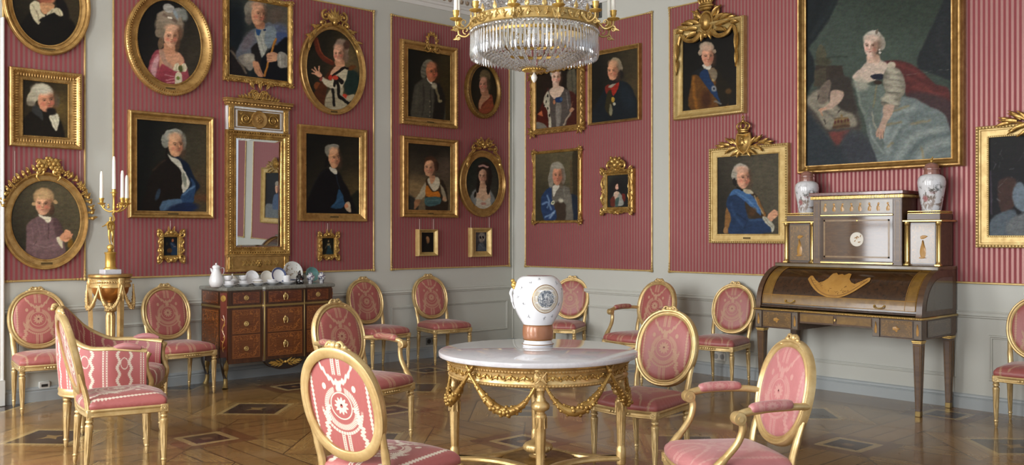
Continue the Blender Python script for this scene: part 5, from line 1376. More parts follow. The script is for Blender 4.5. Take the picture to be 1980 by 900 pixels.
def p24(p):
    D = (30, 36, 36)
    p.base((56, 66, 58), (74, 84, 76), (1150, 0), (700, 700)); p.e(1000, 500, 520, 380, (80, 92, 82), soft=1.4, al=.8); p.e(1150, 120, 420, 260, (58, 68, 58), soft=1.3, al=.7)
    p.g([(-50, -500), (560, -500), (430, 0), (330, 220), (190, 430), (90, 560), (150, 700), (180, 900), (-50, 1300)], (34, 40, 42), 30, sm=False); p.l([(380, 0), (280, 200), (120, 420)], 40, (48, 58, 58), 60, .5); p.l([(250, -100), (170, 200), (80, 400)], 40, (24, 30, 32), 60, .6)
    p.g([(1760, -500), (1660, 0), (1560, 220), (1470, 420), (1380, 600), (1350, 700), (1360, 800), (1900, 1000), (1900, -500)], (44, 48, 50), 26, sm=False); p.l([(1660, 200), (1600, 500), (1700, 700)], 50, (58, 60, 62), 70, .5)
    # table with column, statuette
    p.g([(170, 760), (480, 760), (500, 900), (500, 1000), (160, 1000)], (62, 54, 46), 12, sm=False); p.g([(160, 820), (290, 780), (300, 1000), (150, 1000)], (78, 72, 58), 16, sm=False); p.e(235, 640, 60, 110, (86, 84, 66)); p.e(230, 545, 26, 30, (92, 90, 72)); p.l([(300, 680), (420, 660), (530, 660)], 16, (54, 62, 52), 16, .8); p.e(260, 720, 90, 50, (74, 72, 56), 0, .6)
    # red cloak
    p.g([(960, 720), (1100, 700), (1260, 740), (1400, 830), (1560, 980), (1720, 1060), (1740, 1560), (1500, 1300), (1250, 1150), (1150, 900), (1020, 780)], (92, 48, 46), 24)
    for q in ((1080, 740, 1250, 800, 1420, 900), (1300, 1000, 1500, 1080, 1700, 1100), (1250, 900, 1450, 1020, 1650, 1180)): p.l([q[:2], q[2:4], q[4:]], 36, (124, 66, 60), 40, .6)
    p.g([(1240, 1080), (1740, 1180), (1740, 1560), (1400, 1400)], (70, 58, 60), 50, .8)
    # left drapery with ermine
    p.g([(60, 1150), (200, 1020), (420, 900), (580, 1000), (660, 1300), (700, 1500), (520, 1560), (420, 1780), (300, 1560), (60, 1320)], (78, 72, 66), 40); p.g([(300, 920), (560, 900), (600, 1100), (640, 1300), (440, 1280), (380, 1120)], (62, 56, 50), 40)
    p.g([(60, 1180), (150, 1060), (260, 1060), (330, 1180), (420, 1230), (480, 1280), (600, 1330), (650, 1450), (520, 1480), (420, 1460), (300, 1500), (180, 1320)], (140, 134, 118), 34); p.g([(190, 1080), (300, 940), (350, 970), (300, 1180), (220, 1200)], (118, 106, 94), 18)
    for q in ((200, 1130, 20), (280, 1420, -20), (440, 1300, 40)): p.e(q[0], q[1], 9, 34, (74, 68, 62), q[2], .6)
    p.l([(210, 1260), (330, 1330), (420, 1400)], 26, (104, 98, 88), 30, .8); p.l([(300, 1200), (400, 1300), (560, 1390)], 20, (168, 160, 142), 26, .6)
    p.g([(350, 1060), (440, 1050), (500, 1090), (440, 1200), (340, 1270), (260, 1290), (230, 1320), (250, 1250), (330, 1190)], (184, 160, 142), 14); p.e(250, 1270, 46, 18, (190, 150, 126), -20); p.l([(230, 1300), (250, 1340)], 16, (176, 136, 112), 8)
    p.g([(385, 1400), (420, 1370), (520, 1358), (552, 1380), (556, 1470), (390, 1490)], (112, 92, 66), 20); p.l([(385, 1480), (556, 1462)], 30, (84, 62, 46), 14, .9); p.l([(400, 1400), (545, 1372)], 14, (156, 130, 84), 12, .8)
    for q in ((395, 1435), (430, 1425), (470, 1418), (510, 1412), (545, 1405)): p.e(q[0], q[1]-10, 11, 20, (90, 50, 46), 0, .6)
    p.e(470, 1345, 14, 22, (140, 116, 76), 0, .5); p.g([(330, 1540), (460, 1530), (560, 1520), (520, 1600), (420, 1690), (380, 1660)], (116, 66, 60), 30)
    p.g([(60, 1330), (180, 1420), (300, 1560), (420, 1700), (560, 1600), (800, 1700), (1000, 1900), (1000, 2100), (60, 2100)], (48, 54, 60), 60, .9); p.g([(500, 1560), (700, 1530), (800, 1640), (1000, 1900), (700, 2000), (500, 1800)], (66, 68, 74), 60, .8)
    # gown
    p.g([(620, 880), (820, 1000), (940, 980), (1000, 1200), (960, 1380), (880, 1560), (780, 1500), (720, 1340), (660, 1160)], (108, 118, 110), 18)
    p.g([(940, 1260), (1200, 1120), (1500, 1240), (1700, 1400), (1740, 1960), (1000, 2000), (860, 1780), (780, 1560), (860, 1540), (960, 1680)], (120, 130, 128), 24)
    for q in ((960, 1600, 1060, 1380, 1300, 1260), (1100, 1900, 1300, 1600, 1650, 1500), (1300, 1950, 1500, 1700, 1700, 1650), (1000, 1750, 1100, 1550, 1250, 1420)): p.l([q[:2], q[2:4], q[4:]], 60, (160, 168, 162), 70, .75)
    for q in ((900, 1650, 990, 1450, 1180, 1330), (1180, 1900, 1400, 1640, 1700, 1560), (1080, 1680, 1180, 1480, 1400, 1340)): p.l([q[:2], q[2:4], q[4:]], 34, (86, 98, 98), 50, .6)
    for q in ((1030, 1310, 1250, 1230), (1000, 1450, 1160, 1420), (1010, 1700, 1060, 1660), (1280, 1440, 1500, 1400), (1400, 1720, 1420, 1850)): p.l([q[:2], q[2:]], 22, (150, 128, 84), 24, .6)
    p.g([(780, 1280), (840, 1300), (860, 1420), (920, 1560), (960, 1720), (880, 1800), (800, 1620), (760, 1480)], (110, 118, 114), 16); p.l([(820, 1300), (850, 1440), (900, 1560)], 16, (170, 166, 146), 14, .7); p.l([(800, 1440), (830, 1600), (960, 1780)], 22, (150, 160, 152), 18, .7)
    # bodice, shoulders, arm
    p.g([(600, 880), (700, 790), (780, 700), (900, 690), (1010, 760), (960, 860), (860, 940), (700, 960), (620, 930)], (204, 186, 170), 16); p.e(700, 980, 90, 70, (168, 164, 148), 20, .8, .8); p.l([(640, 960), (700, 1240), (760, 1340)], 20, (146, 152, 140), 24, .6)
    p.g([(810, 880), (870, 860), (950, 860), (950, 910), (870, 930), (820, 910)], (38, 40, 54), 8); p.e(890, 960, 46, 24, (60, 46, 36), 0, .5); p.l([(880, 1000), (860, 1120), (840, 1240)], 14, (150, 130, 86), 16, .6)
    p.g([(960, 860), (1020, 780), (1130, 800), (1200, 920), (1210, 1050), (1160, 1150), (1120, 1260), (960, 1240), (930, 1180), (980, 1080), (950, 960)], (130, 126, 112), 16)
    for k, q in enumerate(((1060, 830, 80, 36), (1090, 900, 90, 34), (1070, 970, 100, 34), (1080, 1040, 100, 34), (1040, 1120, 70, 34), (1000, 1160, 70, 34), (1070, 1190, 70, 36))):
        p.e(*q, (178, 172, 154), 12, .7, .9); p.l([(q[0]-70, q[1]+34), (q[0]+70, q[1]+40)], 12, (84, 80, 72), 12, .6)
    p.e(1050, 760, 50, 44, (190, 180, 160)); p.g([(960, 1230), (1080, 1220), (1060, 1330), (1000, 1430), (960, 1560), (900, 1600), (870, 1540), (900, 1480), (950, 1360)], (184, 158, 140), 14)
    for q in ((890, 1500, 880, 1590), (920, 1510, 915, 1610), (945, 1500, 945, 1600)): p.l([q[:2], q[2:]], 18, (190, 154, 132), 8); p.l([(q[0]+11, q[1]+20), (q[2]+11, q[3])], 5, (110, 80, 66), 6, .7)
    # head
    p.e(840, 470, 118, 110, (186, 180, 164), 10); p.e(920, 500, 60, 90, (164, 156, 142), -10); p.e(850, 400, 70, 44, (196, 190, 176), 10); p.e(880, 370, 14, 30, (120, 108, 96), 20); p.g([(775, 640), (900, 640), (910, 720), (780, 730)], (204, 174, 154), 14)
    p.face(812, 540, 82, 116, (224, 196, 180), -.12, -1, 4, blush=.7, brow=(110, 84, 72)); p.e(820, 450, 80, 40, (206, 182, 166), 0, .8); p.e(910, 580, 10, 14, (210, 200, 190)); p.e(910, 614, 14, 12, (216, 208, 196))
    p.l([(1150, 880), (1720, 806)], 5, (150, 150, 142), 6, .5)
_t = on_right(1558, 320)[1] + 1.60
_px = lambda x: HY - F*(_t-EYE)/ (WX*FW[0]+on_right(x, 320)[0]*FW[1])
a = Pic(False, [(1542, _px(1542)-8), (1862, _px(1862)-8), (1862.3, 321), (1544, 337)], [(1559.5, _px(1559.5)), (1840, _px(1840)), (1840, 305.5), (1561, 320.5)], False, 'plain', 'gold',
        'very large gilt framed portrait above the desk, lady in pale gown with crown and ermine', ((1550, 0, 6), p24), .0075, depth=1.5); a.done()

def p25(p):
    p.base((38, 38, 38), (30, 30, 34), (0, 100), (0, 500)); R = random.Random(4)
    p.g([(200, 400), (330, 380), (330, 560), (230, 640)], (70, 50, 44), 16); p.l([(140, 320), (150, 640)], 14, (84, 70, 84), 12, .8)
    p.g([(310, 470), (360, 400), (420, 470), (420, 620), (330, 590)], (112, 124, 134), 14); p.g([(150, 680), (290, 610), (340, 650), (330, 800), (140, 810)], (92, 102, 110), 16); p.g([(340, 650), (900, 560), (1000, 830), (330, 830)], (110, 114, 116), 20)
    p.e(520, 300, 60, 80, (206, 166, 142)); p.face(520, 300, 52, 74, SKIN, 0, 1); p.e(520, 220, 70, 40, (150, 140, 126)); p.g([(420, 440), (520, 390), (640, 440), (660, 640), (430, 640)], (80, 96, 120), 16)
    for k in range(80):
        x, y = R.uniform(130, 700), R.uniform(80, 800); p.l([(x, y), (x+R.uniform(-30, 30), y+R.uniform(5, 40))], R.uniform(3, 8), (140, 146, 150), 6, R.uniform(.1, .4))
e1 = lambda u, z: (CX+F*((WX*RT[0]+u*RT[1])/(WX*FW[0]+u*FW[1])), HY-F*(z-EYE)/(WX*FW[0]+u*FW[1]))
ur, ui = 2.0, 2.105
a = Pic(False, [(1885, 246), e1(ur, 2.237), e1(ur, 1.283), (1888, 479)], [(1912, 267), e1(ui, 2.143), e1(ui, 1.38), (1913, 455.6)], False, 'flat', 'gold_pale',
        'pale gilt frame with leafy crest at right edge, dark painting with blue grey figure', ((1880, 250, 3.91), p25), beads=((.08, .026, .015, .005), (.86, .05, .024, .009)), depth=1.15); a.done()
def crest25(m):
    x, z = 0, a.o[3]+.03
    for k in range(5):
        t = k/4; m.tube([(x+(.075-.012*k)*cos(q*PI/8), -.05-.012*k, z+.03+(.1-.016*k)*sin(q*PI/8)) for q in range(16)], .014, 6, True)
    for sg in (-1, 1):
        curve(m, [(x+sg*.05, z-.06), (x+sg*.16, z-.02), (x+sg*.26, z-.03)], (.01, .004), -.05)
        for (dx, dz, an, L) in ((.07, -.02, .9, .13), (.1, 0, .5, .14), (.13, .0, .8, .12), (.16, -.01, .2, .14), (.2, -.01, .5, .1), (.22, -.02, -.1, .11), (.09, -.04, -.2, .14), (.13, -.04, -.5, .12), (.05, -.07, -.4, .13)):
            leaf(m, x+sg*dx, z+dz, an if sg > 0 else PI-an, L, .04, -.05, bend=-sg*.3, curl=.3)
a.carve(crest25, 'leaf_crest')
# ------------------------------------------------------------------ chairs
LEG_PROF = [(.0205, .335), (.0205, .322), (.0175, .319), (.0235, .312), (.0235, .306), (.0175, .302), (.016, .296), (.0225, .290), (.0245, .284),
            (.0235, .278), (.0235, .268), (.0228, .262), (.0212, .22), (.019, .16), (.0163, .10), (.0138, .058), (.0135, .055), (.0172, .05), (.0172, .045),
            (.0125, .041), (.0135, .03), (.0115, .012), (.0075, .002), (.0075, 0)]
def leg_mesh(x, y, tx=0, ty=0, k=1.0, h=.335):
    """turned, fluted, tapering leg; the top at (x, y), the foot moved by (tx, ty)"""
    b = MB(); b.T = Matrix(((1, 0, -tx/h, x+tx), (0, 1, -ty/h, y+ty), (0, 0, h/.335, 0), (0, 0, 0, 1)))
    b.lathe([(r*k, z) for r, z in LEG_PROF], n=32, flute=(8, .2, .06, .261))
    return b
SEAT = [(-.198, -.205), (-.21, -.12), (-.223, 0), (-.232, .12), (-.236, .19), (-.222, .215), (-.15, .235), (-.07, .248), (0, .252),
        (.07, .248), (.15, .235), (.222, .215), (.236, .19), (.232, .12), (.223, 0), (.21, -.12), (.198, -.205), (.1, -.222), (0, -.226), (-.1, -.222)]
def outline(k=1.0, d=0.0, wide=1.0):
    Q = smooth_path([(x*wide, y, 0) for x, y in SEAT], 4, True)
    n = len(Q); out = []
    for i, q in enumerate(Q):
        t = (Q[(i+1) % n]-Q[i-1]).normalized(); nr = Vector((t.y, -t.x, 0))
        if nr.dot(q - Vector((0, 0, 0))) < 0: nr = -nr
        out.append((q.x*k+nr.x*d, q.y*k+nr.y*d))
    return out
BO, BSL = Vector((0, -.276, .690)), .229        # centre of the medallion back and its slope
BN = Vector((0, .9747, .2235)); BU = Vector((0, -.2235, .9747))
def back_pt(x, u, d=0.0): return Vector((x, 0, 0)) + BO + BU*u + BN*d
def oval(a, A, B, e=.92):
    c, s_ = cos(a), sin(a)
    return A*math.copysign(abs(c)**e, c), B*math.copysign(abs(s_)**e, s_)
def pad_mesh(A, B, d0, dome, face, wide=1.0, side=.012):
    """domed upholstery filling the oval; face +1 front, -1 back"""
    b = MB(); rows, uvs = [], []; n = 48
    st = [(1.0, -side), (1.0, 0.0), (.985, .35), (.94, .62), (.84, .80), (.66, .91), (.42, .975), (.2, .995), (.02, 1.0)]
    for k, h in st:
        row, uv = [], []
        for j in range(n):
            x, u = oval(2*PI*j/n, A*k*wide, B*k)
            dd = d0 + face*(h*dome if h >= 0 else h)
            row.append(tuple(back_pt(x, u, dd))); uv.append((face*x/(A*wide), u/B))
        rows.append(row); uvs.append(uv)
    b.grid(rows, closed_u=True, uv=uvs); return b
RING = [(-.022, -.016), (-.022, .008), (-.018, .015), (-.012, .017), (-.007, .012), (-.002, .011), (.003, .013), (.008, .020), (.015, .020), (.021, .012), (.023, 0), (.022, -.016), (.014, -.020), (-.014, -.020)]
def back_frame(wide=1.0):
    b = MB(); path = []; n = 72; A, B = .203*wide, .226
    for j in range(n):
        a = 2*PI*j/n; x, u = oval(a, A, B); x1, u1 = oval(a+.01, A, B); x0, u0 = oval(a-.01, A, B)
        t = Vector((x1-x0, u1-u0)); t.normalize(); out = Vector((t.y, 0, 0)) + BU*(-t.x)
        path.append((back_pt(x, u), out, BN))
    b.sweep(path, RING, closed=True)
    for sg in (-1, 1):                            # uprights rising from the seat rail
        P = [(sg*.183*wide, -.207, .345), (sg*.184*wide, -.213, .42), (sg*.190*wide, -.228, .49), tuple(back_pt(sg*.196*wide, -.10, -.004))]
        b.tube(smooth_path(P, 6), [.021]*8+[.020]*6+[.017]*5, 8, sq=.8, up=(1, 0, 0))
    return b
def bow_mesh():
    b = MB(); c = back_pt(0, .252, .004)
    for dx, r in ((0, .018), (-.022, .012), (.022, .012)): b.ball(c+Vector((dx, 0, 0)), r, 9, 6, (1, .9, 1))
    for sg in (-1, 1):
        for k in range(3):
            q = back_pt(sg*(.045+.024*k), .243-.011*k-.006*k*k*.3, .012); b.ball(q, .013-.002*k, 7, 5, (1.5, .8, .8))
        b.tube(smooth_path([c, c+Vector((sg*.03, .006, .014)), c+Vector((sg*.048, .006, -.004)), c+Vector((sg*.026, .008, -.014))], 5), .007, 6)
    return b
def seat_frame(wide=1.0):
    b = MB(); o0 = outline(1, 0, wide); n = len(o0); path = []
    for i in range(n):
        p = Vector((*o0[i], 0)); t = (Vector((*o0[(i+1) % n], 0))-Vector((*o0[i-1], 0))).normalized(); nr = Vector((t.y, -t.x, 0))
        if nr.dot(p) < 0: nr = -nr
        path.append((p, nr, Vector((0, 0, 1))))
    prof = [(-.030, .332), (-.002, .332), (.004, .336), (.004, .342), (-.001, .346), (-.001, .358), (.004, .362), (.006, .370), (.002, .378), (-.030, .378)]
    b.sweep(path, prof, closed=True)
    for sg in (-1, 1):                            # corner blocks with rosettes
        for y, xx, w in ((.203, .219, .046), (-.2, .188, .04)):
            b.box((sg*xx*wide, y, .3555), (w, w, .048), .004)
            if y > 0:
                b.T = trans(sg*xx*wide, y+w/2, .356); rosette(b, 0, 0, .015, .001, 6, .004); b.T = Matrix.Identity(4)
                b.T = trans(sg*xx*wide+sg*w/2, y, .356) @ rotz(sg*PI/2); rosette(b, 0, 0, .015, -.001, 6, .004); b.T = Matrix.Identity(4)
    for k in range(-3, 4): leaf(b, 0, 0, 0, .001, .001) if False else None
    b.T = trans(0, .255, .353)
    for k in range(-3, 4): b.ball((k*.022, 0, 0), .011-.001*abs(k), 6, 4, (1.2, .7, .8))
    b.T = Matrix.Identity(4)
    return b
def cushion(wide=1.0, z0=.372, crown=.088, edge=.045, cut=1.0):
    b = MB(); rows, uvs = [], []
    for k, d, h in ((1, -.006, 0), (1, .003, edge*.25), (1, .004, edge*.62), (1, -.002, edge*.92), (.975, -.006, edge+.006), (.93, 0, edge+.013), (.82, 0, edge+.024), (.65, 0, edge+.034), (.45, 0, edge+.040), (.25, 0, crown-.002), (.08, 0, crown), (.005, 0, crown)):
        o = outline(k, d, wide); row, uv = [], []
        for x, y in o:
            row.append((x, y, z0+h)); uv.append((x/.225, (y*1.0)/.225 - (h-edge)*0.0 if h >= edge else (y + (edge-h)*math.copysign(1, y)*.8)/.225))
        rows.append(row); uvs.append(uv)
    b.grid(rows, closed_u=True, uv=uvs); return b
def arm_mesh(sg, wide):
    b = MB(); W = .215*wide
    rail = [tuple(back_pt(sg*W*.985, -.03, .0)), (sg*(W+.022), -.19, .668), (sg*(W+.042), -.06, .668), (sg*(W+.047), .03, .660), (sg*(W+.048), .075, .648)]
    b.tube(smooth_path(rail, 7), [.0165]*8+[.0175]*8+[.0185]*13, 10, sq=.9, up=(0, 0, 1))
    c = (sg*(W+.048), .080, .634)
    b.T = trans(*c) @ Matrix.Rotation(PI/2, 4, 'Y'); b.lathe([(.012, -.026), (.027, -.024), (.029, -.018), (.029, .018), (.027, .024), (.012, .026)], n=20)
    b.lathe([(.012, -.031), (.013, .031)], n=12); b.T = Matrix.Identity(4)
    sup = [(sg*(W+.047), .066, .628), (sg*(W+.044), .058, .585), (sg*(W+.036), .078, .525), (sg*(W+.026), .130, .460), (sg*(W+.017), .178, .405), (sg*(W+.012), .198, .345)]
    b.tube(smooth_path(sup, 7), [.019]*8+[.0185]*14+[.022]*6+[.024]*8, 10, sq=.85, up=(1, 0, 0))
    return b
def arm_pad(sg, wide):
    b = MB(); W = .215*wide; rows, uvs = [], []; n = 16; P = smooth_path([(sg*(W+.026), -.185, .675), (sg*(W+.036), -.11, .677), (sg*(W+.043), -.03, .674), (sg*(W+.046), .03, .667)], 6)
    k = len(P)-1
    for i, q in enumerate(P):
        t = i/k; r = math.sqrt(max(0, 1-(2*t-1)**6))*1.0+.02
        rows.append([(q.x+.027*r*cos(2*PI*j/n), q.y, q.z+.004+.023*r*sin(2*PI*j/n)) for j in range(n)])
        uvs.append([(-.9+1.8*t, (j/n*2-1)*.6) for j in range(n)])
    b.grid(rows, closed_u=True, uv=uvs); return b

def make_chair(label, pos, ang, sc=1.0, arms=False, silk='silk'):
    wide = 1.06 if arms else 1.0
    name = 'armchair' if arms else 'side_chair'
    t = thing(name, label, 'armchair' if arms else 'chair', (pos[0], pos[1], 0), rad(ang)-PI/2,
              'gilt armchairs in rose damask' if arms else 'gilt medallion back chairs in rose damask')
    t.scale = (sc,)*3
    G = M['gold_chair']; V = M[silk]
    fr = back_frame(wide).build('back_frame', G, t, smooth=45)
    bow_mesh().build('carved_bow', G, fr, smooth=60)
    pad_mesh(.186, .209, .004, .024, 1, wide).build('back_pad', V, t, smooth=60)
    pad_mesh(.186, .209, -.004, .006, -1, wide).build('rear_panel', V, t, smooth=60)
    seat_frame(wide).build('seat_frame', G, t, smooth=40)
    cushion(wide).build('seat_cushion', V, t, smooth=60)
    for sg in (-1, 1): leg_mesh(sg*.219*wide, .203).build('leg', G, t, smooth=50)
    for sg in (-1, 1): leg_mesh(sg*.188*wide, -.2, 0, -.022, .95).build('leg', G, t, smooth=50)
    if arms:
        for sg in (-1, 1):
            ar = arm_mesh(sg, wide).build('arm', G, t, smooth=55)
            arm_pad(sg, wide).build('arm_pad', V, ar, smooth=70)
    return t
SOFT = 'silk'
c0 = make_chair('gilt side chair in rose damask against the wall at far left, left of the torchere', (2.292, 8.0), -92.6)
chairs = [((3.374, 7.98), -88.5, .99, 'gilt side chair standing just left of the marquetry commode'),
          ((5.487, 8.0), -91.1, .985, 'gilt side chair standing just right of the marquetry commode'),
          ((6.315, 8.0), -97.1, .99, 'gilt side chair against the left wall, the one nearest the room corner'),
          ((7.36, 7.2), 203, .96, 'gilt side chair on the right wall partly hidden behind the porcelain vase'),
          ((7.3, 5.088), 188.2, .98, 'gilt side chair against the right wall directly left of the roll-top desk'),
          ((7.32, 2.407), 191.2, .99, 'gilt side chair at right edge of the view, beyond the roll-top desk')]
for p, a_, s_, lb in chairs: dup(c0, (p[0], p[1], 0), rad(a_)-PI/2, lb, s_)
for p, a_, s_, lb in (((4.392, 3.621), 186.4, .98, 'gilt side chair drawn up to the right side of the round marble table'),):
    dup(c0, (p[0], p[1], 0), rad(a_)-PI/2, lb, s_)
b0 = make_chair('gilt side chair nearest the camera, seen from behind, crisp cream wreath on its back', (2.347, 3.355), 13.0, 1.0, False, 'silk_bold')
dup(b0, (2.06, 5.745, 0), rad(-8.8)-PI/2, 'gilt side chair at left seen from the side, in front of the tub armchair', 1.0)
A0 = make_chair('gilt open armchair against the right wall between two side chairs', (6.9, 5.75), 178, 1.0, True)
dup(A0, (3.547, 5.329, 0), rad(-80.2)-PI/2, 'gilt open armchair behind the nearest chair, left of the marble table', .98)
A2 = make_chair('gilt open armchair at the front right, facing left, with bright window-lit back', (3.525, 2.415), 149, .98, True, 'silk_lit')

# tub armchair (bergere) behind the side view chair
def tub(label, pos, ang):
    t = thing('tub_armchair', label, 'armchair', (pos[0], pos[1], 0), rad(ang)-PI/2); G = M['gold_chair']; V = M['silk_bold']
    def plan(s_, d=0.0):
        """s from 0 (right arm front) to 1 (left arm front): plan curve and outward normal"""
        P = [(.285, .235), (.30, .12), (.305, -.02), (.285, -.16), (.215, -.275), (.11, -.325), (0, -.335), (-.11, -.325), (-.215, -.275), (-.285, -.16), (-.305, -.02), (-.30, .12), (-.285, .235)]
        Q = smooth_path([(x, y, 0) for x, y in P], 5); k = s_*(len(Q)-1); i = min(int(k), len(Q)-2); f = k-i
        p = Q[i]*(1-f)+Q[i+1]*f; tg = (Q[min(i+2, len(Q)-1)]-Q[max(i-1, 0)]).normalized(); nr = Vector((-tg.y, tg.x, 0))
        if nr.dot(p) < 0: nr = -nr
        return p + nr*d
    def top(s_):
        q = abs(2*s_-1); a = max(0, 1-q/.62); a = a*a*(3-2*a)
        return .635 - .02*max(0, (q-.75)/.25) + .25*a
    N = 60
    def lean(s_): 
        q = abs(2*s_-1); return max(0, 1-q/.7)*.035
    def shell(d, z0, inset, flip, vscale):
        b = MB(); rows, uvs = [], []; m = 10
        for i in range(N+1):
            s_ = i/N; row, uv = [], []
            for j in range(m+1):
                f = j/m; z = z0+(top(s_)-inset-z0)*f; p = plan(s_, d + (.018*math.sin(PI*f) if d < 0 else .006*math.sin(PI*f))*(-1 if d < 0 else 1)); h = (z-.38)/.5
                row.append((p.x, p.y - lean(s_)*h, z)); uv.append(((s_*2-1)*4.2 - round((s_*2-1)*4.2/1.9)*1.9 if False else ((s_*4.6) % 1.0)*2-1 if False else (s_*2-1)*3.2, f*1.8-.9))
            rows.append(row); uvs.append(uv)
        b.grid(rows, uv=uvs, flip=flip); return b
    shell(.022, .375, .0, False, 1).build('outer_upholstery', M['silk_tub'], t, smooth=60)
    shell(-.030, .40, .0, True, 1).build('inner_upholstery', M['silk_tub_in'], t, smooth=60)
    b = MB(); pts = []
    for i in range(N+1):
        s_ = i/N; p = plan(s_, -.004); h = (top(s_)-.38)/.5; pts.append((p.x, p.y-lean(s_)*h, top(s_)+.004))
    b.tube(pts, .020, 10, sq=1.2, up=(0, 0, 1)); b.build('crest_rail', G, t, smooth=60)
    for sg in (-1, 1): b = MB(); b.tube(smooth_path([(sg*.283, .237, .34), (sg*.281, .262, .42), (sg*.288, .235, .50), (sg*.292, .232, .57), (sg*.282, .25, .615)], 6), .019, 8, up=(1, 0, 0)); b.build('arm_post', G, t, smooth=60)
    for sg in (-1, 1):                                  # padded arm tops
        b = MB(); b.tube([(sg*.300, .03+.035*k, .645+.014*math.sin(PI*k/5)) for k in range(6)], [.012, .022, .025, .025, .022, .012], 10); b.build('arm_pad', M['silk_lit'], t, smooth=70)
    b = MB(); path = []
    for i in range(N+1): path.append((plan(i/N, 0), (plan(i/N, .01)-plan(i/N, 0))*100, Vector((0, 0, 1))))
    prof = [(-.03, .33), (.024, .33), (.03, .337), (.026, .35), (.03, .37), (.024, .384), (-.03, .384)]
    b.sweep(path, prof, closed=False)
    b.box((0, .24, .357), (.57, .045, .054), .006); b.build('seat_rail', G, t, smooth=40)
    b = MB(); rows, uvs = [], []; n = 40
    for k, h in ((.96, .0), (1.0, .03), (1.0, .075), (.95, .10), (.8, .115), (.5, .125), (.2, .13), (.01, .13)):
        row, uv = [], []
        for j in range(n):
            x, y = oval(2*PI*j/n, .262*k, .272*k, .5); row.append((x, y-.012+.02, .375+h)); uv.append((x/.262, y/.272))
        rows.append(row); uvs.append(uv)
    b.grid(rows, closed_u=True, uv=uvs); b.build('seat_cushion', V, t, smooth=60)
    for x, y in ((.262, .225), (-.262, .225), (.2, -.27), (-.2, -.27)): leg_mesh(x, y, 0, -.01 if y < 0 else 0, 1.1).build('leg', G, t, smooth=50)
    b = MB(); c = Vector((0, -.402, .915))
    for dx, r in ((0, .026), (-.03, .019), (.03, .019), (-.055, .014), (.055, .014)): b.ball(c+Vector((dx, 0, -.2*abs(dx)-.014)), r, 9, 6)
    b.build('carved_bow', G, t, smooth=60)
    return t
M['silk_tub'] = M['silk_tub_in'] = None
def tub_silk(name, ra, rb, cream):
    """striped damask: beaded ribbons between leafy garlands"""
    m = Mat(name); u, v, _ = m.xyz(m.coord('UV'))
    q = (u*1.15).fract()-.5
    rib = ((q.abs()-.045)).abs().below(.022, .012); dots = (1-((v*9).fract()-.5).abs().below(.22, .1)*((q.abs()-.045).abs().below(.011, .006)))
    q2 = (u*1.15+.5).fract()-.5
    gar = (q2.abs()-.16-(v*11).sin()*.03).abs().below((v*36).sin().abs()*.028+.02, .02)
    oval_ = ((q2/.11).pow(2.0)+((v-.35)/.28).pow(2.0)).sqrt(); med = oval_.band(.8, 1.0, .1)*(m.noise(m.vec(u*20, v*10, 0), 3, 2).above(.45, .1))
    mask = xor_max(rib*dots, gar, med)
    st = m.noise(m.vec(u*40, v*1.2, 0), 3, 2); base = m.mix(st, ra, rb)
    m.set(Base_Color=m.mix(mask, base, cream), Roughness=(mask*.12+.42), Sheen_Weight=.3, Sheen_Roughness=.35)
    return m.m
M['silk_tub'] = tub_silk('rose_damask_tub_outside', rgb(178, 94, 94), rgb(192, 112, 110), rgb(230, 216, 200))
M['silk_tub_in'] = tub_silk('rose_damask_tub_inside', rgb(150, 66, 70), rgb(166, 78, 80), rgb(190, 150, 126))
tub('gilt tub armchair in rose damask at left, behind the side view chair', (2.31, 6.47), -32)
# ------------------------------------------------------------------ round marble table
TX, TY = on_floor(1040, 677, .755)
t = thing('round_table', 'round gilt table with white marble top and hanging garlands, centre of the room', 'table', (TX, TY, 0), YAW+PI)
# local +x points to the camera
b = MB(); b.lathe([(.01, .728), (.538, .728), (.5415, .730), (.543, .733), (.543, .750), (.5415, .753), (.538, .755), (.01, .755)], n=96); b.build('marble_top', M['marble'], t, smooth=40)
b = MB(); G = M['gold_table']
b.lathe([(.44, .622), (.478, .622), (.486, .628), (.486, .636), (.478, .64), (.476, .646), (.476, .690), (.48, .695), (.492, .698), (.492, .706), (.484, .71), (.496, .718), (.50, .728), (.44, .728)], n=96)
for k in range(180):
    a = 2*PI*k/180; b.gem((.494*cos(a), .494*sin(a), .702), .006); b.gem((.486*cos(a), .486*sin(a), .632), .006)
b.build('apron', G, t, smooth=40)
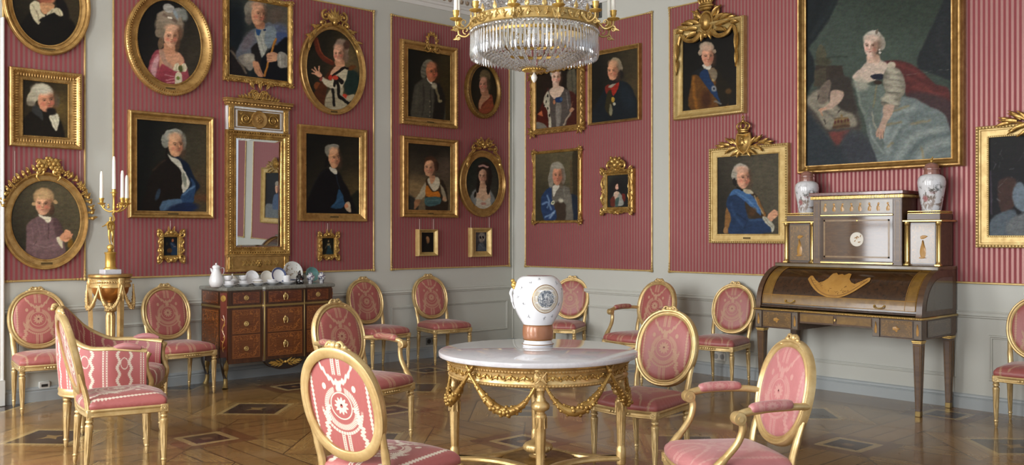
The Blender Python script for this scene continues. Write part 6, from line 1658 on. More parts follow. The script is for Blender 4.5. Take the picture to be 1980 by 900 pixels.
# relief of scrolling leaves round the apron
b = MB()
for k in range(84):
    a = 2*PI*(k+.5)/84; b.T = rotz(a+PI/2) @ trans(0, -.477, .668); sg = 1 if k % 2 else -1
    leaf(b, -.018, sg*-.006, sg*.6, .034, .018, 0, .01); leaf(b, .004, sg*.008, -sg*1.3, .022, .014, 0, .01); b.ball((.014, -.004, sg*.01), .0065, 6, 4)
b.T = Matrix.Identity(4); b.build('apron_relief', M['gold_orn'], t, smooth=50)
def table_leg():
    b = MB(); b.box((0, 0, .675), (.062, .062, .108), .004)
    b.T = rotz(PI/2)@trans(0, -.032, .676)
    rosette(b, 0, 0, .02, 0, 6, .007)
    for q in range(4): leaf(b, 0, 0, PI/4+q*PI/2, .045, .02, 0, .008)
    b.T = Matrix.Identity(4)
    b.lathe([(.030, .622), (.030, .612), (.022, .606), (.019, .590), (.019, .575), (.026, .568), (.026, .560), (.030, .555), (.044, .543), (.048, .530), (.044, .517), (.030, .508), (.022, .503), (.022, .494), (.029, .488), (.031, .482), (.031, .472),
             (.0295, .466), (.026, .35), (.0215, .235), (.0205, .225), (.026, .218), (.027, .19), (.027, .14), (.026, .132), (.020, .128), (.021, .12), (.024, .10), (.019, .06), (.014, .012), (.012, 0)], n=36, flute=(9, .2, .236, .465))
    for q in range(9):
        a = 2*PI*q/9; b.T = rotz(a) ; leaf_v(b, .0305, .475, .055, .014)
    b.T = Matrix.Identity(4)
    return b
def leaf_v(b, r, z, L, w):
    b.grid([[(r, -w/2*k, z-L*f), (r+.004, 0, z-L*f), (r, w/2*k, z-L*f)] for f, k in ((0, 1), (.4, 1), (.75, .6), (1, .05))])
for k in range(4):
    b = table_leg(); a = k*PI/2; T = rotz(a) @ trans(.455, 0, 0)
    b.v = [tuple(T @ Vector(p)) for p in b.v]; b.build('leg', G, t, smooth=45)
# garlands from the middle of each apron side to the knees of the legs
def garland_mesh(a0, a1):
    b = MB(); n = 22; pts, rr = [], []
    for i in range(n+1):
        f = i/n; a = a0+(a1-a0)*f; r = .507-.03*f**3
        z = .690-.05*f - .20*math.sin(PI*min(f*.92+.02, 1))**.85*(.55+.45*f) + .04*f**4
        pts.append((r*cos(a), r*sin(a), z)); rr.append(.009+.0165*math.sin(PI*min(max((f-.12)/.8, 0), 1))**.8)
    b.tube(pts, rr, 8)
    R = random.Random(int(a0*10))
    for i in range(3, n):
        for q in range(3):
            p = Vector(pts[i]); d = (Vector(pts[i])-Vector(pts[i-1])).normalized(); o = Vector((p.x, p.y, 0)).normalized(); u = d.cross(o)
            an = R.uniform(0, 2*PI); c = p+(o*cos(an)+u*sin(an))*rr[i]*.85; b.ball(c, rr[i]*.5, 6, 4)
    return b
for k in range(4):
    for sg in (-1, 1): garland_mesh(k*PI/2+PI/4, k*PI/2+PI/4+sg*PI/4*.93).build('garland', M['gold_orn'], t, smooth=60)
    b = MB(); a = k*PI/2+PI/4; b.T = rotz(a+PI/2) @ trans(0, -.503, .695); b.ball((0, 0, 0), .016, 8, 5)
    for sg in (-1, 1): leaf(b, 0, 0, PI/2+sg*.8, .04, .02, 0, .01)
    b.build('ribbon_knot', M['gold_orn'], t, smooth=60)
# in-curved stretchers, centre plate and urn
for k in range(4):
    a0 = k*PI/2; P0 = Vector((.455*cos(a0), .455*sin(a0), 0)); P1 = Vector((.455*cos(a0+PI/2), .455*sin(a0+PI/2), 0)); C = (P0+P1)*1.0
    R = .455; pts = []
    for i in range(17):
        a = a0 + PI + (PI/2)*0 - i/16*PI/2 + 0; 
        q = C + Vector((cos(a0-PI/2-0-i/16*PI/2 + 0)*R, sin(a0-PI/2-i/16*PI/2)*R, 0)); pts.append(q)
    path = []
    for i, q in enumerate(pts):
        nr = (q-C).normalized(); path.append((q, nr, Vector((0, 0, 1))))
    b = MB(); b.sweep(path, [(-.022, .150), (.022, .150), (.027, .158), (.024, .170), (.014, .176), (-.014, .176), (-.024, .170), (-.027, .158)], closed=False); b.build('stretcher', G, t, smooth=40)
b = MB(); b.lathe([(.0, .148), (.19, .148), (.198, .155), (.192, .168), (.17, .172), (0, .172)], n=48); b.build('stretcher_plate', M['gold_dark'], t, smooth=40)
b = MB(); b.lathe([(.045, .172), (.05, .178), (.03, .186), (.028, .192), (.06, .198), (.078, .21), (.082, .222), (.08, .234), (.072, .243), (.064, .248), (.052, .254), (.030, .264), (.018, .28), (.014, .30), (.018, .306), (.014, .314), (.012, .33), (.001, .345)], n=48, flute=(20, .10, .195, .24)); b.build('urn', G, t, smooth=45)

# ------------------------------------------------------------------ porcelain vase on the table
vx, vy = on_floor(1040, 668, .755)
v = thing('porcelain_vase', 'bulbous white porcelain vase with grey medallion and copper waist on the round table', 'vase', (vx, vy, .755), YAW+PI)
b = MB(); sc = 1.0
body = [(.05, .396), (.086, .396), (.094, .393), (.108, .384), (.124, .368), (.136, .346), (.143, .318), (.1455, .285), (.143, .252), (.135, .218), (.123, .188), (.109, .161), (.097, .141), (.087, .126), (.082, .118)]
b.lathe(body, n=64)
b.build('body', None or M['porcelain'], v, smooth=50)
M['copper_band'] = plain('brown_glaze_band', rgb(166, 112, 80), .32, .15, .25, 20, .3, .1, 60)
b = MB(); b.lathe([(.080, .118), (.084, .114), (.086, .1), (.088, .08), (.087, .055), (.083, .04), (.080, .036)], n=64, caps=False); b.build('waist_band', M['copper_band'], v, smooth=50)
b = MB(); b.lathe([(.080, .036), (.078, .03), (.08, .018), (.088, .012), (.09, .006), (.086, .0), (.01, 0)], n=48); b.build('foot', M['porcelain'], v, smooth=50)
M['gold_line'] = plain('gold_line_glaze', rgb(150, 108, 52), .3, .6)
b = MB()
for r, z in ((.0825, .119), (.0825, .035), (.0895, .0095)): b.lathe([(r, z-.0025), (r+.002, z), (r, z+.0025)], n=64, caps=False)
b.build('gold_rim', M['gold_line'], v)
def on_body(an, z, d=.0012):
    zs = [q[1] for q in body[::-1]]; rs = [q[0] for q in body[::-1]]; r = float(np.interp(z, zs, rs)) + d
    return Vector((r*cos(an), r*sin(an), z))
# medallion wrapped on the body: ring, rays, engraved view
ma, mz = .30, .272
def wrap(dx, dz, d=.0012): return on_body(ma+dx/.146, mz+dz, d)
def ring(b, r0, r1, d, n=48):
    b.grid([[tuple(wrap(r*cos(2*PI*j/n), r*sin(2*PI*j/n), d)) for j in range(n)] for r in (r0, (r0+r1)/2, r1)], closed_u=True)
M['cream_glaze'] = plain('cream_glaze', rgb(214, 206, 188), .15, 0, coat=.5)
def scene_glaze():
    m = Mat('engraved_view'); u, w, _ = m.xyz(m.coord('Object'))
    o = m.coord('Object'); n = m.noise(o, 70, 4, .65, 1.2)
    m.set(Base_Color=m.ramp(n, [(.38, rgb(66, 72, 84)), (.5, rgb(128, 134, 140)), (.62, rgb(206, 206, 204))]), Roughness=.15, Coat_Weight=.5); return m.m
M['view_glaze'] = scene_glaze()
b = MB(); ring(b, .0, .078, .0012); b.build('medallion_ground', M['cream_glaze'], v, smooth=60)
b = MB(); ring(b, .0, .049, .0022); b.build('medallion_view', M['view_glaze'], v, smooth=60)
b = MB(); ring(b, .077, .081, .0016); 
for k in range(60):
    a = 2*PI*k/60; p0, p1 = wrap(.058*cos(a), .058*sin(a), .0016), wrap(.070*cos(a), .070*sin(a), .0016); b.tube([p0, p1], .0006, 4)
b.build('medallion_ring', M['gold_line'], v, smooth=60)
M['sprig'] = plain('grey_sprig_glaze', rgb(146, 146, 148), .2)
b = MB(); R = random.Random(8)
for an, z in ((-.75, .33), (-.35, .36), (-.62, .24), (-.5, .17), (-.9, .28), (.3, .165), (.05, .38), (.9, .36), (.95, .24), (1.2, .32), (-1.3, .3), (.7, .17), (2, .3), (2.6, .24), (-2, .25), (-2.6, .33)):
    for k in range(5):
        q = R.uniform(0, 6.3); L = R.uniform(.006, .013)
        p0 = on_body(an, z, .001); p1 = on_body(an+L*cos(q)/.14, z+L*sin(q), .001); b.tube([p0, p1], [.0009, .0016], 5)
b.build('sprig_pattern', M['sprig'], v)
# mask handle on the left of the neck
for an in (-PI/2+.2, PI/2+.9):
    b = MB(); p = on_body(an, .345, 0)
    b.ball(p, .02, 10, 7); b.ball(p*1.07, .012, 8, 5)
    for k in range(8): b.ball(p+Vector((0, 0, 0))+rotz(an)@Vector((.004, .021*cos(k*PI/4), .021*sin(k*PI/4))), .0085, 6, 4)
    b.build('mask_handle', M['ormolu'], v, smooth=60)
    b = MB(); b.tube(smooth_path([on_body(an, .325, .006), on_body(an, .30, .014), on_body(an, .27, .008), on_body(an, .24, .008), on_body(an, .21, .004)], 5), [.008]*7+[.006]*7+[.003]*7, 7); b.build('moulded_drop', M['porcelain'], v, smooth=60)
# ------------------------------------------------------------------ roll-top desk
DY, DX = 3.81, 7.02
d = thing('cylinder_desk', 'inlaid mahogany roll-top desk with upper cabinet and brass trim, on the right wall', 'desk', (DX, DY, 0), -PI/2)
BR = M['brass']; MH = M['mahogany']
def cyl_pt(x, th, off=0.0):
    return (x, .365-(.345+off)*cos(th), .775+(.325+off)*sin(th))
def patch(b, x0, x1, t0, t1, off, n=10, m=2, uvm=None):
    rows, uv = [], []
    for i in range(n+1):
        th = t0+(t1-t0)*i/n
        rows.append([cyl_pt(x0+(x1-x0)*j/m, th, off) for j in range(m+1)]); uv.append([(j/m, i/n) for j in range(m+1)])
    b.grid(rows, uv=uv)
def quad(b, x0, x1, z0, z1, y):        # upright front-facing panel with uv 0..1
    i = [b.vert(p) for p in ((x0, y, z0), (x1, y, z0), (x1, y, z1), (x0, y, z1))]
    b.face(i, ((0, 0), (1, 0), (1, 1), (0, 1)))
def panel(name, mat, parent, x0, x1, z0, z1, y, th=.004):
    b = MB(); quad(b, x0, x1, z0, z1, y-th)
    for (a0, c0), (a1, c1) in (((x0, z0), (x1, z0)), ((x1, z0), (x1, z1)), ((x1, z1), (x0, z1)), ((x0, z1), (x0, z0))):
        b.face([b.vert(p) for p in ((a0, y-th, c0), (a0, y, c0), (a1, y, c1), (a1, y-th, c1))], ((0, 0),)*4)
    return b.build(name, mat, parent, smooth=0)
HWD = .72
# legs with inlaid lines, brass collars and shoes
def desk_leg(x, y):
    b = MB(); b.cur = 0
    def ringz(w, z): return [(x-w, y-w, z), (x+w, y-w, z), (x+w, y+w, z), (x-w, y+w, z)]
    k = b.grid([ringz(.018, .0), ringz(.033, .57)], closed_u=True); b.cap([k, k+1, k+2, k+3], True); b.cap([k+4, k+5, k+6, k+7])
    L = b.build('leg', M['mahogany_x'], d, smooth=0)
    b = MB()
    for s_ in range(4):
        b.T = trans(x, y, 0) @ rotz(s_*PI/2)
        for sg in (-1, 1): b.tube([(sg*.0125, -.0195, .06), (sg*.0235, -.033, .54)], .0017, 4)
        b.tube([(-.0235, -.0328, .54), (.0235, -.0328, .54)], .0017, 4)
    b.build('inlaid_lines', M['satin'], L, smooth=0)
    b = MB(); b.box((x, y, .573), (.082, .082, .016), .004); b.box((x, y, .561), (.072, .072, .01), .002); b.build('collar', BR, L)
    b = MB(); b.box((x, y, .022), (.043, .043, .044), .004); b.build('shoe', M['brass_dull'], L)
for x in (-HWD+.04, HWD-.04):
    for y in (.045, .585): desk_leg(x, y)
# apron: two drawer boxes and a shallower centre over the kneehole
b = MB()
b.box((-.515, .32, .66), (.41, .62, .15)); b.box((.525, .32, .66), (.39, .62, .15)); b.box((0, .325, .69), (.68, .61, .09)); b.build('carcase', M['mahogany_x'], d, smooth=0)
for x0, x1 in ((-.655, -.375), (.395, .655)):
    p = panel('drawer', M['marq_desk'], d, x0, x1, .595, .727, .010)
    b = MB(); xm = (x0+x1)/2; b.T = trans(xm, .005, .66)
    b.lathe([(.001, 0), (.001, 0)], n=4) if False else None
    leaf(b, -.03, 0, 0, .06, .03, 0, .002); leaf(b, 0, -.025, PI/2, .05, .02, 0, .002); b.build('inlaid_urn', M['light_inlay'], p)
for x0, x1 in ((-.72, -.66), (-.37, -.315), (.335, .39), (.66, .72)):
    p = panel('post', M['marq_dull'], d, x0, x1, .588, .733, .008, .006)
    b = MB(); xm = (x0+x1)/2; b.T = trans(xm, .001, .66); leaf(b, 0, -.045, PI/2, .09, .022, 0, .002); b.build('inlaid_husk', M['light_inlay'], p)
for x0, x1 in ((-.31, .01), (.015, .33)): panel('centre_drawer', M['satin'], d, x0+.012, x1-.012, .66, .722, .018)
b = MB(); b.box((.012, .012, .69), (.016, .006, .022), .002); b.build('keyhole', BR, d)
# side apron panels
for sx in (-1, 1):
    b = MB(); x = sx*HWD; i = [b.vert((x+sx*.003, y, z)) for y, z in ((.10, .60), (.53, .60), (.53, .725), (.10, .725))]
    b.face(i, ((0, 0), (1, 0), (1, 1), (0, 1))); b.build('side_panel', M['marq_dull'], d, smooth=0)
# brass moulding round the writing height
b = MB(); b.box((0, .31, .745), (1.47, .655, .018), .005)
for k in range(110): b.ball((-.725+1.45*k/109, -.018, .746), .0055, 5, 3)
b.build('brass_moulding', BR, d)
# cheeks with the quarter-round profile
for sx in (-1, 1):
    b = MB(); pr = [(.0, .756)] + [(cyl_pt(0, t*PI/2/14, .012)[1], cyl_pt(0, t*PI/2/14, .012)[2]) for t in range(15)] + [(.63, 1.105), (.63, .756)]
    x0, x1 = (sx*HWD, sx*(HWD-.045)); n = len(pr)
    a_ = [b.vert((x0, y, z)) for y, z in pr]; c_ = [b.vert((x1, y, z)) for y, z in pr]
    b.face(a_); b.face(c_[::-1])
    for i in range(n): b.face((a_[i], a_[(i+1) % n], c_[(i+1) % n], c_[i]))
    ck = b.build('cheek', M['mahogany_x'], d, smooth=30)
    b = MB(); x = sx*(HWD+.002); pr2 = [(.10, .80)] + [(.365-(.345-.06)*cos(t*PI/2/12*.93+.08), .775+(.325-.05)*sin(t*PI/2/12*.93+.08)) for t in range(13)] + [(.56, 1.05), (.56, .80)]
    b.face([b.vert((x, y, z)) for y, z in pr2]); b.build('side_panel', M['panel_fill'], ck, smooth=0)
# the roll front
b = MB(); patch(b, -.675, .675, .0, PI/2, -.004, 16, 2); b.build('roll_front', MH, d, smooth=60)
b = MB()
patch(b, -.66, -.585, .07, 1.46, -.001, 14); patch(b, .585, .66, .07, 1.46, -.001, 14); patch(b, -.585, .585, .07, .30, -.001, 4)
b.build('border_veneer', M['satin'], d, smooth=60)
b = MB()
for x in (-.58, .58, -.665, .665): b.tube([cyl_pt(x, .07+1.39*i/14, 0.0) for i in range(15)], .0022, 4)
for th in (.305, 1.46, .07): b.tube([cyl_pt(-.66+1.32*i/8, th, 0.0) for i in range(9)], .0022, 4)
b.build('stringing', M['light_inlay'], d)
# fan shaped inlay with a bird-like centre
b = MB(); rows, uv = [], []
for i in range(81):
    t = -1+2*i/80; x = -.02+.27*t
    lo = .30+.50*abs(t)**2.2; hi = float(np.interp(abs(t), (0, .1, .2, .31, .345, .45, .58, .75, .9, .97, 1), (1.06, 1.01, 1.10, 1.06, .86, .75, .70, .80, .93, .94, .86)))
    rows.append([cyl_pt(x, lo+(hi-lo)*j/4, .0015) for j in range(5)])
b.grid(rows); b.build('fan_inlay', M['light_inlay'], d, smooth=70)
b = MB(); R = random.Random(3)
for d_ in (.035, .055):
    b.tube([cyl_pt(-.02+.25*(-1+i/12), .30+.50*abs(-1+i/12)**2.2+d_, .002) for i in range(25)], .0012, 4)
for i in range(34):
    t = R.uniform(-.8, .8); x = -.02+.27*t; th = .30+.5*abs(t)**2.2+R.uniform(.10, .26); an = R.uniform(-.02, .02)
    b.tube([cyl_pt(x, th, .002), cyl_pt(x+an, th+R.uniform(-.03, .05), .002), cyl_pt(x+an*1.6, th+R.uniform(-.04, .04), .002)], .0012, 4)
b.build('engraved_lines', M['walnut'], d)
b = MB(); b.box((0, .022, .772), (1.35, .018, .02), .004); b.build('front_rail', MH, d)
for x in (-.40, .38):
    b = MB()
    for sg in (-1, 1): b.ball((x+sg*.04, cyl_pt(x, .16)[1]-.004, cyl_pt(x, .16)[2]), .009, 8, 5)
    b.tube(smooth_path([(x-.04, cyl_pt(x, .16)[1]-.012, .826), (x-.03, .0, .814), (x, -.004, .810), (x+.03, .0, .814), (x+.04, cyl_pt(x, .16)[1]-.012, .826)], 5), .0045, 6); b.build('pull', M['ormolu'], d)
# shelf above the roll
b = MB(); b.box((0, .475, 1.119), (1.44, .34, .034), .006); b.build('shelf', M['olive'], d)
# upper cabinet, middle
mx0, mx1, my = -.375, .405, .36
b = MB(); b.box(((mx0+mx1)/2, my+.13, 1.41), (mx1-mx0, .26, .56)); cab = b.build('upper_cabinet', M['mahogany_x'], d, smooth=0)
dr = panel('drop_front', M['marq_glossy'], d, mx0+.075, mx1-.075, 1.165, 1.535, my)
b = MB(); b.T = trans((mx0+mx1)/2+.01, my-.005, 1.345) @ Matrix.Rotation(PI/2, 4, 'X'); b.lathe([(.001, .003), (.058, .003), (.060, .001), (.060, -.001)], n=40, caps=False); med = b.build('ivory_medallion', M['ivory'] if 'ivory' in M else M['cream_glaze'], dr, smooth=40)
b = MB(); b.T = trans((mx0+mx1)/2+.01, my-.0085, 1.345)
for q in ((-.02, .01, .3, .03), (.0, .0, 1.5, .03), (.02, .012, 2.4, .025), (.01, -.025, .2, .03), (-.02, -.02, 1.0, .02), (.03, .02, 1.2, .02)): leaf(b, q[0], q[1], q[2], q[3], .008, 0, .001)
b.build('painted_scene', M['gold_line'], dr)
def strip_frame(b, x0, x1, z0, z1, y, w):
    for p in ((x0, z0, x1, z0+w), (x0, z1-w, x1, z1), (x0, z0, x0+w, z1), (x1-w, z0, x1, z1)): b.box(((p[0]+p[2])/2, y, (p[1]+p[3])/2), (abs(p[2]-p[0]), .002, abs(p[3]-p[1])))
b = MB(); strip_frame(b, mx0+.10, mx1-.10, 1.19, 1.51, my-.0045, .014); b.build('banding', M['satin'], dr, smooth=0)
b = MB(); b.T = trans((mx0+mx1)/2+.01, my-.006, 1.50) @ Matrix.Rotation(PI/2, 4, 'X'); b.lathe([(.001, .003), (.007, .002), (.008, 0)], n=14, caps=False); b.build('lock', BR, dr)
fz = panel('frieze_drawer', M['olive'], d, mx0+.075, mx1-.075, 1.562, 1.672, my)
for k in range(8):
    b = MB()
    x = mx0+.115+k*(mx1-mx0-.23)/7
    b.ball((x, my-.004, 1.64), .011, 7, 4, (1, .2, 1)); leaf(b, x, 1.58, PI/2+.1*(-1)**k, .055, .032, my-.004, .002); leaf(b, x, 1.605, PI/2+.9*(-1)**k, .024, .012, my-.004, .002); leaf(b, x, 1.585, .4 if k % 2 else PI-.4, .014, .010, my-.004, .002)
    b.build('inlaid_figure', M['light_inlay'], fz)
for x0, x1 in ((mx0, mx0+.07), (mx1-.07, mx1)):
    p = panel('stile', M['mahogany_x'], d, x0+.004, x1-.004, 1.14, 1.68, my)
    b = MB(); strip_frame(b, x0+.015, x1-.015, 1.17, 1.66, my-.0045, .004); b.build('stringing', M['satin'], p, smooth=0)
b = MB(); b.box(((mx0+mx1)/2, my-.006, 1.548), (mx1-mx0-.14, .014, .014), .003); b.box(((mx0+mx1)/2, my-.006, 1.148), (mx1-mx0-.14, .014, .016), .003); b.build('brass_strip', BR, cab)
b = MB(); b.box(((mx0+mx1)/2, my+.125, 1.698), (mx1-mx0+.03, .285, .028), .002)
for k in range(60): b.box((mx0-.012+(mx1-mx0+.024)*k/59, my-.02, 1.698), (.007, .008, .026), .002)
for k in range(20): b.box((mx1+.017, my-.012+.27*k/19, 1.698), (.008, .007, .026), .002)
b.build('gallery_band', BR, cab)
b = MB(); b.box(((mx0+mx1)/2, my+.12, 1.728), (mx1-mx0+.05, .31, .03), .004); b.build('cabinet_top', M['kingwood'], cab)
# wings with brass columns and gallery trays
for sx, x0, x1 in ((-1, -.675, -.38), (1, .41, .705)):
    wy = .40; b = MB(); b.box(((x0+x1)/2, wy+.11, 1.31), (x1-x0-.02, .22, .345)); wg = b.build('wing_cabinet', M['mahogany_x'], d, smooth=0)
    dd = panel('door', M['marq_desk'], d, x0+.05, x1-.05, 1.15, 1.475, wy)
    b = MB(); xm = (x0+x1)/2; leaf(b, xm, 1.2, PI/2, .14, .05, wy-.004, .002); leaf(b, xm-.02, 1.36, .2, .06, .03, wy-.004, .002); leaf(b, xm-.03, 1.2, 0, .06, .015, wy-.004, .002); b.build('inlaid_vase', M['light_inlay'], dd)
    for x in (x0+.022, x1-.022):
        b = MB(); b.lathe([(.022, 1.137), (.022, 1.155), (.017, 1.16), (.0165, 1.17), (.0165, 1.455), (.018, 1.462), (.022, 1.468), (.022, 1.486)], (x, wy-.012, 0), 24, flute=(8, .25, 1.169, 1.456)); b.box((x, wy-.012, 1.143), (.046, .046, .014), .002); b.build('column', BR, wg, smooth=45)
    b = MB(); b.box(((x0+x1)/2, wy+.105, 1.494), (x1-x0+.03, .28, .016), .004); b.build('cornice', BR, wg)
    b = MB(); b.box(((x0+x1)/2, wy+.12, 1.527), (x1-x0-.03, .23, .05), .003); b.build('tray', M['mahogany_x'], wg)
    b = MB(); y0, y1 = wy+.012, wy+.235
    for (a0, c0), (a1, c1) in (((x0+.02, y0), (x1-.02, y0)), ((x1-.02, y0), (x1-.02, y1)), ((x0+.02, y0), (x0+.02, y1))):
        b.tube([(a0, c0, 1.572), (a1, c1, 1.572)], .003, 6); b.tube([(a0, c0, 1.553), (a1, c1, 1.553)], .004, 6)
        n = int(math.hypot(a1-a0, c1-c0)/.016)
        for k in range(n+1): b.ball((a0+(a1-a0)*k/n, c0+(c1-c0)*k/n, 1.563), .0052, 6, 4)
    b.build('gallery', BR, wg)
# lidded porcelain jars on the wings
M['lid_red'] = plain('iron_red_glaze', rgb(160, 112, 98), .2, 0, .25, 40, .5)
def jar_glaze():
    m = Mat('landscape_porcelain'); x, y, z = m.xyz(m.coord('Object')); o = m.coord('Object')
    n = m.noise(m.vec(x*1.0, y*1.0, z*.8), 24, 4, .65, .8); n2 = m.noise(o, 11, 2)
    hgt = z.band(.03, .25, .12)
    tree = (n-.56).above(0, .06)*hgt*n2.above(.4, .12); grd = (n-.5).above(0, .05)*z.band(.03, .14, .06)
    c = m.mix(tree, rgb(228, 228, 230), rgb(112, 112, 108)); c = m.mix(grd*.7, c, rgb(150, 128, 112)); c = m.mix((n2.above(.6, .06))*z.band(.06, .16, .05)*.8, c, rgb(172, 106, 108))
    m.set(Base_Color=c, Roughness=.1, Coat_Weight=.6); return m.m
M['jar'] = jar_glaze()
def jar(x, label, sc=1.0):
    w = Matrix.Rotation(-PI/2, 4, 'Z') @ Vector((x, .515, 0))
    j = thing('lidded_jar', label, 'vase', (DX+w.x, DY+w.y, 1.5525), -.4, 'pair of porcelain jars on the desk'); j.scale = (sc,)*3
    b = MB(); b.lathe([(.058, 0), (.068, .004), (.072, .02), (.078, .06), (.088, .12), (.098, .18), (.105, .225), (.107, .255), (.102, .282), (.088, .301), (.068, .312), (.058, .316)], n=48); b.build('body', M['jar'], j, smooth=60)
    b = MB(); b.lathe([(.058, .314), (.059, .32), (.055, .34), (.054, .352), (.060, .356)], n=40, caps=False); b.build('neck', M['lid_red'], j, smooth=60)
    b = MB(); b.lathe([(.064, .354), (.064, .362), (.055, .366), (.052, .385), (.046, .396), (.030, .404), (.016, .408), (.01, .412)], n=40); L = b.build('lid', M['lid_red'], j, smooth=60)
    b = MB(); b.ball((0, 0, .422), .013, 10, 7); b.ball((0, 0, .44), .008, 8, 6); b.ball((.006, -.004, .452), .006, 6, 5); leaf(b, 0, .42, 1.2, .03, .012, 0, .008); b.build('knob', M['ormolu'], L, smooth=60)
    return j
jar(-.525, 'white porcelain jar with rust lid on the left wing of the desk', .97); jar(.575, 'white porcelain jar with rust lid on the right wing of the desk', 1.0)

# ------------------------------------------------------------------ marquetry commode
CX0 = 4.30
c = thing('commode', 'dark marquetry chest of drawers with grey marble top and brass mounts under the mirror', 'chest of drawers', (CX0, WY-.034, 0))
PLAN = [(-.57, 0), (-.57, -.385), (-.535, -.475), (-.20, -.475), (-.185, -.50), (.215, -.50), (.23, -.475), (.535, -.475), (.57, -.385), (.57, 0)]
def slab(b, plan, z0, z1, grow=0.0, bev=.004):
    def off(g):
        out = []; n = len(plan)
        for i, (x, y) in enumerate(plan):
            gx = g if x > 0 else -g
            out.append((x + (gx if abs(x) > .5 else (gx*.5 if abs(x) < .25 else gx)), y - (g if y < -.05 else 0)))
        return out
    rows = [[(x, y, z) for x, y in off(g)] for z, g in ((z0, grow-bev), (z0+bev, grow), (z1-bev, grow), (z1, grow-bev))]
    k = b.grid(rows, closed_u=True); n = len(plan); b.cap([k+j for j in range(n)], True); b.cap([k+3*n+j for j in range(n)])
b = MB(); slab(b, PLAN, .22, .876, 0, .001); b.build('carcase', M['commode_wood'], c, smooth=0)
b = MB(); slab(b, PLAN, .876, .91, .022, .008); b.build('marble_top', M['marble_grey'], c, smooth=30)
b = MB(); slab(b, PLAN, .722, .742, .005, .002); b.build('brass_band', M['brass_dull'], c, smooth=0)
def pull_ring(parent, x, z, y):
    b = MB(); b.T = trans(x, y, z) @ Matrix.Rotation(PI/2, 4, 'X')
    b.lathe([(.001, .004), (.012, .004), (.013, .002), (.022, .002), (.023, 0)], n=24, caps=False); b.tube([(.018*cos(2*PI*k/20), .018*sin(2*PI*k/20), .007) for k in range(20)], .0032, 6, True); b.ball((0, 0, .006), .006, 8, 5)
    b.build('ring_pull', M['ormolu_pale'], parent, smooth=50)
def pull_bail(parent, x, z, y):
    b = MB(); b.T = trans(x, y, z)
    leaf(b, 0, -.012, PI/2, .05, .03, 0, .006); 
    for sg in (-1, 1): b.tube(smooth_path([(sg*.004, -.006, .024), (sg*.019, -.01, .012), (sg*.02, -.012, -.01), (sg*.014, -.012, -.026)], 5), .0042, 6); b.ball((sg*.014, -.012, -.028), .006, 6, 4)
    b.ball((0, -.008, .025), .008, 8, 5); b.build('bail_pull', M['ormolu_pale'], parent, smooth=50)
for x0, x1, y, kind in ((-.50, -.225, -.475, 'r'), (-.165, .195, -.50, 'b'), (.255, .50, -.475, 'r')):
    xm = (x0+x1)/2
    p = panel('frieze_drawer', M['marq_frieze'], c, x0, x1, .756, .864, y, .006); (pull_ring if kind == 'r' else pull_bail)(p, xm, .81, y-.006)
    for z0, z1 in ((.485, .706), (.262, .478)):
        p = panel('drawer', M['marq_commode'], c, x0, x1, z0, z1, y, .006); zz = (z0+z1)/2
        (pull_ring if kind == 'r' else pull_bail)(p, xm, zz if kind == 'b' else zz-.02, y-.006)
# canted posts with a rosette and an inlaid trail, side panels
for sx in (-1, 1):
    A_, B_ = Vector((sx*.535, -.475, 0)), Vector((sx*.57, -.385, 0)); m_ = (A_+B_)/2; an = math.atan2((B_-A_).x*1.0, -(B_-A_).y) if False else (PI/2-math.atan2(.09, .035))*1.0
    T = trans(m_.x, m_.y, 0) @ rotz(sx*(PI/2-math.atan2(.035, .09))) 
    b = MB(); b.T = T; b.box((0, -.004, .55), (.08, .008, .62), .002); po = b.build('canted_post', M['kingwood'], c)
    b = MB(); b.T = T @ trans(0, -.009, .81) @ Matrix.Rotation(PI/2, 4, 'X'); b.lathe([(.001, .008), (.012, .008), (.016, .004), (.026, .004), (.03, .0)], n=24, caps=False)
    b.build('rosette', M['ormolu'], po, smooth=40)
    b = MB(); b.T = T; curve(b, [(0, .66, -.0085), (.016, .60, -.0085), (-.012, .53, -.0085), (.016, .46, -.0085), (-.012, .39, -.0085), (0, .33, -.0085)], .004)
    for k in range(6): leaf(b, 0, .36+.05*k, PI/2+(.8 if k % 2 else -.8), .03, .012, -.0085, .002)
    b.build('inlaid_trail', M['light_inlay'], po)
    for z0, z1, mt in ((.756, .864, 'marq_frieze'), (.262, .706, 'marq_commode')):
        b = MB(); x = sx*.573; i = [b.vert(q) for q in ((x, -.02, z0), (x, -.365, z0), (x, -.365, z1), (x, -.02, z1))]; b.face(i, ((0, 0), (1, 0), (1, 1), (0, 1))); p = b.build('side_panel', M[mt], c, smooth=0)
# brass edges of the breakfront
for x in (-.19, .22):
    b = MB(); b.box((x, -.49, .545), (.009, .03, .64), .003); b.build('edge_mount', M['brass_dull'], c)
# cabriole legs with gilt mounts
for sx in (-1, 1):
    for y in (-.42, -.04):
        q = -1 if y < -.2 else .2
        P = [(sx*.545, y, .27), (sx*.552, y-.012*(1 if q < 0 else 0), .21), (sx*.54, y-.0, .13), (sx*.535, y-.004, .06), (sx*.548, y-.022*(1 if q < 0 else 0), .0)]
        Q = smooth_path(P, 5); n = len(Q); b = MB(); b.tube(Q, [.048-.030*min(1, i/(n*.6)) + (.006 if i > n-3 else 0) for i in range(n)], 10, up=(0, 1, 0)); lg = b.build('leg', M['ebony'], c, smooth=60)
        b = MB(); fz = -.058 if q < 0 else -.05
        b.T = trans(sx*.55, y, 0); leaf(b, 0, .16, PI/2, .10, .05, fz+.01, .012); leaf(b, 0, .18, -PI/2, .08, .035, fz+.012, .01)
        b.T = Matrix.Identity(4); b.tube(Q[-8:], [.020, .0195, .0195, .02, .021, .022, .026, .028], 10, up=(0, 1, 0)); b.build('gilt_mount', M['brass_dull'], lg, smooth=60)
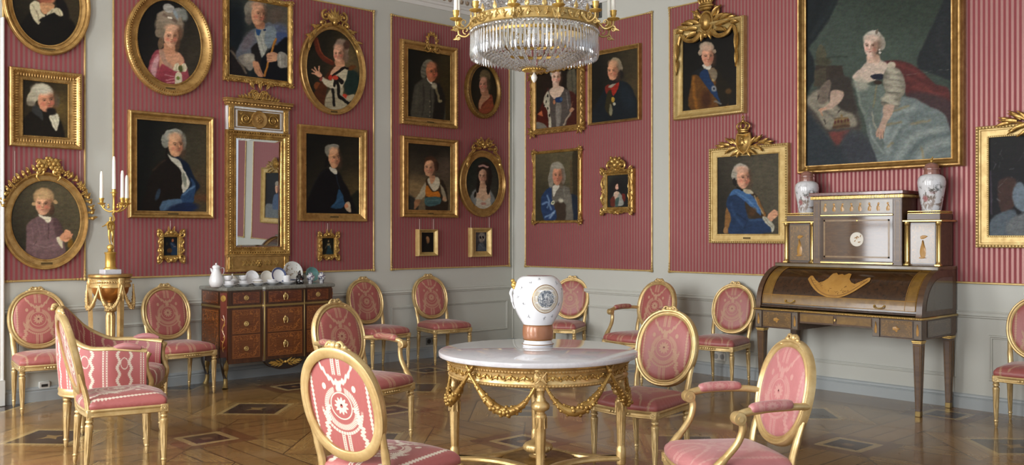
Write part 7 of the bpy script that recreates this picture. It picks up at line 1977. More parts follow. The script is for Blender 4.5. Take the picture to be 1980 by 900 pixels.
# drop apron with gilt foliage
b = MB(); b.extrude([(-.19, .235)]+[(.015+.205*cos(t*PI/14+PI), .235+.105*sin(t*PI/14+PI)) for t in range(15)]+[(.22, .235)], -.502, -.45); ap = b.build('apron', M['ebony'], c)
b = MB()
for sg in (-1, 1):
    curve(b, [(.015, .20), (.015+sg*.07, .185), (.015+sg*.145, .205)], (.005, .003), -.508)
    for k, (dx, dz, an, L) in enumerate(((.02, .0, .7, .06), (.05, .0, .5, .06), (.08, -.005, .45, .055), (.11, .0, .4, .05), (.03, -.012, -.5, .055), (.065, -.012, -.35, .055), (.10, -.01, -.2, .05), (.13, .0, .1, .045))): leaf(b, .015+sg*dx, .197+dz, an if sg > 0 else PI-an, L, .02, -.506, .008)
b.ball((.015, -.512, .2), .014, 8, 5); b.build('foliage_mount', M['ormolu'], ap, smooth=50)
# ------------------------------------------------------------------ porcelain on the commode
TOPZ = .9105
M['p_blue'] = plain('cobalt_rim', rgb(70, 80, 118), .12, 0, coat=.5)
M['p_teal'] = plain('teal_glaze', rgb(92, 138, 134), .15, 0, .25, 30, .5)
M['p_cream'] = plain('cream_porcelain', rgb(222, 216, 204), .14, 0, .05, 20, .5)
def spotted(name, base, spot, sc, th):
    m = Mat(name); o = m.coord('Object'); n = m.noise(o, sc, 3, .6, .4); n2 = m.noise(o, sc*.5, 2)
    cc = m.mix(n.above(th, .05), base, spot); cc = m.mix(n2.above(.68, .04)*.6, cc, rgb(150, 90, 84)); m.set(Base_Color=cc, Roughness=.12, Coat_Weight=.5); return m.m
M['p_spot'] = spotted('flowered_porcelain', rgb(230, 230, 231), rgb(140, 136, 140), 30, .7)
M['p_imari'] = spotted('dense_patterned_porcelain', rgb(216, 214, 214), rgb(82, 84, 110), 60, .52)
M['p_scene'] = spotted('landscape_plate', rgb(214, 214, 208), rgb(142, 124, 96), 26, .58)
PG = 'porcelain set out on the chest of drawers'
def at_top(px, py):
    y = min(max(7.95+(553-py)*.024, 7.93), 8.235); q = ray(px, py); return q[0]*y/q[1], y
def pthing(name, label, cat, px, py, dz=0, rz=0.0):
    x, y = at_top(px, py); return thing(name, label, cat, (x, y, TOPZ+dz), rz, PG)
def handle(b, x, z0, z1, out, r=.0035):
    b.tube(smooth_path([(x, 0, z1), (x+out, 0, z1+.004), (x+out*1.1, 0, (z0+z1)/2), (x+out*.5, 0, z0), (x, 0, z0-.002)], 5), r, 6)
t = pthing('coffee_pot', 'tall white porcelain coffee pot at the left end of the commode top', 'pot', 418, 552)
b = MB(); b.lathe([(.035, 0), (.048, .004), (.060, .03), (.063, .055), (.058, .085), (.045, .12), (.034, .15), (.031, .17), (.034, .18)], n=36); b.build('body', M['p_spot'], t, smooth=60)
b = MB(); b.lathe([(.036, .178), (.036, .186), (.03, .194), (.018, .2), (.006, .203)], n=28); b.ball((0, 0, .21), .009, 8, 6); b.build('lid', M['p_spot'], t, smooth=60)
b = MB(); handle(b, .034, .10, .168, .035); b.build('handle', M['porcelain'], t, smooth=60)
b = MB(); b.tube(smooth_path([(-.03, 0, .14), (-.042, 0, .155), (-.052, 0, .172)], 5), [.016]*4+[.012]*3+[.007]*4, 8); b.build('spout', M['porcelain'], t, smooth=60)
t = pthing('sugar_pot', 'lidded white sugar pot with two handles behind the left cup', 'pot', 449.5, 541)
b = MB(); b.lathe([(.03, 0), (.044, .006), (.054, .03), (.052, .05), (.042, .062)], n=36); b.build('body', M['p_spot'], t, smooth=60)
b = MB(); b.lathe([(.044, .061), (.043, .067), (.03, .08), (.012, .088), (.006, .09)], n=28); b.ball((0, 0, .097), .008, 8, 6); b.build('lid', M['p_cream'], t, smooth=60)
b = MB(); handle(b, .05, .02, .052, .018); b.T = rotz(PI); handle(b, .05, .02, .052, .018); b.build('handle', M['porcelain'], t, smooth=60)
def saucer(px, py, label, r=.072):
    t = pthing('saucer', label, 'saucer', px, py)
    b = MB(); b.lathe([(r*.5, 0), (r*.55, .003), (r*.8, .012), (r, .024), (r*.985, .026), (r*.75, .016), (r*.45, .007), (.001, .006)], n=40); b.build('dish', M['porcelain'], t, smooth=60); return t
def cup(px, py, label, dz, r=.038, h=.046, hand=True, mat='porcelain', rz=.3):
    t = pthing('teacup', label, 'cup', px, py, dz, rz)
    r *= 1.14; h *= 1.28
    b = MB(); b.lathe([(r*.5, 0), (r*.6, .003), (r*.88, h*.35), (r, h*.8), (r*1.02, h), (r*.96, h), (r*.85, h*.4), (.001, .006)], n=32); b.build('bowl', M[mat], t, smooth=60)
    if hand: b = MB(); handle(b, r*.92, h*.25, h*.75, .016, .003); b.build('handle', M['porcelain'], t, smooth=60)
    return t
saucer(443, 553, 'white saucer beside the coffee pot under the stacked cups', .066); cup(443, 553, 'white cup standing in the saucer next to the coffee pot', .0075, .04, .036, False); cup(441, 553, 'white cup stacked on top of the cup next to the coffee pot', .0545, .033, .036)
saucer(472, 551, 'white saucer second from left along the front of the commode'); cup(470.5, 551, 'white flowered cup in the second saucer from the left', .0075, .036, .034, True, 'p_spot'); cup(470.5, 551, 'white cup stacked in the second pair of cups from the left', .0520, .033, .034, True)
saucer(498.5, 550.5, 'white saucer under the small covered bowl in the middle of the front row')
t = pthing('covered_bowl', 'small white covered bowl with rimmed lid standing in the middle saucer', 'bowl', 498, 550.5, .0075)
b = MB(); b.lathe([(.02, 0), (.026, .004), (.038, .022), (.04, .036)], n=32); b.build('bowl', M['p_cream'], t, smooth=60)
b = MB(); b.lathe([(.052, .035), (.052, .039), (.04, .048), (.02, .058), (.008, .062)], n=32); b.ball((0, 0, .069), .009, 8, 6); b.build('lid', M['p_spot'], t, smooth=60)
saucer(526, 549.5, 'white saucer right of the covered bowl'); cup(525, 549.5, 'low white cup with flower spray right of the covered bowl', .0075, .036, .032, True, 'p_spot')
saucer(556, 550.5, 'white saucer under the tall cup near the black figure'); cup(554, 550.5, 'tall straight white cup left of the black figure', .0075, .031, .058)
def plate(px, py_c, py_base, r, label, mat='p_spot', rim=None, oct_=False, rz=0.0):
    x, y = at_top(px, py_base); t = thing('plate', label, 'plate', (x, y, TOPZ), rz, PG)
    n = 8 if oct_ else 44
    T = Matrix.Rotation(rad(76), 4, 'X'); T = trans(0, 0, r*.985) @ T
    b = MB(); b.T = T
    prof = [(.001, .004), (r*.6, .004), (r*.68, .010), (r*.97, .019), (r, .02), (r*.985, .0225), (r*.7, .0145), (r*.6, .008), (.001, .0075)]
    b.lathe(prof, n=n if not oct_ else 32); b.build('dish', M[mat], t, smooth=60)
    if rim:
        b = MB(); b.T = T; b.lathe([(r*.985, .0225+.001), (r*.86, .0195), (r*.75, .0168)], n=44, caps=False); b.build('painted_rim', M[rim], t, smooth=60)
    st = MB(); st.tube([(0, .012, 0.0), (0, .05, .0)], .004, 6); st.tube([(0, .05, 0), (0, .03+r*.12, r*.9)], .004, 6); st.build('stand', M['ebony'], t)
    return t
plate(486, 530, 546.5, .068, 'white leaning plate with small flowers behind the left cups', 'p_spot')
plate(514.5, 529, 545, .064, 'white leaning plate with a single flower, between two other plates', 'p_cream')
plate(537.5, 529, 546.5, .079, 'white leaning plate with cobalt blue rim', 'p_spot', 'p_blue')
plate(565, 519, 540, .105, 'largest leaning plate with landscape centre behind the tall cup', 'p_scene', None, True)
plate(602, 524, 540, .074, 'teal green leaning plate at the right', 'p_teal')
t = pthing('small_bowl', 'small white bowl with blue rim behind the black figure', 'bowl', 567, 545)
b = MB(); b.lathe([(.02, 0), (.025, .004), (.04, .024), (.044, .04), (.041, .04), (.03, .015), (.001, .008)], n=32); b.build('bowl', M['porcelain'], t, smooth=60)
b = MB(); b.lathe([(.0445, .033), (.0455, .04), (.0425, .041)], n=32, caps=False); b.build('blue_rim', M['p_blue'], t, smooth=60)
t = pthing('black_figure', 'small seated black figure with white and red details among the porcelain', 'figurine', 579, 550.5)
b = MB(); b.lathe([(.034, 0), (.036, .01), (.036, .03), (.032, .05), (.027, .07), (.02, .082), (.016, .088)], n=20, ell=(1, .8)); b.ball((0, 0, .101), .018, 12, 8); b.ball((.0, -.004, .122), .007, 8, 5)
for sg in (-1, 1): b.tube(smooth_path([(sg*.024, -.004, .075), (sg*.036, -.016, .055), (sg*.018, -.032, .042)], 5), [.010]*5+[.008]*6, 8); b.ball((sg*.02, -.022, .012), .016, 8, 6, (1, 1.3, .8))
b.build('body', M['black'], t, smooth=60)
b = MB(); b.box((0, -.034, .026), (.022, .006, .012), .002); b.ball((.004, -.017, .103), .004, 6, 4); b.build('white_detail', M['porcelain'], t)
b = MB(); b.ball((-.006, -.016, .097), .004, 6, 4); b.box((.0, -.033, .044), (.016, .004, .006)); b.build('red_detail', M['p_red'] if 'p_red' in M else M['lid_red'], t)
for px, py, lb in ((600.5, 550, 'small densely patterned jar right of the black figure'), (622, 549, 'small densely patterned jar at the right end of the commode top')):
    t = pthing('small_jar', lb, 'jar', px, py)
    b = MB(); b.lathe([(.02, 0), (.022, .004), (.018, .012), (.03, .03), (.041, .056), (.039, .07), (.026, .082), (.019, .086), (.019, .092)], n=32); b.build('body', M['p_imari'], t, smooth=60)
    b = MB(); b.lathe([(.022, .090), (.021, .097), (.010, .103), (.004, .106)], n=24); b.build('lid', M['p_imari'], t, smooth=60)

# ------------------------------------------------------------------ tall pier mirror
mx = lambda px, py: on_left(px, py, PANEL+.03)
xl = (mx(438, 250)[0]+mx(436.5, 492)[0])/2; xr = (mx(562, 262)[0]+mx(557, 495)[0])/2; xc = (xl+xr)/2
zt = (mx(438, 249)[1]+mx(562, 261)[1])/2; zb = mx(437, 494)[1]; zp = mx(438, 527)[1]
mr = thing('pier_mirror', 'tall gilt wall mirror with white frieze and carved crest above the commode', 'mirror', (xc, WY-PANEL+.0005, 0))
hw = (xr-xl)/2; G = M['gold']
gl0, gl1 = mx(458, 300)[0]-xc, mx(543, 300)[0]-xc; gz0, gz1 = mx(500, 477.5)[1], (mx(458, 266)[1]+mx(544, 275)[1])/2
b = MB(); prof = [(0, .018), (.06, .03), (.16, .032), (.2, .026), (.34, .03), (.42, .04), (.66, .044), (.72, .038), (.8, .05), (.95, .052), (1, .04), (1, 0)]
rows = []
for gx, gz, ox, oz in ((gl0, gz0, -hw, zb), (gl1, gz0, hw, zb), (gl1, gz1, hw, zt), (gl0, gz1, -hw, zt)): rows.append([(gx+(ox-gx)*q, -dd, gz+(oz-gz)*q) for q, dd in prof])
b.grid(rows, closed_v=True)
for q, y, st, r in ((.12, .034, .02, .0075), (.74, .046, .026, .010)):
    cs = [(gx+(ox-gx)*q, gz+(oz-gz)*q) for gx, gz, ox, oz in ((gl0, gz0, -hw, zb), (gl1, gz0, hw, zb), (gl1, gz1, hw, zt), (gl0, gz1, -hw, zt))]
    for k in range(4): beads_line(b, cs[k], cs[(k+1) % 4], -y, st, r)
b.build('frame', M['gold_orn'], mr, smooth=34)
def glass(x0, x1, z0, z1, bev, y, tilt):
    b = MB(); zm = (z0+z1)/2
    def p(x, z, d): return (x, -y-d-(z-zm)*math.tan(tilt), z)
    o = [b.vert(p(x, z, 0)) for x, z in ((x0, z0), (x1, z0), (x1, z1), (x0, z1))]; i = [b.vert(p(x, z, .002)) for x, z in ((x0+bev, z0+bev), (x1-bev, z0+bev), (x1-bev, z1-bev), (x0+bev, z1-bev))]
    b.face(i)
    for k in range(4): b.face((o[k], o[(k+1) % 4], i[(k+1) % 4], i[k]))
    return b
glass(gl0-.004, gl1+.004, gz0-.004, gz1+.004, .022, .012, rad(1.35)).build('mirror_glass', M['mirror'], mr, smooth=0, fixn=False)
# entablature: white frieze panel with scrolls, medallion, fluted pilasters, dentil cornice
ez0, ez1 = zt, (mx(446, 205)[1]+mx(570, 216)[1])/2; ew = hw-.006
b = MB(); b.box((0, -.02, (ez0+ez1)/2), (2*ew, .04, ez1-ez0), .003); fr = b.build('frieze', M['white_gesso'], mr)
b = MB(); zc = (ez0+ez1)/2; pw, ph = ew*.68, (ez1-ez0)*.33
strip_frame(b, -ew*.77, ew*.77, ez0+.022, ez1-.022, -.042, .008)
b.box((0, -.041, zc), (2*pw, .004, 2*ph), .001); b.build('frieze_panel', M['gold_dark'], fr)
b = MB()
for sg in (-1, 1):
    scroll(b, sg*pw*.64, zc, ph*.72, 0, sg*1.5, -.048, .009); rosette(b, sg*pw*.64, zc, .018, -.05); leaf(b, sg*pw*.9, zc+ph*.5, PI/2+sg*.9, .04, .02, -.045); leaf(b, sg*pw*.9, zc-ph*.5, -PI/2-sg*.9, .04, .02, -.045)
b.build('frieze_scrolls', M['gold_orn'], fr, smooth=60)
b = MB(); b.T = trans(0, -.04, zc) @ Matrix.Rotation(PI/2, 4, 'X'); b.lathe([(.001, .018), (.02, .018), (.03, .012), (.062, .010), (.072, .016), (.08, .016), (.085, .006), (.085, 0)], n=36, caps=False); b.T = Matrix.Identity(4); rosette(b, 0, zc, .036, -.056, 8); b.build('medallion', G, fr, smooth=50)
for sg in (-1, 1):
    b = MB(); b.box((sg*ew*.88, -.044, zc), (ew*.17, .01, ez1-ez0), .002)
    for k in (-1, 0, 1): b.tube([(sg*ew*.88+k*ew*.05, -.052, ez0+.02), (sg*ew*.88+k*ew*.05, -.052, ez1-.02)], .006, 6)
    b.build('pilaster', M['gold_orn'], fr)
b = MB(); cz = ez1
for z0, z1, g_, dp in ((0, .012, .0, .048), (.012, .038, .012, .062), (.038, .062, .024, .08), (.062, .072, .03, .086)): b.box((0, -dp/2, cz+(z0+z1)/2), (2*(ew+g_), dp, z1-z0), .002)
n = 20
for k in range(n): b.ball((-ew-.008+2*(ew+.008)*(k+.5)/n, -.066, cz+.026), .011, 7, 5)
b.build('cornice', G, mr)
b = MB(); z = cz+.072
rosette(b, 0, z+.045, .035, -.05); rosette(b, -.035, z+.02, .03, -.05); rosette(b, .035, z+.02, .03, -.05)
for sg in (-1, 1):
    curve(b, [(sg*.02, z+.03), (sg*.07, z+.08), (sg*.11, z+.05), (sg*.09, z+.015)], (.011, .008), -.045); curve(b, [(sg*.05, z+.01), (sg*.12, z+.02), (sg*.19, z+.012)], (.012, .008), -.045)
    for k in range(5): leaf(b, sg*(.06+.032*k), z+.01, (PI/2-sg*(.3+.15*k)), .07-.007*k, .03, -.045, curl=.4)
    scroll(b, sg*.04, z+.07, .024, PI/2, -sg*.9, -.045, .008); curve(b, [(sg*.01, z+.06), (sg*.03, z+.09), (sg*.075, z+.095), (sg*.085, z+.07)], (.008, .006), -.045)
b.build('carved_crest', M['gold_orn'], mr, smooth=55)
b = MB(); b.box((0, -.02, (zb+zp)/2), (2*hw-.01, .04, zb-zp), .003); b.box((0, -.028, zp+.012), (2*hw+.0, .056, .024), .004); b.box((0, -.028, zb-.008), (2*hw+.0, .056, .016), .004); pl = b.build('plinth', M['gold'], mr)
b = MB(); zc = (zb+zp)/2
for sg in (-1, 1):
    for k in range(3): b.tube([(sg*(hw-.026-.016*k), -.046, zp+.03), (sg*(hw-.026-.016*k), -.046, zb-.02)], .006, 6)
    for k in range(4):
        x = sg*(.055+.04*k); leaf(b, x, zc-.028, PI/2-.6, .062, .016, -.041); leaf(b, x, zc+.028, -PI/2+.6, .062, .016, -.041)
rosette(b, 0, zc, .036, -.045); b.build('plinth_carving', M['gold_orn'], pl, smooth=55)

# ------------------------------------------------------------------ torchere with candelabrum
d_ = ray(213.5, 530); tt = 7.98/d_[1]; QX, QY = d_[0]*tt, 7.98
TH = 1.055
s_ = thing('torchere', 'tall gilt tripod stand with garlands in the left corner of the wall', 'stand', (QX, QY, 0), YAW+PI/2+.42)
G = M['gold_table']
b = MB(); b.lathe([(.001, TH-.03), (.15, TH-.03), (.172, TH-.022), (.174, TH-.012), (.168, TH), (.001, TH)], n=48); b.build('top', M['gold'], s_, smooth=40)
b = MB(); b.lathe([(.155, TH-.11), (.160, TH-.105), (.158, TH-.085), (.152, TH-.08), (.152, TH-.045), (.16, TH-.04), (.162, TH-.03)], n=48, caps=False)
for k in range(50):
    a = 2*PI*k/50; b.ball((.157*cos(a), .157*sin(a), TH-.063), .010, 6, 4)
b.build('frieze', G, s_, smooth=50)
M['copper_gold'] = plain('burnished_bowl', rgb(190, 128, 64), .32, .75, .2, 8)
b = MB(); b.lathe([(.146, TH-.09), (.146, TH-.11), (.138, TH-.15), (.115, TH-.19), (.08, TH-.22), (.04, TH-.235), (.024, TH-.24)], n=48, caps=False); b.build('bowl', M['copper_gold'], s_, smooth=60)
b = MB(); b.lathe([(.024, TH-.235), (.024, TH-.265), (.03, TH-.27), (.045, TH-.29), (.05, TH-.302), (.042, TH-.312), (.03, TH-.318), (.034, TH-.33), (.038, TH-.35), (.032, .30), (.026, .2), (.03, .19), (.05, .18), (.05, .165), (.02, .15), (.02, .12)], n=40, flute=(10, .18, .21, TH-.33)); b.build('column', G, s_, smooth=50)
for k in range(3):
    a = 2*PI*k/3; b = MB(); b.T = rotz(a)
    b.box((.158, 0, TH-.07), (.03, .05, .085), .004)
    P = [Vector((.158, 0, TH-.11)), Vector((.150, 0, TH-.4)), Vector((.145, 0, .42)), Vector((.155, 0, .12)), Vector((.20, 0, .03))]
    Q = smooth_path(P, 6); n = len(Q); b.tube(Q, [.027-.009*i/n for i in range(n)], 4, up=(.7, .7, 0))
    b.lathe([(.02, .04), (.03, .03), (.03, .01), (.024, 0)], (.205, 0, 0), 16)
    rosette(b, 0, 0, .001, 0) if False else None
    b.T = rotz(a+PI/2) @ trans(0, -.174, TH-.07); rosette(b, 0, 0, .018, 0); b.T = rotz(a+PI/2); leaf(b, 0, TH-.12, -PI/2, .10, .03, -.178)
    b.build('leg', G, s_, smooth=45)
def swag(a0, a1, r0, z0, sag, bulge, name='garland'):
    b = MB(); pts, rr = [], []; n = 24
    for i in range(n+1):
        f = i/n; a = a0+(a1-a0)*f; r = r0+bulge*math.sin(PI*f); z = z0-sag*math.sin(PI*f)**.75
        pts.append((r*cos(a), r*sin(a), z)); rr.append(.007+.010*math.sin(PI*f))
    b.tube(pts, rr, 7); R = random.Random(int(a0*10)+3)
    for i in range(2, n-1):
        for q in range(3): p = Vector(pts[i]); an = R.uniform(0, 6.28); b.ball(p+Vector((cos(an)*cos(a0), cos(an)*sin(a0), sin(an)))*rr[i]*.9, rr[i]*.55, 6, 4)
    b.build(name, M['gold_table'], s_, smooth=60)
for k in range(3): 
    a = 2*PI*k/3; am = a+PI/3
    swag(a+.02, am, .176, TH-.085, .19, .012); swag(am, a+2*PI/3-.02, .176, TH-.085, .19, .012)
b = MB(); b.lathe([(.001, .12), (.11, .12), (.12, .11), (.12, .095), (.105, .085), (.001, .085)], n=36); b.build('lower_shelf', G, s_, smooth=40)

cd = thing('candelabrum', 'gilt candelabrum with a dancing figure standing on the tall tripod stand', 'candelabrum', (QX, QY, TH), 0)
OR = M['ormolu']
b = MB(); b.box((0, 0, .021), (.135, .135, .042), .004); b.build('marble_plinth', M['marble'], cd)
b = MB(); b.lathe([(.052, .042), (.052, .05), (.044, .056), (.041, .062), (.041, .165), (.046, .17), (.048, .178), (.042, .184), (.001, .186)], n=36); b.build('drum', OR, cd, smooth=45)
b = MB(); b.lathe([(.02, .186), (.024, .192), (.018, .198)], n=20); b.ball((0, 0, .222), .028, 18, 12); b.build('globe', OR, cd, smooth=60)
def figurine(parent, base):
    me = bpy.data.meshes.new('figure')
    V = [(0, 0, .118), (0, 0, .150), (0, .002, .178), (0, 0, .196), (.001, -.002, .214), (.002, -.004, .232),           # pelvis..head
         (.012, 0, .116), (.016, -.012, .07), (.018, .012, .036), (.024, .020, .016), (.030, .012, .008),                  # raised right leg
         (-.011, 0, .114), (-.009, -.002, .062), (-.004, .002, .016), (-.003, -.014, .003),                              # standing leg
         (.020, 0, .183), (.036, -.002, .208), (.026, -.004, .238), (.014, -.004, .258),                                  # arm held up
         (-.020, 0, .183), (-.040, -.006, .160), (-.062, -.012, .150), (-.074, -.014, .146)]
    E_ = [(0, 1), (1, 2), (2, 3), (3, 4), (4, 5), (0, 6), (6, 7), (7, 8), (8, 9), (9, 10), (0, 11), (11, 12), (12, 13), (13, 14), (2, 15), (15, 16), (16, 17), (17, 18), (2, 19), (19, 20), (20, 21), (21, 22)]
    rr = [.017, .014, .017, .008, .013, .0125, .013, .010, .008, .005, .004, .013, .010, .0055, .005, .0085, .0062, .005, .004, .0085, .0062, .0048, .004]
    me.from_pydata(V, E_, []); me.materials.append(OR); o = bpy.data.objects.new('figure', me); COL.objects.link(o)
    sk = o.modifiers.new('skin', 'SKIN'); me.skin_vertices.new() if not me.skin_vertices else None
    for i, r in enumerate(rr): me.skin_vertices[0].data[i].radius = (r, r)
    me.skin_vertices[0].data[0].use_root = True
    sb = o.modifiers.new('sub', 'SUBSURF'); sb.levels = 2; sb.render_levels = 2; sk.use_smooth_shade = True
    o.parent = parent; o.location = base; return o
figurine(cd, (0, 0, .249))
b = MB(); b.lathe([(.018, .395), (.030, .36), (.022, .35)], (0, 0, 0), 14) if False else None
b.tube(smooth_path([(-.018, -.012, .37), (-.03, -.02, .42), (.0, -.026, .435), (.026, -.012, .41), (.03, .006, .37)], 6), .008, 6); b.build('drapery', OR, cd, smooth=60)
mpp = tt/F; SX, SY = RT[0]*7*mpp, RT[1]*7*mpp
b = MB(); b.tube(smooth_path([(.014, -.004, .50), (SX, SY, .515), (SX, SY, .53)], 5), .006, 7); b.lathe([(.006, .515), (.01, .51), (.006, .52), (.009, .54), (.014, .56), (.010, .572), (.007, .585), (.007, .64), (.012, .65), (.016, .66), (.014, .675)], (SX, SY, 0), 16); b.lathe([(.03, .675), (.032, .68), (.016, .684), (.015, .705), (.02, .708)], (SX, SY, 0), 20); b.build('stem', OR, cd, smooth=50)
CG = 'candles on the candelabrum'
def candle(pos, h, r, label, group, lean=0.0):
    t = thing('candle', label, 'candle', pos, 0, group)
    b = MB(); b.lathe([(r, 0), (r*.97, h*.3), (r*.85, h*.85), (r*.6, h*.97), (r*.2, h)], n=16); b.build('wax', M['wax'], t, smooth=60)
    b = MB(); b.tube([(0, 0, h-.002), (.001, 0, h+.008)], .0013, 5); b.build('wick', M['wick'], t); return t
arms = []
for px, az, lb, ht in ((196.5, 0, 'white candle on the left arm of the candelabrum', .245), (236.5, -.075, 'white candle on the right arm of the candelabrum, left of a pair', .245), (245.5, .06, 'white candle on the far right arm of the candelabrum', .215)):
    lat = (px-213.5)*mpp; ex, ey = RT[0]*lat+d_[0]*az, RT[1]*lat+d_[1]*az; zz = .595
    arc = lambda f: (SX+(ex-SX)*f, SY+(ey-SY)*f)
    b = MB(); b.tube(smooth_path([(SX, SY, .53), (*arc(.35), .522), (*arc(.75), .54), (ex, ey, .572), (ex, ey, zz-.01)], 6), [.0075]*8+[.0065]*17, 8)
    for f in (.45, .8): b.ball((*arc(f), .55+.02*f), .012, 8, 5); b.ball((*arc(f), .57+.02*f), .008, 7, 4)
    ar = b.build('arm', OR, cd, smooth=60)
    b = MB(); b.lathe([(.008, zz-.02), (.03, zz-.008), (.033, zz-.002), (.018, zz), (.014, zz+.004), (.016, zz+.02), (.021, zz+.034), (.021, zz+.04)], (ex, ey, 0), 24); b.build('candle_cup', OR, ar, smooth=50)
    arms.append((ex, ey, zz+.04, ht, lb))
for ex, ey, z, ht, lb in arms: candle((QX+ex, QY+ey, TH+z), ht-.02, .0155, lb, CG)
candle((QX+SX, QY+SY, TH+.7085), .275, .0155, 'tallest white candle at the centre of the candelabrum', CG)

# ------------------------------------------------------------------ chandelier
HX, HYY = FW[0]*5.5+RT[0]*.131, FW[1]*5.5+RT[1]*.131
ch = thing('chandelier', 'crystal chandelier with gilt candle ring hanging over the round table', 'chandelier', (HX, HYY, 0), YAW+PI)
RR, ZR = .368, 2.585
b = MB(); b.lathe([(RR, ZR), (RR+.006, ZR+.004), (RR+.004, ZR+.012), (RR+.002, ZR+.02), (RR+.002, ZR+.055), (RR+.006, ZR+.06), (RR+.004, ZR+.066), (RR-.006, ZR+.066), (RR-.006, ZR)], n=96, caps=False); b.build('gilt_band', M['ormolu_pale'], ch, smooth=40)
b = MB()
for k in range(48):
    a = 2*PI*k/48; b.T = rotz(a+PI/2) @ trans(0, -(RR+.004), ZR+.036); sg = 1 if k % 2 else -1
    leaf(b, 0, -.02*sg, sg*1.2, .05, .026, 0, .012, curl=.5); leaf(b, .004, .01*sg, -sg*.5, .034, .018, 0, .01); b.ball((.012, -.008, 0), .008, 6, 4)
    if k % 2: leaf(b, 0, .03, PI/2, .045, .03, 0, .01)
b.T = Matrix.Identity(4); b.build('band_leaves', M['ormolu_pale'], ch, smooth=55)
# crystal drops round the rim
ND = 96
for k in range(ND):
    a = 2*PI*(k+.5)/ND; r = RR+.006; b = MB(); b.T = rotz(a) @ trans(r, 0, 0)
    z = ZR-.012; b.ball((0, 0, z), .0095, 8, 6)
    b.lathe([(.002, z-.012), (.006, z-.022), (.0068, z-.06), (.0088, z-.10), (.0102, z-.122), (.008, z-.138), (.001, z-.155)], n=6, ell=(.8, 1))
    b.build('crystal_drop', M['crystal'], ch, smooth=20)
b = MB(); b.lathe([(RR-.05, ZR-.045), (RR-.045, ZR-.042), (RR-.045, ZR-.028), (RR-.05, ZR-.025)], n=80, caps=False); b.lathe([(RR-.12, ZR-.118), (RR-.115, ZR-.115), (RR-.115, ZR-.103), (RR-.12, ZR-.1)], n=80, caps=False); b.build('inner_ring', OR, ch, smooth=40)
ZB = 2.355
b = MB(); NS = 46
for k in range(NS):                                  # strands of the basket below
    a = 2*PI*k/NS
    for i in range(15):
        f = i/14; r = (RR-.03)*(1-f)**.8+.07*f; z = ZR-.10-(ZR-.10-ZB-.012)*f**.9 - .012*math.sin(PI*f)
        if f > .5 and k % 2: continue
        b.ball((r*cos(a), r*sin(a), z), .0105 if i % 3 else .013, 6, 4)
o = b.build('basket_beads', M['crystal'], ch, smooth=0); o['kind'] = 'stuff'
b = MB(); NS = 40
for k in range(NS):                                  # strands rising to the crown
    a = 2*PI*k/NS
    for i in range(18):
        f = i/17; r = (RR-.02)*(1-f)**1.0+.09*f; z = ZR+.09+(.62)*f**.9 - .10*math.sin(PI*f)
        if f > .6 and k % 2: continue
        b.ball((r*cos(a), r*sin(a), z), .012, 6, 4)
o = b.build('crown_beads', M['crystal'], ch, smooth=0); o['kind'] = 'stuff'
b = MB()
for k in range(6):
    a = 2*PI*k/6+.3; b.tube([( (RR-.03)*cos(a), (RR-.03)*sin(a), ZR-.02), ((RR-.1)*cos(a), (RR-.1)*sin(a), ZR-.12), (.07*cos(a), .07*sin(a), ZB+.012)], .003, 5)
b.build('basket_ribs', M['gold_dark'], ch)
b = MB(); b.lathe([(.001, ZB-.012), (.03, ZB-.012), (.055, ZB-.004), (.07, ZB+.004), (.074, ZB+.012), (.06, ZB+.018), (.001, ZB+.018)], n=48)
for k in range(24): a = 2*PI*k/24; b.ball((.064*cos(a), .064*sin(a), ZB+.003), .008, 6, 4)
b.build('bottom_disc', OR, ch, smooth=50)
b = MB(); b.lathe([(.004, ZB-.012), (.006, ZB-.018), (.016, ZB-.03), (.019, ZB-.042), (.015, ZB-.056), (.006, ZB-.068), (.001, ZB-.073)], n=20); b.build('finial', M['p_cream'], ch, smooth=60)
b = MB(); b.tube([(0, 0, ZR+.70), (0, 0, CEIL-.0)], .008, 8); b.lathe([(.09, ZR+.67), (.11, ZR+.69), (.09, ZR+.72), (.02, ZR+.74)], n=32); b.lathe([(.10, CEIL-.05), (.11, CEIL-.02), (.11, CEIL)], n=32); b.build('suspension_rod', OR, ch, smooth=50)
where = ['at right front, nearest the camera', 'front right of the chandelier', 'right side', 'far right edge', 'rear right', 'rear, right of centre', 'rear, left of centre', 'rear left', 'left side towards the back', 'far left edge', 'front left', 'left front, nearest the camera']
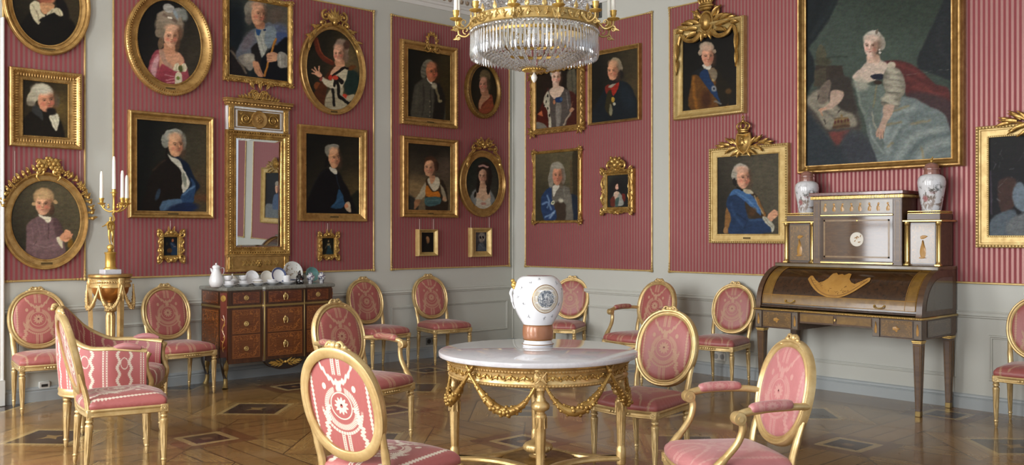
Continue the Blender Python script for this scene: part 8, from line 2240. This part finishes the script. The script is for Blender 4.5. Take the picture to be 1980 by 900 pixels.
for k in range(12):
    a = rad(15+30*k); Rc = .47; zc = ZR+.045
    b = MB(); b.T = rotz(a)
    P = [(RR+.004, 0, ZR+.045), (RR+.05, 0, ZR-.005), (RR+.095, 0, ZR+.005), (Rc, 0, ZR+.028), (Rc, 0, zc)]
    b.tube(smooth_path(P, 7), .0062, 8)
    for (cx_, cz_, r_, st, tn) in ((RR+.055, ZR+.03, .022, -PI/2, 1.0), (RR+.10, ZR-.012, .018, PI/2, -1.0)):
        pts, rr = [], []
        for i in range(21):
            f = i/20; aa = st+tn*2*PI*f; q = r_*(1-.75*f); pts.append((cx_+q*cos(aa), 0, cz_+q*sin(aa))); rr.append(.005-.002*f)
        b.tube(pts, rr, 6)
    b.T = rotz(a) @ trans(RR+.10, 0, ZR); leaf(b, 0, -.01, -.3, .04, .02, .004, .01)
    ar = b.build('candle_arm', M['ormolu_pale'] if 'ormolu_pale' in M else OR, ch, smooth=60)
    b = MB(); b.lathe([(.008, zc-.012), (.030, zc-.004), (.037, zc+.002), (.036, zc+.005), (.016, zc+.007), (.012, zc+.012), (.014, zc+.02), (.018, zc+.028), (.0175, zc+.042), (.020, zc+.046), (.020, zc+.05)], (Rc*cos(a), Rc*sin(a), 0), 24); b.build('drip_pan', OR, ar, smooth=45)
    w = Matrix.Rotation(YAW+PI, 4, 'Z') @ Vector((Rc*cos(a), Rc*sin(a), 0))
    candle((HX+w.x, HYY+w.y, zc+.0505), .20, .0125, 'white chandelier candle, ' + where[k], 'candles on the chandelier')
# ------------------------------------------------------------------ daylight and camera
W = bpy.data.worlds.new('daylight'); S.world = W; W.use_nodes = True
bg = W.node_tree.nodes['Background']; bg.inputs[0].default_value = (.80, .88, 1.0, 1); bg.inputs[1].default_value = .95
for k, (y0, y1) in enumerate(wins):
    L = bpy.data.lights.new('window_daylight', 'AREA'); L.shape = 'RECTANGLE'
    L.size = WZ1-WZ0; L.size_y = y1-y0; L.energy = 300; L.color = (.97, .985, 1.0)
    o = bpy.data.objects.new('window_daylight', L); COL.objects.link(o)
    o.location = (XW-.32, (y0+y1)/2, (WZ0+WZ1)/2); o.rotation_euler = (0, -PI/2, 0)
cam = bpy.data.cameras.new('camera'); co = bpy.data.objects.new('camera', cam); COL.objects.link(co)
cam.sensor_width = 36; cam.lens = 36*F/1980; cam.shift_y = (HY-450)/1980
cam.clip_start = .05
co.location = (0, 0, EYE); co.rotation_euler = (PI/2, 0, YAW-PI/2)
S.camera = co
S.view_settings.view_transform = 'Standard'; S.view_settings.look = 'None'
S.view_settings.gamma = 1; S.view_settings.use_curve_mapping = False
S.view_settings.exposure = -0.24
S.cycles.use_denoising = True
S.cycles.max_bounces = 8; S.cycles.glossy_bounces = 4; S.cycles.transmission_bounces = 8; S.cycles.transparent_max_bounces = 12
S.cycles.sample_clamp_indirect = 6.0; S.cycles.caustics_reflective = False; S.cycles.caustics_refractive = False
S.cycles.blur_glossy = .5
